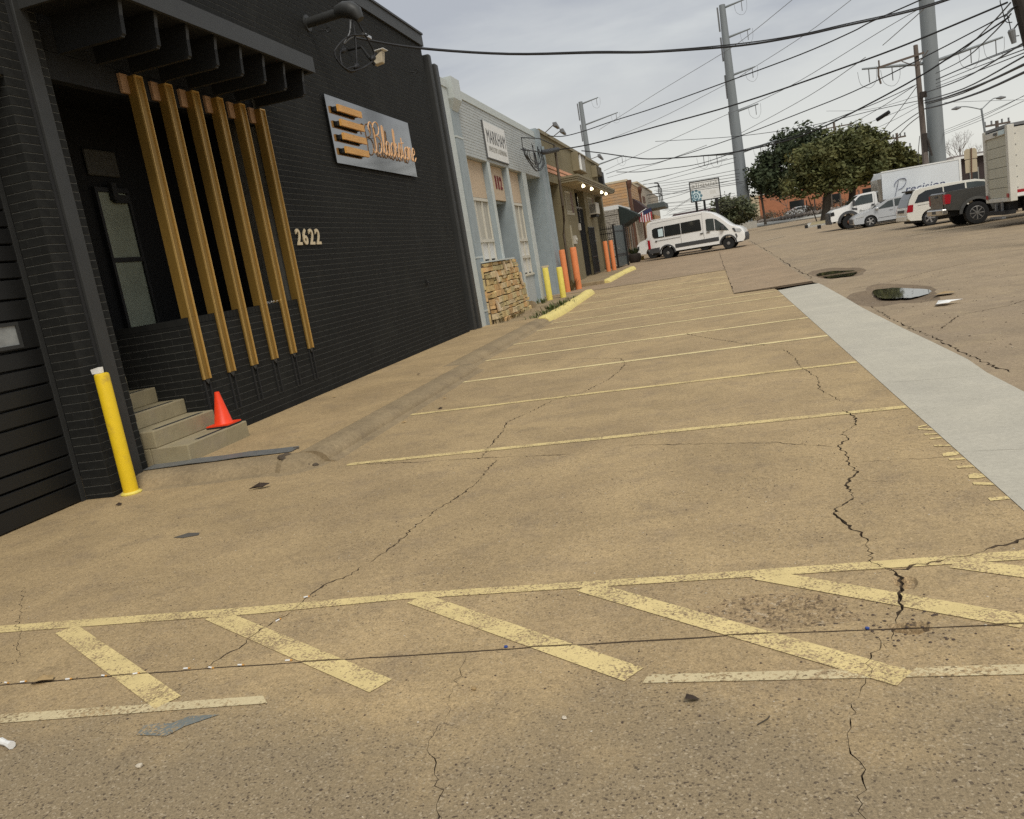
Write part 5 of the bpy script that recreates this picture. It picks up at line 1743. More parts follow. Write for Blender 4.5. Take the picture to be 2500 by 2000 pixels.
WIRES=[('A', 0.022, [(-5.81, 14.92, 6.17), (-4.82, 15.47, 5.88), (-3.33, 16.33, 5.62), (-1.8, 17.23, 5.49), (-0.65, 17.91, 5.39), (1.06, 18.94, 5.35), (2.34, 19.72, 5.43), (3.29, 20.3, 5.54), (4.88, 21.29, 5.73), (5.93, 21.96, 5.94), (7.2, 22.76, 6.25)]),
('A', 0.013, [(-5.79, 14.92, 6.16), (-4.79, 15.49, 5.89), (-3.29, 16.35, 5.63), (-1.76, 17.25, 5.51), (-0.61, 17.94, 5.41), (1.09, 18.95, 5.39), (2.36, 19.73, 5.46), (3.32, 20.32, 5.58), (4.9, 21.31, 5.77), (5.96, 21.97, 5.98), (7.22, 22.78, 6.29)]),
('B', 0.016, [(-6.49, 37.07, 6.93), (-5.62, 36.04, 6.6), (-4.58, 34.88, 6.46), (-3.05, 33.24, 6.4), (-1.38, 31.44, 6.3), (1.07, 28.82, 6.25), (3.11, 26.66, 6.23), (4.32, 25.41, 6.31), (4.73, 24.99, 6.38), (5.62, 24.07, 6.44), (6.11, 23.57, 6.49)]),
('C', 0.022, [(-6.48, 38.02, 6.35), (-5.27, 36.74, 6.14), (-4.05, 35.47, 5.99), (-1.54, 32.93, 5.83), (1.46, 29.89, 5.66), (4.49, 26.89, 5.69), (5.93, 25.48, 5.76), (7.61, 23.87, 5.93)]),
('D', 0.016, [(-3.87, 79.44, 10.36), (2.6, 71.86, 8.73), (6.73, 67.13, 7.99), (8.82, 64.79, 7.79), (11.65, 61.69, 7.68), (13.65, 59.45, 7.5)]),
('D', 0.018, [(-5.43, 40.41, 6.36), (-4.33, 39.01, 5.92), (-2.93, 37.22, 5.33), (-1.84, 35.84, 4.94), (0.81, 32.64, 4.37), (2.69, 30.46, 4.22), (3.67, 29.38, 4.3), (4.62, 28.37, 4.51), (6.19, 26.76, 4.97), (7.22, 25.74, 5.42), (7.99, 24.99, 5.77)]),
('D', 0.018, [(-5.68, 58.27, 6.58), (-4.17, 58.19, 6.3), (-3.07, 58.17, 6.23), (-0.26, 58.12, 6.08), (2.54, 58.18, 6.44), (5.79, 58.21, 6.69), (8.36, 58.32, 7.26), (11.06, 58.41, 7.78), (13.51, 58.53, 8.43)]),
('D', 0.014, [(-6.6, 60.15, 6.73), (-5.08, 56.44, 6.56), (-3.76, 53.16, 6.29), (-2.61, 50.26, 5.99), (-0.12, 44.17, 5.7), (2.06, 38.9, 5.54), (3.84, 34.64, 5.49), (5.18, 31.44, 5.48), (6.56, 28.22, 5.63), (7.64, 25.71, 5.8), (7.96, 25.0, 5.86)]),
('T', 0.03, [(-18.57, 167.41, 24.13), (-6.12, 145.85, 25.06), (4.26, 127.76, 25.56), (7.7, 121.87, 25.98), (12.84, 113.36, 27.3)]),
('T', 0.03, [(-18.2, 167.07, 21.75), (-6.91, 151.02, 21.59), (4.5, 135.23, 22.52), (8.32, 130.05, 23.13), (14.99, 121.15, 24.53), (19.75, 115.01, 26.13)]),
('T', 0.03, [(-18.53, 165.96, 16.19), (-7.25, 146.41, 16.75), (4.22, 126.46, 17.19), (7.88, 120.04, 17.18), (12.74, 111.71, 17.63), (19.43, 100.6, 19.12), (22.4, 95.61, 19.67)]),
('T', 0.03, [(5.68, 135.48, 15.04), (13.05, 107.64, 15.14), (16.93, 93.45, 15.93)]),
('T', 0.03, [(18.26, 91.8, 16.45), (17.48, 74.72, 15.38), (17.29, 70.27, 15.2)]),
('T', 0.03, [(-18.04, 165.83, 14.78), (-7.48, 143.83, 13.78), (0.94, 126.56, 13.58)]),
('R', 0.02, [(13.69, 58.38, 7.34), (10.63, 38.95, 5.64), (8.63, 26.05, 4.87)]),
('R', 0.02, [(13.87, 58.39, 7.1), (10.81, 39.65, 5.54), (8.6, 26.01, 4.67)]),
('R', 0.03, [(13.69, 58.29, 6.84), (11.95, 47.33, 5.92), (9.86, 34.13, 4.93), (8.58, 25.96, 4.45)]),
('R', 0.012, [(14.56, 58.82, 8.46), (11.55, 42.14, 6.82), (8.66, 26.12, 5.16)]),
('R', 0.012, [(14.53, 58.78, 8.25), (10.92, 38.71, 6.31), (8.65, 26.09, 5.05)]),
('R', 0.012, [(14.51, 58.73, 8.05), (10.9, 38.68, 6.14), (8.64, 26.07, 4.96)]),
('R', 0.016, [(14.6, 58.91, 8.87), (11.04, 40.21, 6.93), (9.26, 30.73, 6.25), (8.42, 26.21, 6.04)]),
('R', 0.012, [(22.88, 91.34, 7.15), (19.55, 68.04, 6.35), (17.4, 52.84, 6.06)]),
('R', 0.012, [(22.86, 91.31, 6.99), (19.53, 68.0, 6.17), (17.36, 52.78, 5.78)]),
('R', 0.01, [(20.46, 80.51, 9.0), (21.78, 75.56, 8.14), (23.16, 70.39, 7.21)]),
('E', 0.016, [(12.7, 67.42, 6.43), (13.1, 62.17, 7.46), (13.39, 58.48, 8.29)]),
('E', 0.02, [(12.78, 67.37, 6.04), (13.18, 60.39, 6.56), (13.3, 58.15, 6.67)]),
('E', 0.02, [(13.33, 67.43, 5.57), (13.35, 61.78, 6.25), (13.33, 58.12, 6.45)]),
('E', 0.016, [(12.79, 83.65, 8.74), (13.07, 69.21, 8.41), (13.29, 58.46, 8.36)]),
('E', 0.012, [(13.69, 83.86, 8.59), (13.53, 68.8, 7.77), (13.43, 58.3, 7.28)]),
('E', 0.012, [(15.01, 84.12, 8.06), (14.03, 68.5, 7.39), (13.4, 58.26, 7.07)]),
('E', 0.01, [(12.23, 89.19, 11.1), (12.87, 71.39, 8.74), (13.42, 58.38, 7.7)]),
('F', 0.014, [(-7.61, 99.1, 8.35), (-4.84, 88.91, 7.77), (-2.01, 78.48, 7.19), (1.81, 64.49, 6.56)]),
('F', 0.014, [(-6.87, 99.23, 8.01), (-4.11, 88.73, 7.36), (-2.13, 81.31, 7.04), (2.31, 64.57, 6.22)]),
('F', 0.014, [(-6.86, 99.25, 8.09), (-4.66, 91.57, 7.38), (-2.23, 83.17, 6.73), (2.6, 66.67, 5.77)]),
('F', 0.014, [(-5.68, 99.4, 7.15), (-3.96, 92.04, 6.76), (-2.34, 85.08, 6.36), (2.46, 64.41, 5.15)]),
('F', 0.014, [(-5.48, 99.44, 7.05), (-4.03, 92.98, 6.61), (-2.39, 85.71, 6.14), (2.43, 64.37, 4.93)]),
('F', 0.014, [(-5.56, 99.36, 6.74), (-4.08, 92.98, 6.24), (-2.45, 86.03, 5.76), (2.67, 64.37, 4.62)]),
('F', 0.014, [(-5.55, 99.31, 6.45), (-4.11, 93.43, 6.16), (-2.46, 86.74, 5.9), (2.52, 66.52, 5.07)]),
('F', 0.014, [(-7.08, 93.48, 5.62), (-4.98, 90.3, 5.56), (-3.95, 88.74, 5.56), (-2.49, 86.55, 5.58), (-1.15, 84.58, 5.72)]),
('F', 0.014, [(-4.82, 104.63, 5.72), (-2.97, 99.91, 5.43), (-0.59, 93.86, 5.14), (2.74, 85.46, 4.76)]),
('F', 0.014, [(-4.82, 104.55, 5.3), (-2.97, 98.01, 4.92), (-0.62, 89.76, 4.5)]),
('F', 0.014, [(-4.99, 104.45, 5.0), (-3.0, 97.64, 4.6), (-0.65, 89.7, 4.23)]),
('F', 0.014, [(-5.38, 114.8, 4.62), (-4.1, 109.1, 4.87), (-3.18, 105.07, 5.13), (-0.95, 95.15, 5.66)]),
('F', 0.014, [(-6.33, 125.23, 5.57), (-3.47, 112.35, 4.84), (-0.76, 100.2, 4.27)]),
('F', 0.014, [(-6.14, 135.6, 4.45), (-3.09, 122.4, 4.46), (-0.37, 110.58, 4.45), (3.01, 96.02, 4.58)]),
('F', 0.014, [(-6.16, 135.56, 4.28), (-3.13, 122.33, 4.15), (-0.41, 110.5, 4.07), (2.96, 95.93, 4.17)]),
('F', 0.014, [(-6.18, 135.52, 4.1), (-3.17, 122.26, 3.83), (-0.45, 110.42, 3.74), (2.92, 95.84, 3.76)]),
('F', 0.014, [(-6.96, 135.48, 5.01), (-3.04, 121.71, 4.76), (0.59, 108.99, 4.52), (4.21, 96.3, 4.37)])]

# ================================================================== farther shops on the same side
fn = thing('iron_fence', (-6, 51, 0.3), 'black iron bar fence between the orange bollards and the dark gate', 'fence')
for z_ in (0.42, 2.5, 2.78):
    q = MB()
    q.cyl((-6.9, 51.3, z_), (-5.66, 50.95, z_), 0.022, n=5)
    q.build('rail', m_iron, fn)
for i in range(11):
    t = i / 10
    q = MB()
    q.cyl((-6.9 + 1.24 * t, 51.3 - .35 * t, 0.34), (-6.9 + 1.24 * t, 51.3 - .35 * t, 2.95), 0.014, n=5)
    q.build('picket', m_iron, fn)
gt = thing('yard_gate', (-5.4, 51.8, 0.33), 'solid dark metal gate at the end of the iron fence', 'gate')
q = MB()
q.prism([(-5.62, 50.9, 0.42), (-5.58, 50.9, 0.42), (-5.24, 52.8, 0.45), (-5.28, 52.8, 0.45)], [(-5.62, 50.9, 2.9), (-5.58, 50.9, 2.9), (-5.24, 52.8, 2.9), (-5.28, 52.8, 2.9)])
q.build('gate_leaf', m_canopy, gt)
for x, y in ((-5.62, 50.86), (-5.2, 52.9)):
    q = MB()
    q.box(x - .06, x + .06, y - .06, y + .06, 0.3, 2.98)
    q.build('gate_post', m_iron, gt)
q = MB()
for z_ in (1.05, 1.15, 2.55):
    q.prism([(-5.57, 50.95, z_), (-5.55, 50.95, z_), (-5.21, 52.75, z_), (-5.23, 52.75, z_)], [(-5.57, 50.95, z_ + .05), (-5.55, 50.95, z_ + .05), (-5.21, 52.75, z_ + .05), (-5.23, 52.75, z_ + .05)])
q.build('gate_rib', m_trim, gt)
q = MB()
q.lathe([(0.03, 0), (0.03, 0.08), (0.001, 0.1)], (-5.52, 51.15, 1.5), (1, -0.2, 0), 8)
q.build('gate_knob', m_chrome, gt)

sb = thing('split_stone_shop', (-6.5, 58, 0.4), 'low grey split-stone shop front with a white cap and dark awning', 'building')
q = MB()
q.box(-14, -5.81, 57.02, 66, 0.2, 4.08)
q.build('wall', m_stonejoint, sb)
rg = random.Random(4)
q = MB()
zc = 0.4
while zc < 4.0:
    h = rg.uniform(0.09, 0.16)
    x = -8.2
    while x < -5.82:
        l_ = min(rg.uniform(0.2, 0.55), -5.81 - x)
        pr = rg.uniform(0, 0.06)
        q.box(x + .01, x + l_ - .01, 57.0 - pr, 57.02, zc + .008, zc + h - .008)
        x += l_
    zc += h
tag(q.build('stonework', m_lbrick, sb), kind='stuff')
q = MB()
q.box(-14, -5.76, 56.95, 66, 4.08, 4.36)
q.build('cap', m_white, sb)
q = MB()
q.prism([(-5.79, 57.2, 4.30), (-4.62, 57.2, 3.56), (-4.62, 57.2, 3.46), (-5.79, 57.2, 2.9)], [(-5.79, 62.5, 4.30), (-4.62, 62.5, 3.56), (-4.62, 62.5, 3.46), (-5.79, 62.5, 2.9)])
q.build('awning', m_canvas, sb)
q = MB()
q.box(-5.8, -5.74, 57.3, 66, 0.4, 2.9)
q.build('dark_front', m_pipe, sb)
for i, (y_, c_) in enumerate(((58.0, m_tanclad), (59.6, m_rustpipe), (61.2, m_tanclad), (62.8, m_tan2), (64.3, m_rustpipe))):
    q = MB()
    q.box(-5.74, -5.70, y_, y_ + 0.5, 0.42, 2.9)
    q.build('front_post', c_, sb)

tb = thing('tan_building', (-6, 75, 0.5), 'tan and orange clad building with brown downspouts behind the stone shop', 'building')
q = MB()
q.box(-30, -6.0, 68.0, 78.5, 0.3, 6.55)
q.build('wall', m_tan2, tb)
q = MB()
for i in range(11):
    q.box(-13, -6.02, 67.94, 67.99, 4.1 + 0.225 * i + .01, 4.1 + 0.225 * (i + 1) - .012)
tag(q.build('siding', m_tanclad, tb), kind='stuff')
q = MB()
for i in range(11):
    q.box(-5.99, -5.94, 68.4, 78.4, 4.1 + 0.225 * i + .01, 4.1 + 0.225 * (i + 1) - .012)
tag(q.build('siding', m_tanclad, tb), kind='stuff')
q = MB()
q.box(-30, -5.9, 67.9, 78.6, 6.55, 6.70)
q.build('roof_edge', m_tan3, tb)
for y_ in (68.25, 78.7):
    q = MB()
    q.box(-5.93, -5.75, y_, y_ + 0.4, 0.5, 6.0)
    q.prism([(-5.95, y_ - .02, 6.0), (-5.72, y_ - .02, 6.0), (-5.72, y_ + .42, 6.0), (-5.95, y_ + .42, 6.0)], [(-5.97, y_ - .14, 6.35), (-5.62, y_ - .14, 6.35), (-5.62, y_ + .54, 6.35), (-5.97, y_ + .54, 6.35)])
    q.box(-5.97, -5.62, y_ - .14, y_ + .54, 6.352, 6.62)
    q.build('downspout', m_rustpipe, tb)
q = MB()
q.prism([(-5.93, 71.2, 5.32), (-4.85, 71.2, 4.22), (-4.85, 71.2, 4.1), (-5.93, 71.2, 3.8)], [(-5.93, 77.5, 5.32), (-4.85, 77.5, 4.22), (-4.85, 77.5, 4.1), (-5.93, 77.5, 3.8)])
q.build('awning', m_canvas2, tb)
q = MB()
for i in range(20):
    q.box(-5.99, -5.93, 68.7 + 0.48 * i, 68.7 + 0.48 * i + 0.22, 0.5, 4.0)
tag(q.build('batten', m_tan2, tb), kind='stuff')

gb2 = thing('beige_building', (-6, 90, 0.6), 'farthest beige shop with a dark teal canopy and rooftop rails', 'building')
q = MB()
q.box(-30, -6.02, 79.2, 112, 0.3, 7.0)
q.build('wall', m_tan2, gb2)
q = MB()
q.box(-30, -5.95, 79.1, 100, 7.0, 7.15)
q.build('roof_edge', m_tan3, gb2)
q = MB()
q.box(-6.01, -4.2, 88.5, 96.5, 4.78, 5.3)
q.build('canopy', m_canopy, gb2, bevel=0.04)
q = MB()
for y_ in (90, 93, 96):
    q.cyl((-4.7, y_, 5.3), (-4.7, y_, 7.1), 0.05, n=5)
q.tube([(-6, 90, 7.0), (-4.7, 90, 7.05), (-4.7, 96, 7.05)], 0.05, 5)
q.tube([(-6, 90, 6.3), (-4.7, 90, 6.3), (-4.7, 96, 6.3)], 0.04, 5)
q.tube([(-4.7, 93, 7.1), (-4.85, 93, 7.5), (-5.2, 93, 7.6)], 0.09, 6)
q.build('rooftop_rail', m_iron, gb2)
for i, (a, b, za, zb, mt) in enumerate(((84, 87, 5.4, 6.0, m_rustpipe), (81, 83, 1.2, 3.4, m_glass), (86, 88, 1.2, 3.4, m_glass), (97, 99, 1.2, 3.4, m_glass))):
    q = MB()
    q.box(-6.02, -5.97, a, b, za, zb)
    q.build('window', mt, gb2)
q = MB()
for i in range(26):
    q.box(-6.02, -5.9, 80 + 1.1 * i, 80 + 1.1 * i + 0.5, 0.6, 4.4)
tag(q.build('batten', m_tanclad, gb2), kind='stuff')
# flag on its pole
fg = thing('flag', (-4.7, 61, 3.6), 'red and white striped flag hanging from a pale pole past the awning', 'flag')
q = MB()
q.cyl((-5.2, 60.4, 3.45), (-4.2, 60.9, 3.92), 0.022, n=6)
q.build('flag_pole', m_white, fg)
for i in range(11):
    xa, xb = -4.78 + 0.085 * i, -4.78 + 0.085 * (i + 1)
    zt = 3.62 + 0.30 * ((xa + 4.78)) - (0.24 if i >= 4 else 0)
    q = MB()
    yy = 60.66 + 0.05 * math.sin(i * 1.1)
    q.prism([(xa, yy, 3.02 + .04 * math.sin(i)), (xb, yy + .03, 3.02 + .04 * math.sin(i + 1)), (xb, yy + .03, zt), (xa, yy, zt)], [(xa, yy + .008, 3.02 + .04 * math.sin(i)), (xb, yy + .038, 3.02 + .04 * math.sin(i + 1)), (xb, yy + .038, zt), (xa, yy + .008, zt)])
    q.build('flag_stripe', m_flagr if i % 2 == 0 else m_flagw, fg)
q = MB()
q.prism([(-4.44, 60.66, 3.5), (-3.84, 60.68, 3.66), (-3.84, 60.68, 3.93), (-4.44, 60.66, 3.74)], [(-4.44, 60.67, 3.5), (-3.84, 60.69, 3.66), (-3.84, 60.69, 3.93), (-4.44, 60.67, 3.74)])
q.build('flag_canton', m_flagb, fg)
q = MB()
q.lathe([(0.001, 0), (0.32, 0), (0.45, 0.3), (0.42, 0.55), (0.34, 0.6), (0.001, 0.5)], (-5.0, 55.6, 0.39), (0, 0, 1), 14)
tag(q.build('planter_tub', m_pole2, loc=(-5.0, 55.6, 0.39), smooth=50), 'dark round planter tub beside the yard gate post', 'planter')
weed(-5.0, 55.6, 0.9, 60, 0.5, 140, m_oakd, 'dark leafy plant in the round tub by the gate', 0.3)

# ================================================================== poles and cables
def mono(loc, h, r0_, r1_, arms, name, label, grp=None):
    t = thing(name, loc, label, 'pole', grp)
    x, y, z = loc
    q = MB()
    q.tube([(x, y, z), (x, y, z + h)], [r0_, r1_], 12)
    q.build('mast', m_steel, t, smooth=40)
    for zz, l_, two, ang in arms:
        q = MB()
        u = Vector((math.cos(ang), math.sin(ang), 0))
        for sgn in ((1, -1) if two else (1,)):
            a = Vector((x, y, z + zz)) + u * sgn * r1_
            b = a + u * sgn * l_ + Vector((0, 0, l_ * 0.14))
            q.tube([a, b], [0.16, 0.09], 8)
        q.build('arm', m_steel, t)
        for sgn in ((1, -1) if two else (1,)):
            for f_ in ((1.0, 0.62) if two else (1.0,)):
                b = Vector((x, y, z + zz)) + u * sgn * (l_ * f_) + Vector((0, 0, l_ * f_ * .14))
                q = MB()
                q.tube([b, b + Vector((0, 0, -1.4))], 0.05, 5)
                lp_ = [b + u * (-1.0) + Vector((0, 0, -.2)), b + u * (-.8) + Vector((0, 0, -1.4)), b + Vector((0, 0, -1.9)), b + u * .6 + Vector((0, 0, -1.3)), b + u * .7 + Vector((0, 0, 0))]
                q.tube(spline(lp_, 4), 0.018, 4)
                q.build('insulator', m_cableg, t)
        if not two:
            q = MB()
            b = Vector((x, y, z + zz)) - u * (r1_ + .25)
            q.tube([b + Vector((0, 0, 0.2)), b + Vector((0, 0, -3.0))], 0.13, 6)
            q.build('strain_insulator', m_cableg, t)
    return t
b0 = (5.21, 127.5, 1.55)
pt = mono(b0, 30.4, 0.95, 0.42, [(30.0, 2.6, False, -.1), (26.0, 3.0, False, -.1), (20.9, 3.1, False, -.1), (15.9, 3.0, False, -.1), (10.2, 5.0, True, -.2)], 'transmission_pole', 'tall grey steel transmission pole behind the small bushy tree')
q = MB()
q.box(3.9, 6.6, 126.2, 128.8, 0.6, 1.9)
q.build('footing', m_conc, pt)
mono((22.0, 90.2, 0.6), 32, 0.80, 0.60, [(13.2, 5.4, True, -.15), (22.5, 4, True, -.15)], 'transmission_pole', 'massive grey steel pole rising behind the white truck body')
mono((-21.4, 167.5, 1.0), 29.0, 0.75, 0.40, [(28.6, 3.2, False, -.1), (24.6, 6.6, False, -.1), (16.5, 6.6, False, -.1), (10.4, 6.0, False, -.1)], 'transmission_pole', 'distant grey steel pole rising behind the olive building roof')

wp = thing('wood_pole', (13.15, 56.4, 0.4), 'weathered wooden utility pole in front of the massive steel pole', 'pole')
q = MB()
q.tube([(13.15, 56.6, 0.38), (13.28, 57.3, 6.0), (13.32, 57.8, 10.6)], [0.20, 0.165, 0.13], 10)
q.build('pole_shaft', m_pole, wp)
q = MB()
q.prism([(11.0, 57.3, 9.62), (13.7, 57.5, 9.98), (13.7, 57.5, 10.1), (11.0, 57.3, 9.74)], [(11.0, 57.42, 9.62), (13.7, 57.62, 9.98), (13.7, 57.62, 10.1), (11.0, 57.42, 9.74)])
q.build('crossarm', m_pole, wp)
q = MB()
q.tube([(12.4, 57.4, 9.78), (13.25, 57.5, 9.3)], 0.03, 5)
q.tube([(13.9, 57.4, 10.1), (13.3, 57.5, 9.4)], 0.03, 5)
q.tube([(11.05, 57.3, 9.65), (11.0, 57.2, 9.2), (11.1, 57.2, 8.7)], 0.06, 6)
q.tube([(11.1, 57.3, 9.75), (11.1, 57.3, 10.1)], 0.05, 6)
q.build('brace', m_pole, wp)
q = MB()
q.box(13.2, 13.55, 56.95, 57.2, 7.4, 7.75)
q.build('cable_box', m_pole2, wp)
q = MB()
q.box(13.15, 13.4, 56.9, 57.1, 4.2, 5.3)
q.tube([(13.4, 56.9, 4.9), (13.55, 56.8, 3.9)], 0.06, 6)
q.tube(spline([(13.0, 57.0, 5.2), (12.8, 56.9, 3.9), (12.95, 56.9, 3.2), (13.15, 56.9, 3.7)], 4), 0.02, 4)
q.build('cable_box', m_pole2, wp)
lp = thing('leaning_pole', (8.67, 23.0, 0), 'dark leaning utility pole at the right edge with a bucket insulator', 'pole')
q = MB()
q.tube([(8.67, 23.0, 0.0), (8.02, 23.85, 5.4), (7.30, 24.5, 10.5)], [0.24, 0.215, 0.18], 14)
q.build('pole_shaft', m_pole2, lp)
for i, (x, y, z_) in enumerate(((7.48, 23.85, 5.70), (7.60, 23.8, 5.35))):
    q = MB()
    q.tube(spline([(x + .3, y, z_ + .5), (x - .02, y, z_ + .35), (x, y, z_ + .1), (x + .06, y, z_ - .2), (x + .2, y, z_ - .25)], 4), 0.012, 5)
    q.build('loop_wire', m_cable, lp)
q = MB()
q.lathe([(0.001, 0.0), (0.055, 0.0), (0.085, 0.3), (0.06, 0.34), (0.001, 0.34)], (7.68, 23.8, 4.95), (-.15, 0, 1), 10)
q.build('bucket_insulator', m_cableg, lp)
q = MB()
q.tube([(7.66, 23.8, 5.25), (7.95, 23.85, 5.55)], 0.02, 5)
q.tube([(7.50, 23.8, 5.6), (7.9, 23.85, 5.9)], 0.018, 5)
q.build('bracket', m_iron, lp)

lab = {'A': ('overhead_cable', 'thick twisted cable from the service mast on the black wall', 'cables twisted from the black wall'),
       'B': ('overhead_cable', 'service cable running to the roof lamps of the olive building', None),
       'C': ('overhead_cable', 'heavy cable running from the leaning pole to the fat splice case', None),
       'D': ('overhead_cable', 'sagging cable from the far shops to the wooden pole', 'cables from the far shops'),
       'T': ('transmission_wire', 'thin grey conductor hanging between the steel transmission poles', 'transmission conductors'),
       'R': ('overhead_cable', 'cable between the wooden pole and the leaning pole', 'cables between the two wooden poles'),
       'E': ('overhead_cable', 'cable fanning down from the wooden pole behind the oaks', 'cables falling behind the oaks'),
       'F': ('overhead_cable', 'thin secondary cable among the many strung over the street', 'thin cables over the street')}
EXTRA = []
for k_, (tg, r, pts) in enumerate(WIRES):
    if tg in ('F', 'R') and k_ % 2 == 0:
        EXTRA.append(('F', r, [(x + .1, y + .3, z_ + .28 + .1 * (k_ % 3) - .05 * i) for i, (x, y, z_) in enumerate(pts)]))
ORD = ['first', 'second', 'third', 'fourth', 'fifth', 'sixth', 'seventh', 'eighth', 'ninth', 'tenth']
cnt = {}
for tg, r, pts in WIRES + EXTRA:
    nm_, lb_, gp_ = lab[tg]
    k_ = cnt[tg] = cnt.get(tg, -1) + 1
    if tg == 'A':
        lb_ = ('thick', 'thinner')[k_] + ' strand of the twisted cable from the black wall mast'
    elif tg == 'D':
        lb_ = ('highest far cable passing above the oaks to the wooden pole', 'sagging cable leaving the olive building roof for the leaning pole', 'sagging cable leaving the cable bracket for the wooden pole', 'cable from the cable bracket climbing to the top of the leaning pole')[k_]
    elif tg == 'T':
        lb_ = ('conductor on the top right arm of the tall steel pole', 'conductor on the second arm of the tall steel pole', 'conductor on the third arm of the tall steel pole', 'conductor from the lowest arm of the tall pole to the massive pole', 'conductor rising from the left arm of the massive steel pole', 'conductor leaving the lowest left arm of the tall steel pole')[k_]
    elif tg == 'R':
        lb_ = ('upper thick cable at mid height between the wooden and leaning poles', 'middle thick cable between the wooden and leaning poles', 'lowest and thickest cable between the wooden and leaning poles', 'upper of three thin wires fanning up to the leaning pole', 'middle of three thin wires fanning up to the leaning pole', 'lower of three thin wires fanning up to the leaning pole', 'wavy cable climbing steeply to the bucket insulator', 'upper of two thin wires behind the double street light', 'lower of two thin wires behind the double street light', 'nearly level thin wire above the double street light')[k_]
    elif tg == 'E':
        lb_ = ORD[k_] + ' cable falling from the wooden pole to the oaks'
    q = MB()
    q.tube(spline(pts, 5), r * {'A': 1.0, 'B': 1.15, 'C': 1.15, 'T': 1.25}.get(tg, 1.35), 5)
    tag(q.build(nm_, m_cableg if tg == 'T' else m_cable, loc=pts[0], smooth=60), lb_, 'cable', gp_)
for a, b, r, t in (((11.35, 60.6, 6.93), (12.0, 60.0, 7.22), .13, 'black splice sleeve on the cables left of the wooden pole'),):
    q = MB()
    q.tube([a, b], r, 8)
    tag(q.build('splice_case', m_cable, loc=a), t, 'splice case')
# small far poles
def farpole(x, y, zt, r, arms, label):
    t = thing('wood_pole', (x, y, zg(y)), label, 'pole')
    q = MB()
    q.tube([(x, y, zg(y) - .2), (x, y, zt)], [r * 1.3, r], 8)
    q.build('pole_shaft', m_pole, t)
    for z_, l_, da in arms:
        q = MB()
        q.box(x - l_ / 2, x + l_ / 2, y - .12, y + .12, z_ - .1, z_ + .1)
        q.build('crossarm', m_pole, t)
        q = MB()
        for f_ in (-.45, -.2, .2, .45):
            q.tube([(x + l_ * f_, y, z_ + .1), (x + l_ * f_, y, z_ + .5)], 0.1, 5)
        q.build('insulator', m_cableg, t)
farpole(24.0, 167, 17.0, .2, [(16.2, 6.5, 0)], 'distant wooden pole with one crossarm above the oak crown')
farpole(25.5, 124, 10.2, .16, [(9.6, 2.2, 0), (8.1, 3.4, 0)], 'distant wooden pole with two crossarms right of the oaks')
farpole(22.6, 124, 8.4, .14, [(8.0, 2.4, 0)], 'short distant wooden pole just right of the oak crown')
farpole(31.6, 104.4, 8.2, .18, [(7.8, 2.6, 0)], 'dark wooden pole with a short crossarm above the old box truck')
# double street light
sl = thing('street_light', (23.9, 81, 0.6), 'tall double-armed street light behind the old box truck', 'street light')
q = MB()
q.tube([(24.0, 81, 0.55), (23.4, 81, 8.0)], [0.13, 0.08], 8)
q.build('pole_shaft', m_steel, sl)
for pts, h in (([(23.4, 81, 7.9), (22.4, 80.9, 8.3), (21.7, 80.7, 8.42), (21.4, 80.6, 8.35)], -1), ([(23.4, 81, 7.9), (24.3, 81.3, 8.55), (24.7, 81.5, 8.65), (25.1, 81.6, 8.6)], 1)):
    q = MB()
    q.tube(spline(pts, 4), 0.045, 6)
    q.build('arm', m_steel, sl)
    q = MB()
    e_ = Vector(pts[-1])
    q.tube([e_ + Vector((-.35 * h, 0, .02)), e_, e_ + Vector((.4 * h, 0, -.02))], [0.06, 0.16, 0.05], 8)
    q.build('lamp_head', m_cableg, sl)
# hanging sign between posts, seen over the van
bs = thing('billboard', (0, 90, 0.7), 'white framed street sign with a blue flower print behind the van', 'sign')
q = MB()
for x, y in ((-1.05, 89.7), (1.0, 90.5)):
    q.box(x - .12 if x < 0 else x - .17, x + .12 if x < 0 else x + .17, y - .1, y + .1, 0.6, 4.8)
q.box(-0.35, -0.12, 89.9, 90.1, 0.6, 4.8)
q.build('post', m_iron, bs)
q = MB()
q.prism([(-1.56, 89.72, 4.72), (-1.46, 89.72, 4.72), (-1.46, 89.72, 6.82), (-1.56, 89.72, 6.82)], [(-1.56, 89.84, 4.72), (-1.46, 89.84, 4.72), (-1.46, 89.84, 6.82), (-1.56, 89.84, 6.82)])
q.prism([(1.42, 90.5, 4.72), (1.52, 90.5, 4.72), (1.52, 90.5, 6.82), (1.42, 90.5, 6.82)], [(1.42, 90.62, 4.72), (1.52, 90.62, 4.72), (1.52, 90.62, 6.82), (1.42, 90.62, 6.82)])
for z_ in (4.72, 6.72):
    q.prism([(-1.46, 89.73, z_), (1.42, 90.51, z_), (1.42, 90.61, z_), (-1.46, 89.83, z_)], [(-1.46, 89.73, z_ + .1), (1.42, 90.51, z_ + .1), (1.42, 90.61, z_ + .1), (-1.46, 89.83, z_ + .1)])
q.build('frame', m_iron, bs)
bu, bn = Vector((2.88, .78, 0)).normalized(), Vector((.78, -2.88, 0)).normalized()
bo_ = Vector((-1.46, 89.78, 4.82))
def bpt(a, z_, off=0.0):
    return bo_ + bu * a + Vector((0, 0, z_)) + bn * off
q = MB()
q.prism([bpt(0, 0), bpt(2.98, 0), bpt(2.98, 1.90), bpt(0, 1.90)], [bpt(0, 0, .03), bpt(2.98, 0, .03), bpt(2.98, 1.90, .03), bpt(0, 1.90, .03)])
q.build('sign_face', m_signw, bs)
q = MB()
put_text(q, 'sliquid', bpt(.16, 1.36, .034), bu, (0, 0, 1), 0.6, 0.003, width=2.6, bold=-0.004)
q.build('sign_lettering', m_grayink, bs)
q = MB()
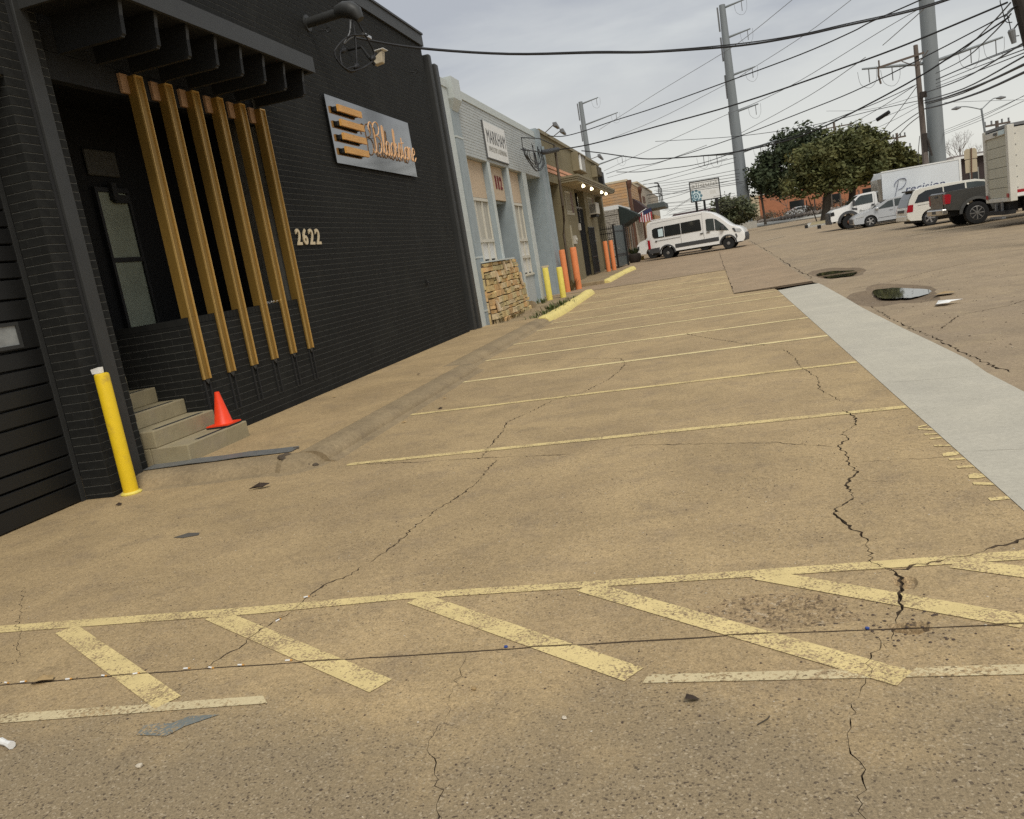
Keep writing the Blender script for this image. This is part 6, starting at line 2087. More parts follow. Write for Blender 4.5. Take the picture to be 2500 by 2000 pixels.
q.poly([bpt(0.0, 0.0, .033), bpt(.75, .02, .033), bpt(1.2, .45, .033), bpt(.95, .75, .033), bpt(.85, .98, .033), bpt(0, 1.0, .033)])
q.build('flower_ground', m_signt, bs)
q = MB()
for a in range(9):
    t = a * math.pi / 4.5
    c_ = (0.46 + .52 * math.cos(t), .46 + .52 * math.sin(t))
    if c_[1] < .05 or c_[0] < .05:
        c_ = (max(.08, c_[0]), max(.08, c_[1]))
    pts = [bpt(max(.01, c_[0] + rr * math.cos(t + o_)), max(.01, c_[1] + rr * math.sin(t + o_)), .037) for rr, o_ in ((.2, 0), (.19, 1.3), (.12, 2.2), (.12, -2.2), (.19, -1.3))]
    q.poly(pts)
for r1, r2 in ((.13, .0), (.33, .22)):
    n = 16
    for i in range(n):
        a, b = 2 * math.pi * i / n, 2 * math.pi * (i + 1) / n
        q.poly([bpt(.46 + r1 * math.cos(a), .46 + r1 * math.sin(a), .04), bpt(.46 + r1 * math.cos(b), .46 + r1 * math.sin(b), .04), bpt(.46 + r2 * math.cos(b), .46 + r2 * math.sin(b), .04)] + ([bpt(.46 + r2 * math.cos(a), .46 + r2 * math.sin(a), .04)] if r2 else []))
q.build('flower_print', m_teal, bs)
q = MB()
for i in range(3):
    q.poly([bpt(1.95, .50 + .13 * i, .034), bpt(2.6, .50 + .13 * i, .034), bpt(2.6, .53 + .13 * i, .034), bpt(1.95, .53 + .13 * i, .034)])
q.build('small_print', m_acw, bs)
# back of a street sign by the pickup
bk = thing('road_sign', (14.2, 51.5, 0.35), 'two tan sign plates seen from behind on one thin post', 'sign')
q = MB()
q.tube([(14.12, 51.5, 0.3), (14.28, 51.55, 3.75)], 0.03, 6)
q.build('post', m_rustpipe, bk)
for za, zb, w_ in ((2.44, 3.14, .30), (3.17, 3.72, .32)):
    q = MB()
    cs = .1 if za > 3 else .04
    A = [(14.24 - w_, za), (14.24 + w_, za), (14.24 + w_, zb - cs), (14.24 + w_ - cs, zb), (14.24 - w_ + cs, zb), (14.24 - w_, zb - cs)]
    q.prism([(a, 51.6, b) for a, b in A], [(a, 51.615, b) for a, b in A])
    q.build('sign_plate', m_signb, bk)

# ================================================================== trees
def leaves(q, c, rad, n, size, rg, flat=0.8):
    c = Vector(c)
    for i in range(n):
        d = Vector((rg.gauss(0, 1), rg.gauss(0, 1), rg.gauss(0, 1) * flat)).normalized() * rad * rg.random() ** 0.45
        p = c + d
        a = Vector((rg.gauss(0, 1), rg.gauss(0, 1), rg.gauss(0, .6))).normalized()
        b = a.cross(Vector((rg.gauss(0, 1), rg.gauss(0, 1), rg.gauss(0, 1)))).normalized()
        s_ = size * rg.uniform(0.5, 1.3)
        q.add([p - a * s_, p + b * s_ * .45, p + a * s_, p - b * s_ * .45], [(0, 1, 2, 3)])

def tree(name, base, lean, trunk_r, fork_h, lobes, n_clump, per, size, mat, label, cat='tree', seed=1, grp=None, bark=m_bark):
    """lobes = [(centre, radii)] for the crown; leaf clumps fill their outer shells"""
    rg = random.Random(seed)
    base = Vector(base)
    t = thing(name, base, label, cat, grp)
    fork = base + Vector((lean[0], lean[1], fork_h))
    q = MB()
    q.tube([base + Vector((0, 0, -.1)), base + Vector((0, 0, .25)), base.lerp(fork, .5), fork], [trunk_r * 1.45, trunk_r * 1.08, trunk_r * .95, trunk_r * .82], 10)
    clumps = []
    tot = sum(l_[1][0] * l_[1][2] for l_ in lobes)
    for c, rr in lobes:
        c = Vector(c)
        for i in range(max(3, int(n_clump * rr[0] * rr[2] / tot))):
            d = Vector((rg.gauss(0, 1), rg.gauss(0, 1), rg.gauss(0, 1))).normalized()
            if d.z < -.5:
                d.z *= .5
            f_ = rg.uniform(.55, 1.02)
            clumps.append(c + Vector((d.x * rr[0], d.y * rr[1], d.z * rr[2])) * f_)
    for i in range(14):
        e_ = rg.choice(clumps)
        m_ = fork.lerp(e_, .5) + Vector((rg.uniform(-.5, .5), rg.uniform(-.5, .5), rg.uniform(-.2, .6)))
        q.tube(spline([tuple(fork), tuple(m_), tuple(e_)], 4), [trunk_r * .5 * (1 - k_ / 9.5) + .02 for k_ in range(9)], 6)
    q.build('trunk', bark, t, smooth=60)
    q = MB()
    for c in clumps:
        leaves(q, c, size * rg.uniform(2.2, 4.2), int(per * rg.uniform(.6, 1.4)), size, rg)
    q.build('crown', mat, t)
    return t
ts = 0.24
tree('oak_tree', (10.94, 87.07, .63), (.4, 0, 0), .42, 2.6, [((12.2, 88, 5.6), (3.4, 3.4, 2.2)), ((13.6, 88, 7.0), (3.0, 3.0, 2.1)), ((10.6, 87, 6.2), (2.6, 2.8, 2.2)), ((9.6, 87, 4.4), (2.2, 2.4, 1.5)), ((12.4, 87, 4.2), (2.6, 2.6, 1.4)), ((14.8, 88, 5.2), (2.6, 3, 1.8))], 330, 66, ts, m_oak, 'broad green live oak with a thick trunk left of the white truck', seed=3)
tree('oak_tree', (13.6, 89.5, .65), (.5, 0, 0), .36, 3.0, [((16.0, 91, 6.2), (3.4, 3.2, 2.1)), ((18.0, 92, 5.0), (2.8, 3.0, 1.7)), ((14.6, 90, 4.6), (2.4, 2.4, 1.5)), ((15.2, 91, 7.4), (2.4, 2.4, 1.4)), ((19.2, 92, 4.3), (2.0, 2.6, 1.2))], 240, 66, ts, m_oak, 'second live oak leaning behind the cab of the white truck', seed=5)
tree('dark_tree', (7.8, 126.5, 1.2), (-.2, 0, 0), .17, 4.6, [((10.6, 128, 8.5), (4.0, 3.5, 3.0)), ((13.0, 129, 11.2), (3.4, 3.2, 3.0)), ((8.0, 127, 7.2), (2.4, 2.6, 2.0)), ((10.4, 128, 5.8), (3.2, 3.0, 1.8)), ((15.5, 129, 10), (3, 3, 3))], 230, 50, .36, m_oakd, 'dark loose-crowned tree on a thin trunk behind the oaks', seed=7)
tree('bushy_tree', (2.8, 106, .85), (.1, 0, 0), .16, 1.3, [((2.8, 106, 3.9), (2.3, 2.2, 1.5)), ((1.2, 106, 2.9), (1.6, 1.8, 1.2)), ((4.2, 106, 3.1), (1.6, 1.8, 1.3)), ((3.0, 106, 2.4), (2.2, 2.0, 1.0))], 110, 55, .20, m_bush, 'grey-green bushy tree rising behind the white van', seed=9)
tree('shrub', (-.9, 108, .85), (0, 0, 0), .08, .5, [((-.7, 108, 2.0), (1.3, 1.3, .9)), ((.3, 108, 1.7), (1.0, 1.2, .8))], 34, 45, .17, m_bush, 'low shrub below the framed street sign behind the van', 'shrub', seed=10)

def bare(base, h, spread, label, seed, r=.12):
    rg = random.Random(seed)
    t = thing('bare_tree', base, label, 'tree')
    q = MB()
    def br(p, d, l_, r_, n):
        e_ = p + d * l_
        q.tube([p, p.lerp(e_, .5) + Vector((rg.uniform(-.06, .06), 0, rg.uniform(-.03, .03))) * l_, e_], [r_, r_ * .8, r_ * .6], 5 if n > 1 else 3)
        if n > 0:
            for k_ in range(rg.choice((2, 3, 3))):
                nd = (d + Vector((rg.gauss(0, spread), rg.gauss(0, spread), rg.uniform(-.1, .45)))).normalized()
                br(e_, nd, l_ * rg.uniform(.62, .85), r_ * .58, n - 1)
    br(Vector(base), Vector((0, 0, 1)), h * .3, r, 5)
    q.build('trunk', m_twig, t)
bare((33.4, 125.5, .9), 8.5, .55, 'leafless tree rising above the dark house roof', 31, .14)
bare((38.0, 127, .9), 8.0, .5, 'leafless tree just left of the old box truck', 33, .13)
bare((27.7, 124, .9), 6.0, .45, 'small leafless tree right of the oaks behind the white box', 35, .11)
bare((6.4, 146, 1.5), 4.6, .5, 'thin bare sapling before the pale tan wall', 36, .06)
bare((12.6, 146, 1.6), 6.0, .5, 'bare brown tree in front of the orange brick wall', 38, .08)

# ================================================================== far bank, brick building, houses
bk = MB()
F = [(-30, 190), (-4, 158), (5.3, 133), (9.4, 131), (12.3, 129), (16, 117), (24, 104), (44, 92)]
for (a, b) in zip(F, F[1:]):
    za, zb = zg(a[1]), zg(b[1])
    bk.poly([(a[0], a[1], za), (b[0], b[1], zb), (b[0], b[1], zb + .15), (a[0], a[1], za + .15)])
    bk.poly([(a[0], a[1], za + .15), (b[0], b[1], zb + .15), (b[0] + 2.4, b[1] + 7, 1.45), (a[0] + 2.4, a[1] + 7, 1.45)])
struct(bk.build('far_sidewalk', m_conc))
bk = MB()
for (a, b) in zip(F, F[1:]):
    bk.poly([(a[0] + 2.4, a[1] + 7, 1.45), (b[0] + 2.4, b[1] + 7, 1.45), (b[0] + 6, b[1] + 16, 1.9), (a[0] + 6, a[1] + 16, 1.9)])
    bk.poly([(a[0] + 6, a[1] + 16, 1.9), (b[0] + 6, b[1] + 16, 1.9), (b[0] + 60, b[1] + 160, 2.0), (a[0] + 60, a[1] + 160, 2.0)])
struct(bk.build('bank', m_dry))
rg = random.Random(12)
q = MB()
q.lathe([(0.001, -.3), (.34, -.12), (.36, .12), (.2, .3), (.001, .34)], (0, 0, 0), (0.2, 0.1, 1), 7)
rock = q.build('edging_rock', m_rock)
rme = rock.data
bpy.data.objects.remove(rock)
for i in range(26):
    t = i / 25
    o = bpy.data.objects.new('edging_rock', rme)
    COL.objects.link(o)
    o.location = (7.8 + 10.6 * t, 140.6 - 16.5 * t, 1.52 + .1 * rg.random())
    o.scale = [rg.uniform(.8, 1.3) for _ in range(3)]
    o.rotation_euler = (rg.uniform(-.3, .3), rg.uniform(-.3, .3), rg.uniform(0, 6))
    tag(o, 'grey edging rock in the row along the far planted bank', 'rock', 'edging rocks along the far bank')
for i in range(3):
    q = MB()
    q.box(-.5, .5, -.15, .15, -.05, .22)
    o = q.build('parking_block', m_white)
    o.location = ((-0.2, 3.2, 5.0)[i], (146.0, 136.5, 133.6)[i] - .9, 1.0)
    tag(o, ('white parking block nearest the van roof line at the far kerb', 'middle white parking block along the far kerb', 'white parking block at the far kerb nearest the thin trunk')[i], 'parking block', 'white blocks along the far kerb')
q = MB()
for i in range(60):
    t = rg.random()
    leaves(q, (7.5 + 12 * t, 143.5 - 17 * t + rg.uniform(0, 2.5), 1.7 + rg.uniform(0, .9)), .8, 45, .16, rg, .7)
tag(q.build('scrub', m_scrub), kind='stuff')
fb = thing('brick_warehouse', (18, 158, 1.8), 'long orange brick building behind the oak trees', 'building')
q = MB()
q.box(8.9, 42, 156, 175, 1.0, 6.1)
q.build('wall', m_brickwall, fb)
q = MB()
q.box(8.8, 42.1, 155.9, 175, 6.1, 6.4)
q.build('roof_edge', m_conc, fb)
q = MB()
for x in (14, 20, 26, 33):
    q.box(x, x + 2.4, 155.93, 155.99, 2.6, 4.2)
q.build('window', m_glass, fb)
fb = thing('tan_annex', (6, 157, 1.8), 'pale tan block joined to the left of the orange brick building', 'building')
q = MB()
q.box(3.0, 8.85, 155, 172, 1.0, 6.2)
q.build('wall', m_tan3, fb)
q = MB()
q.box(2.9, 8.85, 154.9, 172, 6.2, 6.7)
q.build('parapet', m_white, fb)
mr = thing('maroon_house', (-1, 118, .9), 'low house with a maroon roof behind the van roof', 'house')
q = MB()
q.box(-5.2, 1.4, 117, 124, .8, 3.6)
q.build('wall', m_acw, mr)
q = MB()
q.prism([(-5.6, 116.5, 3.62), (1.8, 116.5, 3.62), (1.8, 124.5, 3.62), (-5.6, 124.5, 3.62)], [(-4.6, 119.5, 4.6), (.9, 119.5, 4.6), (.9, 121.5, 4.6), (-4.6, 121.5, 4.6)])
q.build('roof', m_canvas2, mr)
dh = thing('dark_house', (31, 104, .8), 'dark house with a white eave behind the two sign plates', 'house')
q = MB()
q.box(27.0, 44, 103, 112, .5, 4.75)
q.build('wall', M('dark_brown_siding', (0.05, 0.035, 0.032), 0.8, var=.2), dh)
q = MB()
q.box(26.6, 44.4, 102.4, 112.5, 4.76, 5.0)
q.build('eave', m_white, dh)
q = MB()
q.prism([(26.6, 102.4, 5.01), (44.4, 102.4, 5.01), (44.4, 112.5, 5.01), (26.6, 112.5, 5.01)], [(27, 105, 5.25), (44, 105, 5.25), (44, 110, 5.25), (27, 110, 5.25)])
q.build('roof', m_twig, dh)
for x in (28.2, 30.9, 33.8):
    q = MB()
    q.box(x, x + .9, 102.9, 102.99, 1.5, 3.6)
    wo = q.build('window', m_grayink, dh)
    q = MB()
    q.box(x + .1, x + .8, 102.86, 102.895, 1.6, 3.5)
    q.build('pane', m_glass, wo)
q = MB()
for i in range(40):
    leaves(q, (24 + 16 * rg.random(), 100 + rg.uniform(-1, 1), 1.2 + rg.uniform(0, .8)), .8, 40, .16, rg, .7)
tag(q.build('hedge', m_bush), kind='stuff')
# kerbed island under the oaks
q = MB()
I = [(7.6, 72.8), (9.8, 73.2), (14.5, 76), (24, 84), (26, 96), (12, 92), (9.2, 86)]
q.prism([(x, y, zg(y) - .1) for x, y in I], [(x, y, zg(y) + .14) for x, y in I])
struct(q.build('kerb_island', m_conc))
q = MB()
J = [(8.0, 73.6), (9.7, 73.8), (14.2, 76.6), (23.4, 84.4), (25.2, 95.4), (12.2, 91.4), (9.5, 85.6)]
q.poly([(x, y, zg(y) + .155) for x, y in J])
struct(q.build('island_soil', m_dry))
for (x, y), t in (((7.72, 65.2), 'small dark kerb marker block in the road before the island'), ((7.62, 72.6), 'dark marker at the pointed end of the kerb island')):
    q = MB()
    q.box(x - .12, x + .12, y - .1, y + .1, zg(y), zg(y) + .26)
    tag(q.build('marker_block', m_iron, loc=(x, y, zg(y))), t, 'marker')
q = MB()
q.tube([(10.3, 88.3, .7), (9.7, 88.3, 3.3)], .06, 6)
tag(q.build('sign_post', m_pole, loc=(10.3, 88.3, .7)), 'thin leaning sign post between the dark tree and the oak', 'post')
for i in range(7):
    x, y = 14.3 + 1.0 * i, 133 - 1.4 * i
    q = MB()
    q.box(x - .08, x + .08, y - .08, y + .08, 1.2, 3.6 + .3 * (i % 2))
    tag(q.build('fence_post', m_pole, loc=(x, y, 1.5)), 'weathered fence post among the scrub by the brick wall', 'post', 'fence posts in the scrub')
q = MB()
q.prism([(16.2, 130.0, 1.5), (16.8, 130.0, 1.5), (16.8, 130.0, 2.6), (16.2, 130.0, 2.6)], [(16.2, 130.05, 1.5), (16.8, 130.05, 1.5), (16.8, 130.05, 2.6), (16.2, 130.05, 2.6)])
so_ = q.build('hazard_sign', m_bollard2, loc=(16.5, 130, 1.5))
tag(so_, 'small yellow and black striped hazard plate by the far kerb', 'sign')
q = MB()
for k_ in range(3):
    q.poly([(16.21, 129.99, 1.55 + .33 * k_), (16.79, 129.99, 1.85 + .33 * k_), (16.79, 129.99, 2.02 + .33 * k_), (16.21, 129.99, 1.72 + .33 * k_)])
q.build('stripe', m_iron, so_)

# ================================================================== vehicles (local axes: x forward, y left, z up)
def arch(cx, cz, r, a0=0, a1=180, n=10):
    return [(cx + r * math.cos(R(a0 + (a1 - a0) * i / n)), cz + r * math.sin(R(a0 + (a1 - a0) * i / n))) for i in range(n + 1)]

class Car:
    def __init__(s, name, label, cat, loc, rotz, hw, zb, slope):
        s.t = thing(name, loc, label, cat, None, rotz, local=True)
        s.hw, s.zb, s.sl = hw, zb, slope
    def yw(s, z, ins=0.0):
        return s.hw - ins - max(0.0, z - s.zb) * s.sl
    def shell(s, outline, mat, name='body', ins=0.05):
        cx = sum(p[0] for p in outline) / len(outline)
        cz = sum(p[1] for p in outline) / len(outline)
        def ring(sgn, inset, k):
            return [(cx + (x - cx) * k, sgn * s.yw(z, inset), cz + (z - cz) * k) for x, z in outline]
        q = MB()
        q.loft([ring(-1, 0, .988), ring(-1, ins * .3, .997), ring(-1, ins, 1.0), ring(1, ins, 1.0), ring(1, ins * .3, .997), ring(1, 0, .988)])
        o = q.build(name, mat, s.t, smooth=32)
        return o
    def side(s, name, poly, mat, off=0.006, th=0.012, par=None, both=True):
        out = []
        for sgn in ((-1, 1) if both else (-1,)):
            q = MB()
            q.prism([(x, sgn * (s.yw(z) + off - th), z) for x, z in poly], [(x, sgn * (s.yw(z) + off), z) for x, z in poly])
            out.append(q.build(name, mat, par or s.t))
        return out
    def cross(s, name, pts, mat, ins=0.1, off=0.01, par=None):
        """panel across the car through (x, z) points"""
        q = MB()
        rows = [[(x, -s.yw(z, ins), z), (x, s.yw(z, ins), z)] for x, z in pts]
        for a, b in zip(rows, rows[1:]):
            d = Vector((a[0][0] - b[0][0], 0, a[0][2] - b[0][2]))
            n_ = Vector((-d.z, 0, d.x)).normalized()
            if n_.z < 0 and abs(n_.z) > .1:
                n_ = -n_
            A = [Vector(a[0]), Vector(a[1]), Vector(b[1]), Vector(b[0])]
            q.prism([p + n_ * (off - .01) for p in A], [p + n_ * off for p in A])
        return q.build(name, mat, par or s.t)
    def wheel(s, x, r, w, rim, style='disc', rr=0.62, track=None):
        y = (track if track else s.hw - .04)
        for sgn in (-1, 1):
            q = MB()
            q.lathe([(r * rr, -w), (r * .93, -w), (r, -w * .8), (r, -w * .2), (r * .95, 0), (r * .80, .006), (r * rr, -.012)], (x, sgn * y, r), (0, sgn, 0), 28)
            wo = q.build('wheel', m_tyre, s.t, smooth=40)
            q = MB()
            c = Vector((x, sgn * y, r))
            if style == 'disc':
                q.lathe([(r * rr * .98, -.02), (r * rr * .9, -.05), (r * rr * .55, -.02), (r * rr * .3, .0), (r * .12, .0), (.001, .01)], c, (0, sgn, 0), 20)
                for k in range(8):
                    a = 2 * math.pi * k / 8
                    p = c + Vector((math.cos(a) * r * .28, sgn * .0, math.sin(a) * r * .28))
                    q.cyl(p, p + Vector((0, sgn * .02, 0)), r * .035, n=6)
                ro_ = q.build('rim', rim, wo, smooth=40)
            else:
                n = int(style)
                q.lathe([(r * rr, -.015), (r * rr * .93, .0), (r * rr * .88, -.06), (r * rr * .86, -.10)], c, (0, sgn, 0), 24)
                for k in range(n):
                    a = 2 * math.pi * k / n
                    ca, sa, da = math.cos(a), math.sin(a), r * rr * (.16 if n < 7 else .085)
                    u, v = Vector((ca, 0, sa)), Vector((-sa, 0, ca))
                    p0_, p1_ = c + u * r * .10, c + u * r * rr * .92
                    A = [p0_ - v * da * .8, p0_ + v * da * .8, p1_ + v * da, p1_ - v * da]
                    q.prism([p + Vector((0, -sgn * .05, 0)) for p in A], [p + Vector((0, sgn * -.006, 0)) for p in A])
                q.lathe([(r * .15, -.05), (r * .14, .0), (.001, .006)], c, (0, sgn, 0), 12)
                ro_ = q.build('rim', rim, wo)
                q = MB()
                q.lathe([(.001, -.11), (r * rr * .86, -.11), (r * rr * .86, -.12), (.001, -.12)], c, (0, sgn, 0), 16)
                q.build('brake_disc', m_trim, wo)
    def box(s, name, x0, x1, y0, y1, z0, z1, mat, par=None, bevel=0.0):
        q = MB()
        q.box(x0, x1, y0, y1, z0, z1)
        return q.build(name, mat, par or s.t, bevel=bevel)
    def line(s, name, pts, mat=None, w=.006):
        """thin shut line down both sides"""
        for sgn in (-1, 1):
            q = MB()
            q.tube([(x, sgn * (s.yw(z) + .001), z) for x, z in pts], w, 4)
            q.build(name, mat or m_trim, s.t)
    def flare(s, name, cx, cz, r0_, r1_, mat, a0=0, a1=180, out=.03, n=14):
        for sgn in (-1, 1):
            q = MB()
            A = [[(cx + rr * math.cos(R(a0 + (a1 - a0) * i / n)), sgn * (s.yw(0.6) + o_), cz + rr * math.sin(R(a0 + (a1 - a0) * i / n))) for i in range(n + 1)] for rr, o_ in ((r0_, -.10), (r0_, out), (r1_, out * .6), (r1_, -.02))]
            for a, b in zip(A, A[1:]):
                for i in range(n):
                    q.add([a[i], a[i + 1], b[i + 1], b[i]], [(0, 1, 2, 3)])
            q.build(name, mat, s.t, smooth=50)

def groundrot(x, y):
    return zg(y)

# --- white passenger van
V = Car('passenger_van', 'white high-roof passenger van with dark windows and grey lower cladding', 'van', (-2.55, 54.4, zg(53.6)), R(-9), 1.03, 1.15, .085)
out = [(-1.12, .48), (-1.19, .62), (-1.22, 1.0), (-1.17, 2.20), (-1.10, 2.36), (-.85, 2.44), (.8, 2.50), (2.1, 2.52), (2.55, 2.47), (2.95, 2.32), (3.4, 1.98), (3.86, 1.52), (4.02, 1.40), (4.45, 1.24), (4.66, 1.08), (4.76, .84), (4.76, .55), (4.66, .36)] + arch(3.75, .36, .45, 0, 180) + [(3.2, .40), (.5, .40)] + arch(0, .36, .45, 0, 180) + [(-.5, .44)]
V.shell(out, m_carw)
V.box('underbody', -1.0, 4.4, -.82, .82, .30, .62, m_rubber)
for nm_, pl, mt in (('side_window', [(-.84, 1.52), (-.74, 1.38), (-.52, 1.36), (-.10, 1.37), (-.10, 2.02), (-.70, 1.99), (-.84, 1.90)], m_tint), ('side_window', [(-.06, 1.37), (.95, 1.375), (.95, 2.045), (-.06, 2.02)], m_tint),
                    ('side_window', [(.99, 1.375), (2.20, 1.39), (2.23, 1.45), (2.20, 2.04), (2.12, 2.08), (.99, 2.047)], m_tint), ('door_window', [(2.52, 1.31), (3.02, 1.26), (3.02, 1.98), (2.62, 2.02), (2.52, 1.98)], m_cabin), ('door_window', [(3.06, 1.255), (3.86, 1.14), (3.60, 1.50), (3.15, 1.92), (3.06, 1.95)], m_cabin)):
    V.side(nm_, pl, mt)
V.side('window_notice', [(-.46, 1.43), (-.16, 1.43), (-.16, 1.90), (-.46, 1.88)], m_signt, off=.010)
V.cross('windshield', [(2.98, 2.28), (3.42, 1.94), (3.86, 1.50)], m_tint, .12, .012)
V.side('lower_cladding', [(.52, .58), (3.22, .60), (3.22, .84), (.52, .82)], m_trim, off=.014, th=.03)
V.side('lower_cladding', [(-1.14, .46), (-.5, .46), (-.46, .78), (-1.16, .76)], m_trim, off=.014, th=.03)
V.flare('arch_trim', 0, .36, .445, .53, m_trim, -2, 182)
V.flare('arch_trim', 3.75, .36, .445, .53, m_trim, -2, 182)
q = MB()
q.loft([[(4.27, -1.02, .40), (4.72, -.90, .36), (4.80, -.70, .40), (4.80, .70, .40), (4.72, .90, .36), (4.27, 1.02, .40)], [(4.25, -1.045, .66), (4.78, -.92, .62), (4.84, -.70, .64), (4.84, .70, .64), (4.78, .92, .62), (4.25, 1.045, .66)], [(4.20, -1.04, .86), (4.72, -.92, .86), (4.79, -.70, .86), (4.79, .70, .86), (4.72, .92, .86), (4.20, 1.04, .86)]])
q.build('front_bumper', m_trim, V.t)
V.side('headlight', [(4.12, 1.19), (4.56, 1.13), (4.62, 1.0), (4.52, .92), (4.26, .98)], m_lens, off=.012, th=.06)
V.side('headlight_housing', [(4.06, 1.22), (4.20, 1.215), (4.28, .96), (4.18, 1.0)], m_trim, off=.016, th=.03)
V.side('taillight', [(-1.19, .74), (-1.03, .76), (-1.04, 1.30), (-1.18, 1.32)], m_red, off=.018, th=.08)
V.line('door_gap', [(2.35, .86), (2.32, 1.3), (2.33, 2.2), (2.36, 2.46)])
V.line('door_gap', [(.93, .84), (.93, 1.33)])
V.line('slide_rail', [(-.65, 1.19), (.88, 1.22)], m_ink, .012)
V.line('roof_seam', [(-.9, 2.30), (2.3, 2.36)], m_cableg, .008)
V.side('door_handle', [(2.12, 1.17), (2.32, 1.19), (2.32, 1.24), (2.12, 1.22)], m_trim, off=.035, th=.03)
V.side('door_handle', [(2.52, 1.20), (2.74, 1.20), (2.74, 1.25), (2.52, 1.25)], m_trim, off=.035, th=.03)
V.side('door_handle', [(-.70, 1.16), (-.58, 1.16), (-.58, 1.22), (-.70, 1.22)], m_trim, off=.03, th=.03)
for sgn in (-1, 1):
    V.box('wing_mirror', 3.42, 3.60, sgn * 1.12 - .10, sgn * 1.12 + .10, 1.20, 1.48, m_trim, bevel=.04)
V.wheel(0, .355, .24, m_rim, 'disc', .60)
V.wheel(3.75, .355, .24, m_rim, 'disc', .60)
q = MB()
q.box(-.9, 2.5, -.62, .62, 2.49, 2.53)
q.build('roof_panel', m_carw, V.t, bevel=.02)

# --- second white van, nose showing behind the first
W = Car('work_van', 'white work van nose showing behind the passenger van', 'van', (-3.7, 58.6, zg(58.5)), R(172), 1.0, 1.1, .10)
out = [(-4.0, .45), (-4.05, 2.0), (-3.9, 2.12), (-.4, 2.15), (-.1, 2.05), (.55, 1.32), (.9, 1.22), (1.20, 1.05), (1.28, .75), (1.26, .42), (.5, .40)] + arch(0, .36, .46, 0, 180) + [(-.5, .40), (-2.9, .40)] + arch(-3.4, .36, .46, 0, 180)
out = [(-4.0, .45), (-4.05, 2.0), (-3.9, 2.12), (-.4, 2.15), (-.1, 2.05), (.45, 1.34), (.9, 1.22), (1.10, 1.02), (1.16, .75), (1.14, .42)] + arch(.1, .36, .46, 0, 180) + [(-.5, .40), (-2.9, .40)] + arch(-3.4, .36, .46, 0, 180)
W.shell(out, m_carw)
W.cross('windshield', [(-.06, 2.0), (.42, 1.36)], m_tint, .12, .012)
W.side('side_window', [(-1.1, 1.3), (.25, 1.28), (-.2, 1.9), (-1.1, 1.92)], m_tint)
W.side('headlight', [(.98, .70), (1.12, .70), (1.08, .95), (.96, .95)], m_trim, off=.012, th=.05)
W.cross('grille', [(1.15, .95), (1.17, .5)], m_trim, .12, .02)
for sgn in (-1, 1):
    W.box('wing_mirror', .12, .26, sgn * 1.12 - .09, sgn * 1.12 + .09, 1.3, 1.55, m_white, bevel=.03)
W.wheel(.1, .36, .23, m_rim, 'disc', .62)
W.wheel(-3.4, .36, .23, m_rim, 'disc', .62)

# --- white box truck lettered Precision (faces left)
T = Car('box_truck', 'white box truck lettered Precision parked facing left beside the oaks', 'truck', (8.2, 55.55, zg(54.6)), R(180), 1.02, 1.05, .10)
out = [(-2.35, .62), (-2.35, 1.25), (-1.72, 1.27), (-1.70, 1.30), (-1.66, 1.90), (-1.55, 1.97), (-.85, 1.95), (-.64, 1.87), (-.02, 1.40), (.12, 1.34), (.80, 1.26), (.98, 1.14), (1.04, .75), (1.02, .55), (.62, .55)] + arch(0, .40, .56, 15, 165) + [(-.62, .52), (-1.7, .52)]
T.shell(out, m_carw)
T.cross('windshield', [(-.62, 1.86), (-.05, 1.43)], m_tint, .10, .012)
T.side('door_window', [(-1.42, 1.36), (-.30, 1.30), (-.28, 1.42), (-.66, 1.80), (-.80, 1.85), (-1.42, 1.86)], m_cabin)
T.flare('arch_trim', 0, .42, .50, .66, m_trim, 0, 180, .05)
T.side('side_vent', [(-.52, 1.06), (-.24, 1.10), (-.22, 1.20), (-.50, 1.17)], m_trim, off=.012)
T.line('door_gap', [(-.50, .62), (-.46, 1.3)], None, .005)
T.line('door_gap', [(-1.52, .60), (-1.52, 1.88)], None, .005)
T.side('door_handle', [(-1.5, 1.16), (-1.32, 1.16), (-1.32, 1.26), (-1.5, 1.26)], m_trim, off=.03)
q = MB()
q.box(.96, 1.12, -.98, .98, .42, .72)
q.box(1.03, 1.10, -.80, .80, .72, 1.12)
q.build('front_grille', m_trim, T.t, bevel=.03)
T.side('headlight', [(.80, .92), (1.02, .90), (1.02, 1.12), (.82, 1.14)], m_iron, off=.012, th=.05)
for sgn in (-1, 1):
    T.box('wing_mirror', -.38, -.26, sgn * 1.18 - .12, sgn * 1.18 + .12, 1.32, 1.66, m_trim, bevel=.03)
T.wheel(0, .40, .26, m_rim, 'disc', .58, track=1.02)
T.wheel(-4.6, .40, .5, m_rim, 'disc', .58, track=1.08)
for sgn in (-1, 1):
    q = MB()
    q.lathe([(.12, -.02), (.12, .03), (.05, .07), (.001, .08)], (0, sgn * 1.02, .40), (0, sgn, 0), 12)
    q.build('rusty_hub', m_rust, T.t)
q = MB()
q.box(-6.2, -1.6, -.5, .5, .5, .80)
q.build('chassis', m_rubber, T.t)
q = MB()
q.prism([(-6.25, -1.15, .86), (-1.95, -1.15, .86), (-1.95, 1.15, .86), (-6.25, 1.15, .86)], [(-6.25, -1.15, 2.98), (-1.98, -1.15, 2.98), (-1.98, 1.15, 2.98), (-6.25, 1.15, 2.98)])
T.bx = q.build('box_body', m_boxw, T.t)
q = MB()
q.loft([[(-1.949, -1.15, .86), (-1.949, 1.15, .86), (-1.945, 1.15, 2.6), (-1.945, -1.15, 2.6)], [(-1.72, -1.05, .9), (-1.72, 1.05, .9), (-1.74, 1.05, 2.6), (-1.74, -1.05, 2.6)]])
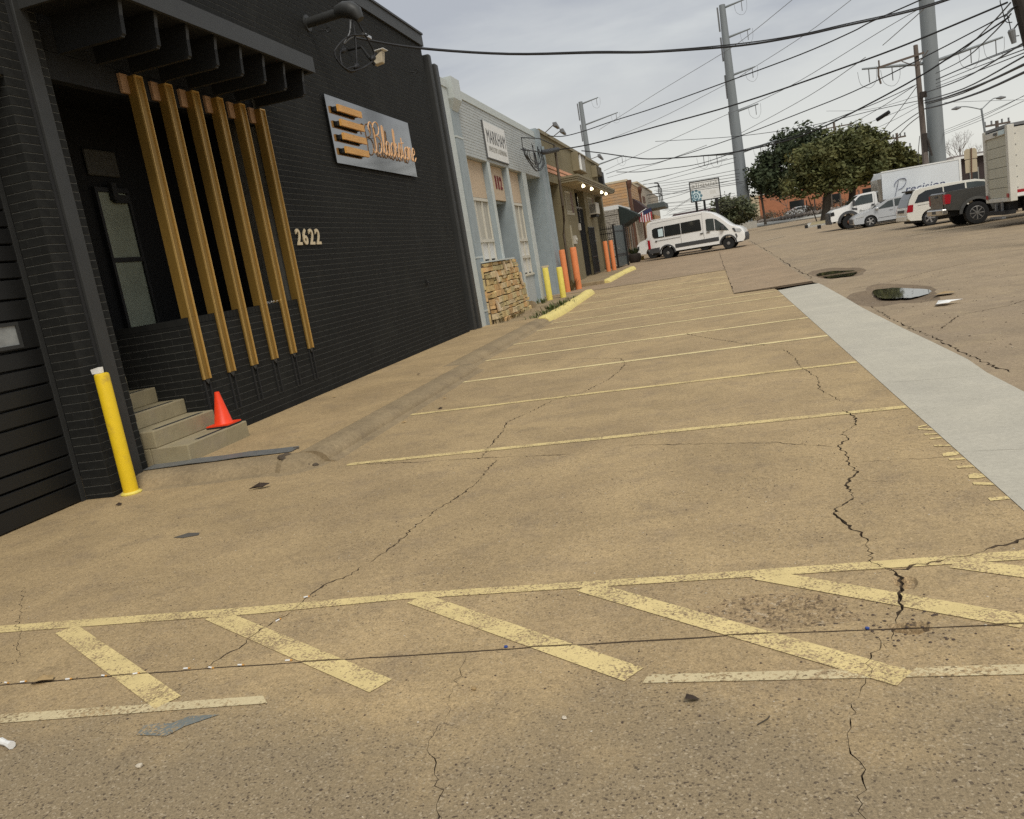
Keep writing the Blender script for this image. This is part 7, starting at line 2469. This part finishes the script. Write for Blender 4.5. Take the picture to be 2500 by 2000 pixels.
q.loft([[(-1.949, -1.15, 2.602), (-1.949, 1.15, 2.602), (-1.98, 1.15, 2.98), (-1.98, -1.15, 2.98)], [(-1.74, -1.05, 2.602), (-1.74, 1.05, 2.602), (-1.90, 1.05, 2.86), (-1.90, -1.05, 2.86)]])
q.build('box_nose', m_chrome, T.bx)
q = MB()
for sgn in (-1, 1):
    q.box(-6.28, -6.16, sgn * 1.16 - .02, sgn * 1.16 + .02, .84, 3.02)
    q.box(-6.16, -1.96, sgn * 1.16 - .015, sgn * 1.16 + .015, 2.94, 3.01)
    q.box(-6.16, -1.96, sgn * 1.16 - .015, sgn * 1.16 + .015, .84, .92)
q.build('box_trim', m_white, T.bx)
# lettering: local x runs backwards on the camera side (+y)
ux_ = Vector((-1, 0, 0))
q = MB()
for st_ in SCRIPT['P']:
    pts = [Vector((-2.72, 1.158, 1.36)) + ux_ * ((a + .2 * b) * .95) + Vector((0, 0, b * 1.02)) for a, b in st_]
    q.tube(spline([tuple(p) for p in pts], 5), [.03 + .05 * abs(math.sin(i * .33)) for i in range((len(pts) - 1) * 5 + 1)], 6, flat=.15)
put_text(q, 'recision', (-3.22, 1.16, 1.56), ux_, (0, 0, 1), .62, .002, shear=.25, width=2.15, bold=.0)
q.build('lettering', m_navy, T.bx)
q = MB()
put_text(q, 'Precision', (-.62, T.yw(.92) + .004, .86), ux_, (0, 0, 1), .24, .001, shear=.3, width=.78)
q.build('lettering', m_ink, T.t)
q = MB()
q.box(-2.95, -2.1, 1.152, 1.156, 1.02, 1.08)
q.box(-4.1, -3.5, 1.152, 1.156, 1.44, 1.50)
q.build('small_lettering', m_cableg, T.bx)

# --- silver saloon (faces left)
S = Car('silver_car', 'silver four-door car parked in front of the Precision truck', 'car', (8.95, 52.85, zg(52.2)), R(180), .89, .80, .22)
out = [(-3.72, .36), (-3.82, .60), (-3.80, .92), (-3.66, 1.02), (-3.1, 1.05), (-2.5, 1.34), (-2.1, 1.44), (-1.5, 1.465), (-1.0, 1.41), (-.15, .99), (.10, .93), (.62, .80), (.88, .62), (.93, .45), (.88, .26), (.45, .24)] + arch(0, .32, .37, -10, 190) + [(-.4, .24), (-2.4, .24)] + arch(-2.78, .32, .37, -10, 190) + [(-3.2, .26)]
S.shell(out, m_cars, ins=.07)
S.cross('windshield', [(-1.0, 1.40), (-.18, 1.005)], m_tint, .12, .012)
S.cross('rear_window', [(-2.48, 1.33), (-3.06, 1.07)], m_tint, .12, .012)
S.side('door_window', [(-1.28, .96), (-.38, .93), (-1.02, 1.30), (-1.28, 1.35)], m_cabin)
S.side('door_window', [(-2.30, .98), (-1.36, .965), (-1.36, 1.365), (-1.85, 1.37), (-2.12, 1.33)], m_cabin)
S.side('quarter_window', [(-2.66, 1.0), (-2.36, .985), (-2.18, 1.31)], m_tint)
S.side('headlight', [(.34, .66), (.70, .60), (.80, .66), (.52, .77), (.34, .78)], m_lens, off=.010, th=.05)
S.side('taillight', [(-3.80, .78), (-3.5, .80), (-3.55, .95), (-3.72, .98)], m_red, off=.01, th=.05)
for x in (-.42, -1.32, -2.28):
    S.line('door_gap', [(x, .30), (x - .02, .92)], None, .004)
S.line('side_trim', [(-.42, .44), (-2.36, .46)], m_ink, .012)
for x in (-1.16, -2.16):
    S.side('door_handle', [(x - .1, .82), (x + .1, .82), (x + .1, .86), (x - .1, .86)], m_chrome, off=.03)
S.cross('grille', [(.92, .56), (.94, .34)], m_trim, .25, .01)
for sgn in (-1, 1):
    S.box('wing_mirror', -.46, -.30, sgn * .96 - .09, sgn * .96 + .09, .92, 1.05, m_cars, bevel=.03)
S.wheel(0, .325, .21, m_alloy, '5', .68)
S.wheel(-2.78, .325, .21, m_alloy, '5', .68)
S.box('underbody', -3.4, .7, -.72, .72, .18, .4, m_rubber)

# --- cream minivan (faces right, its tail towards the street)
N = Car('minivan', 'cream white minivan parked between the silver car and the dark pickup', 'minivan', (9.75, 43.0, zg(42.5)), R(2), .97, .95, .16)
out = [(-.86, .34), (-.98, .45), (-1.0, .72), (-.93, .95), (-.80, 1.30), (-.58, 1.66), (-.35, 1.74), (.6, 1.79), (2.0, 1.75), (2.5, 1.62), (3.25, 1.12), (3.9, .98), (4.1, .75), (4.1, .35), (3.6, .28)] + arch(3.08, .35, .40, -8, 188) + [(2.6, .28), (.5, .28)] + arch(0, .35, .40, -8, 188) + [(-.45, .30)]
N.shell(out, m_carc, ins=.07)
N.side('side_window', [(-.62, 1.10), (.62, 1.12), (.62, 1.64), (-.10, 1.60), (-.42, 1.45)], m_tint)
N.side('side_window', [(.67, 1.12), (1.55, 1.12), (1.55, 1.66), (.67, 1.64)], m_tint)
N.side('door_window', [(1.62, 1.12), (2.95, 1.08), (2.35, 1.58), (2.05, 1.64), (1.62, 1.66)], m_cabin)
N.cross('rear_window', [(-.62, 1.62), (-.80, 1.32), (-.93, .98)], m_tint, .10, .014)
N.cross('windshield', [(2.48, 1.62), (3.2, 1.16)], m_tint, .1, .012)
N.side('taillight', [(-.99, .74), (-.72, .74), (-.68, 1.06), (-.90, 1.06)], m_red, off=.014, th=.06)
N.box('rear_spoiler', -.74, -.48, -.70, .70, 1.66, 1.72, m_trim, bevel=.02)
N.box('number_plate_bar', -1.03, -.98, -.5, .5, .74, .86, m_trim)
N.box('rear_bumper', -1.04, -.95, -.86, .86, .36, .60, m_carc, bevel=.03)
N.line('door_gap', [(1.58, .32), (1.58, 1.1)], None, .005)
N.line('slide_rail', [(-.5, .98), (.7, 1.0)], m_trim, .008)
for sgn in (-1, 1):
    N.box('wing_mirror', 2.75, 2.9, sgn * 1.05 - .1, sgn * 1.05 + .1, 1.08, 1.24, m_carc, bevel=.03)
N.wheel(0, .345, .21, m_alloy, '5', .66)
N.wheel(3.08, .345, .21, m_alloy, '5', .66)
N.box('underbody', -.7, 3.8, -.8, .8, .2, .45, m_rubber)

# --- dark grey pickup (faces right, tailgate towards the street)
K = Car('pickup_truck', 'dark grey pickup with big black wheels parked beside the old box truck', 'pickup truck', (10.35, 38.35, zg(37.6)), R(3), 1.0, 1.0, .04)
out = [(-1.10, .72), (-1.14, .80), (-1.14, 1.40), (-1.08, 1.46), (1.05, 1.48), (1.1, 1.50), (1.18, 1.95), (1.35, 2.02), (2.9, 2.0), (3.1, 1.92), (3.75, 1.5), (4.9, 1.42), (5.1, 1.25), (5.12, .7), (4.55, .62)] + arch(3.9, .45, .56, 16, 164) + [(3.3, .60), (.6, .60)] + arch(0, .45, .56, 16, 164) + [(-.62, .66)]
K.shell(out, m_carg, ins=.05)
q = MB()
q.box(-1.0, .95, -.86, .86, 1.2, 1.484)
q.build('bed_cover', m_rubber, K.t)
K.box('tailgate', -1.17, -1.13, -.80, .80, .80, 1.42, m_carg, bevel=.015)
K.box('tailgate_handle', -1.19, -1.165, -.16, .16, 1.25, 1.34, m_trim)
K.box('rear_bumper', -1.30, -1.05, -.98, .98, .56, .80, m_chrome, bevel=.05)
K.box('number_plate', -1.312, -1.298, -.22, .22, .62, .74, m_trim)
K.side('taillight', [(-1.155, .98), (-.96, .98), (-.90, 1.30), (-.98, 1.36), (-1.155, 1.36)], m_red, off=.012, th=.05)
for sgn in (-1, 1):
    K.box('taillight', -1.17, -1.14, sgn * .90 - .08, sgn * .90 + .08, .98, 1.36, m_red)
    K.box('taillight_trim', -1.16, -1.13, sgn * .98 - .015, sgn * .98 + .015, .94, 1.40, m_chrome)
K.flare('arch_trim', 0, .45, .555, .66, m_carg, 5, 175, .07)
K.flare('arch_trim', 3.9, .45, .555, .66, m_carg, 5, 175, .07)
K.side('door_window', [(1.35, 1.48), (2.15, 1.48), (2.15, 1.93), (1.40, 1.94)], m_tint)
K.side('door_window', [(2.22, 1.48), (3.45, 1.46), (2.95, 1.90), (2.22, 1.93)], m_tint)
K.wheel(0, .45, .30, m_rim, '8', .62, track=1.06)
K.wheel(3.9, .45, .30, m_rim, '8', .62, track=1.06)
K.box('underbody', -.9, 4.6, -.7, .7, .45, .8, m_rubber)

# --- old box truck at the right edge, roll-up rear door towards the street
O = Car('box_truck', 'old dirty white box truck with a roll-up rear door at the right edge', 'truck', (10.12, 33.6, zg(33.4)), R(0), 1.22, 10, 0)
q = MB()
q.box(.10, 6.4, -1.20, 1.20, .98, 3.32)
O.bx = q.build('box_body', m_boxo, O.t)
q = MB()
for sgn in (-1, 1):
    q.box(-.06, .16, sgn * 1.21 - .11, sgn * 1.21 + .11, .86, 3.42)
q.box(-.05, .14, -1.10, 1.10, 3.12, 3.32)
q.box(-.05, .14, -1.10, 1.10, .86, 1.0)
q.build('rear_frame', m_boxo, O.bx, bevel=.015)
q = MB()
q.box(0.0, 6.4, -1.23, 1.23, 3.36, 3.46)
q.build('roof_rail', m_cableg, O.bx)
for i in range(6):
    q = MB()
    q.box(.0, .06, -1.09, 1.09, 1.0 + .353 * i + .008, 1.0 + .353 * (i + 1) - .008)
    q.build('door_section', m_boxd, O.bx)
q = MB()
q.box(-.10, -.055, -.25, .0, 3.18, 3.27)
q.build('marker_lamp', m_ink, O.bx)
q = MB()
q.box(-.075, -.055, -1.05, -.45, 3.15, 3.30)
q.build('blue_plate', m_signt, O.bx)
q = MB()
q.box(-.03, .0, -1.06, -1.0, 1.55, 2.25)
q.box(-.05, .0, -1.12, -1.04, 1.45, 1.56)
q.build('door_latch', m_cableg, O.bx)
q = MB()
for i in range(6):
    q.lathe([(.02, 0), (.012, .014), (.001, .016)], (.22, -1.205, 1.3 + .36 * i), (0, -1, 0), 6)
    q.lathe([(.02, 0), (.012, .014), (.001, .016)], (.75, -1.205, 1.3 + .36 * i), (0, -1, 0), 6)
q.build('rivet', m_cableg, O.bx)
for y0_, y1_, mt in ((-1.20, -1.0, m_red), (1.02, 1.22, m_red)):
    q = MB()
    q.box(-.085, -.062, y0_, y1_, 1.0, 1.14)
    q.build('reflector', mt, O.bx)
q = MB()
q.box(.17, .55, -1.218, -1.204, 1.12, 1.22)
q.build('reflector', m_red, O.bx)
q = MB()
q.box(.17, .55, -1.218, -1.204, 1.0, 1.115)
q.build('reflector', m_white, O.bx)
q = MB()
q.box(.1, 6.2, -.45, .45, .55, .96)
q.box(-.15, .2, -.95, .95, .42, .56)
q.box(.1, .35, -.7, -.5, .5, .9)
q.box(.1, .35, .3, .5, .5, .9)
q.box(-.02, .3, -.2, .1, .55, .95)
q.box(.5, 1.5, -1.1, -.6, .45, .9)
q.build('chassis', m_rubber, O.t)
q = MB()
q.box(-.25, -.12, -.95, .35, .30, .36)
q.box(-.10, -.04, -.5, -.42, .5, .88)
q.box(-.10, -.04, .1, .25, .5, .8)
q.build('tail_step', m_cableg, O.t)
O.wheel(2.4, .42, .28, m_rim, 'disc', .6, track=1.12)
O.wheel(7.4, .42, .28, m_rim, 'disc', .6, track=1.05)
q = MB()
q.box(6.5, 8.6, -1.0, 1.0, .6, 2.2)
q.build('cab', m_carw, O.t, bevel=.15)
# distant parked car behind the oak
D = Car('parked_car', 'distant pale parked car by the orange brick wall', 'car', (12.6, 141.5, 1.55), R(190), .88, .8, .2)
D.shell([(-3.7, .4), (-3.8, .9), (-3.0, 1.05), (-2.4, 1.4), (-1.0, 1.42), (-.1, 1.0), (.8, .8), (.9, .3), (-3.6, .3)], m_cars)
D.side('side_window', [(-2.3, .98), (-.4, .95), (-1.05, 1.3), (-2.0, 1.32)], m_tint)
D.wheel(0, .32, .2, m_alloy, 'disc', .6)
D.wheel(-2.7, .32, .2, m_alloy, 'disc', .6)

# ================================================================== litter on the lot
def flake(name, loc, pts, mat, label, cat, grp=None, h=.01, seed=0):
    rg = random.Random(seed)
    q = MB()
    x, y, z_ = loc
    c = len(pts)
    V_ = [(x + a, y + b, z_ + rg.uniform(.002, h)) for a, b in pts]
    m_ = (x + sum(p[0] for p in pts) / c, y + sum(p[1] for p in pts) / c, z_ + h * 1.2)
    q.add(V_ + [m_], [(i, (i + 1) % c, c) for i in range(c)])
    return tag(q.build(name, mat, loc=loc), label, cat, grp)
flake('dry_leaf', (-3.61, 3.21, .003), [(-.06, -.03), (-.02, -.045), (.02, -.03), (.06, .0), (.04, .035), (.01, .028), (-.03, .04)], m_leaf, 'pale dry curled leaf lying on the sawn joint at the left', 'leaf', None, .03, 1)
flake('dead_leaf', (-0.27, 2.885, .003), [(-.025, -.02), (.01, -.022), (.03, 0), (.015, .02), (-.02, .02)], m_leafd, 'dark crumpled leaf on the tan lot below the cream line', 'leaf', None, .02, 2)
flake('black_scrap', (-4.47, 6.81, .003), [(-.10, -.03), (-.02, -.015), (.03, -.02), (.10, .02), (.09, .06), (.02, .02), (-.04, .035)], m_leafd, 'black scrap lying on the lot in front of the metal plate', 'scrap', None, .05, 3)
flake('dead_leaf', (-6.02, 6.72, .003), [(-.03, -.02), (.03, -.015), (.03, .02), (-.01, .03)], m_leafd, 'small dark leaf in front of the yellow bollard', 'leaf', None, .025, 4)
flake('paper_scrap', (3.36, 13.95, .004), [(-.16, -.10), (.02, -.16), (.08, -.05), (.26, -.02), (.10, .10), (-.04, .2), (-.12, .06)], m_paper, 'crumpled white paper on the road below the nearer puddle', 'paper', None, .06, 5)
flake('cardboard_scrap', (3.68, 15.3, .004), [(-.18, -.12), (.1, -.16), (.2, .1), (-.05, .2)], m_leaf, 'tan cardboard scrap on the road beside the nearer puddle', 'paper', None, .05, 6)
flake('dark_stain_patch', (-4.37, 5.52, .002), [(-.11, -.03), (.0, -.06), (.12, -.02), (.09, .04), (-.03, .06)], M('dark_scuff', (.11, .10, .085), .9), 'dark grey flat patch on the lot left of the long crack', 'patch', None, .003, 7)
def butt(x, y, a, label, grp='cigarette butts in the sawn joint'):
    q = MB()
    u = Vector((math.cos(a), math.sin(a), 0)) * .018
    p = Vector((x, y, .006))
    q.cyl(p - u, p + u * .4, .0042, n=6)
    o = q.build('cigarette_butt', m_paper, loc=(x, y, 0))
    q = MB()
    q.cyl(p + u * .4, p + u, .0043, n=6)
    q.build('filter', m_orange, o)
    tag(o, label, 'cigarette butt', grp)
rg = random.Random(2)
for i in range(9):
    x = -3.9 + .21 * i + rg.uniform(-.06, .06)
    y = 3.19 + (x + 3.88) * .0765
    butt(x, y + rg.uniform(-.008, .012), rg.uniform(-.3, .4), 'white cigarette butt lying along the sawn joint at the left')
butt(-2.56, 3.80, 1.2, 'cigarette butt standing in the long crack below the border line', None)
butt(-2.54, 4.10, .4, 'cigarette butt where the long crack crosses the border line', None)
for x, y, lb in ((-1.13, 3.375, 'blue bottle cap on the sawn joint near the middle'), (0.44, 3.405, 'blue plastic scrap on the sawn joint by the broken crack')):
    q = MB()
    q.lathe([(.001, 0), (.009, 0), (.009, .006), (.001, .007)], (x, y, .002), (.1, .1, 1), 10)
    tag(q.build('bottle_cap', M('blue_plastic', (.03, .07, .28), .4), loc=(x, y, 0)), lb, 'bottle cap')
q = MB()
q.lathe([(.001, -.05), (.016, -.05), (.012, .0), (.018, .05), (.001, .05)], (-3.27, 2.64, .018), (1, -.35, 0), 8)
tag(q.build('crushed_cup', m_paper, loc=(-3.27, 2.64, 0)), 'small crushed white cup at the lower left edge', 'cup')
q = MB()
q.tube([(-.04, 2.715, .004), (0, 2.75, .007), (.005, 2.77, .004)], .0022, 5)
tag(q.build('twig', m_bark, loc=(0, 2.75, 0)), 'small dark twig on the lot under the cream line', 'twig')
# pebbles and grit
def pebble_mesh(nm, mt, sd_):
    rg = random.Random(sd_)
    q = MB()
    q.lathe([(.001, -.5), (.7, -.35), (1, .0), (.7, .45), (.001, .6)], (0, 0, 0), (.2, .1, 1), 6)
    q.v = [tuple(c * rg.uniform(.75, 1.2) for c in v) for v in q.v]
    return q
def scatter(name, mt, n, xr, yr_, s0, s1, sd_, cond=None):
    rg = random.Random(sd_)
    base = [pebble_mesh('', mt, k) for k in range(4)]
    q = MB()
    for i in range(n):
        x, y = rg.uniform(*xr), rg.uniform(*yr_)
        if cond and not cond(x, y, rg):
            continue
        s_ = rg.uniform(s0, s1)
        b = base[i % 4]
        a = rg.uniform(0, 6.28)
        ca, sa = math.cos(a) * s_, math.sin(a) * s_
        q.add([(x + v[0] * ca - v[1] * sa, y + v[0] * sa + v[1] * ca, .25 * s_ + v[2] * s_ * .6 + zg(y)) for v in b.v], b.f)
    return tag(q.build(name, mt), kind='stuff')
m_p1 = M('pale_pebble', (.55, .48, .37), .8, var=.2, scale=40)
m_p2 = M('dark_pebble', (.085, .06, .045), .85, var=.3, scale=40)
scatter('pale_gravel', m_p1, 420, (-5, 1.4), (1.9, 7), .0015, .0055, 1)
scatter('dark_gravel', m_p2, 900, (-5, 1.4), (1.9, 7), .0015, .006, 2)
scatter('loose_gravel', M('brown_grit', (.2, .14, .085), .9, var=.3, scale=30), 700, (-.35, .75), (3.4, 3.8), .002, .007, 3, lambda x, y, r_: r_.random() < math.exp(-((x - .1) / .3) ** 2 - ((y - 3.62) / .15) ** 2))
scatter('crack_gravel', m_p2, 60, (.45, .75), (3.25, 3.7), .003, .008, 4)
scatter('roadside_gravel', m_p2, 260, (2.6, 6.5), (9, 20), .004, .013, 5)
scatter('roadside_gravel', m_p1, 120, (2.5, 6), (8, 22), .004, .012, 6)
for i, (x, y, s_, t) in enumerate(((-1.18, 3.01, .014, 'olive brown pebble on the lot near the third hatching bar'), (-.75, 2.78, .012, 'small white pebble on the lot left of the dark leaf'), (-2.45, 2.49, .016, 'brown pebble with a pale top low on the left of the lot'))):
    q = MB()
    b = pebble_mesh('', None, 20 + i)
    q.add([(x + v[0] * s_, y + v[1] * s_, s_ * .5 + v[2] * s_ * .8) for v in b.v], b.f)
    tag(q.build('pebble', (m_leaf, m_p1, m_p1)[i], loc=(x, y, 0)), t, 'pebble')
for i, (x, y) in enumerate(((-3.9, 10.9), (-3.7, 10.1), (-3.95, 9.4), (-5.0, 12.9), (-5.9, 11.5))):
    flake('litter_scrap', (x, y, .004 if x > -4.1 else .144), [(-.035, -.012), (.02, -.025), (.04, .005), (-.012, .025)], m_leaf if i % 2 == 0 else m_leafd, 'scrap of litter by the rolled curb before the black wall', 'litter', 'litter scraps by the rolled curb', .02, 30 + i)
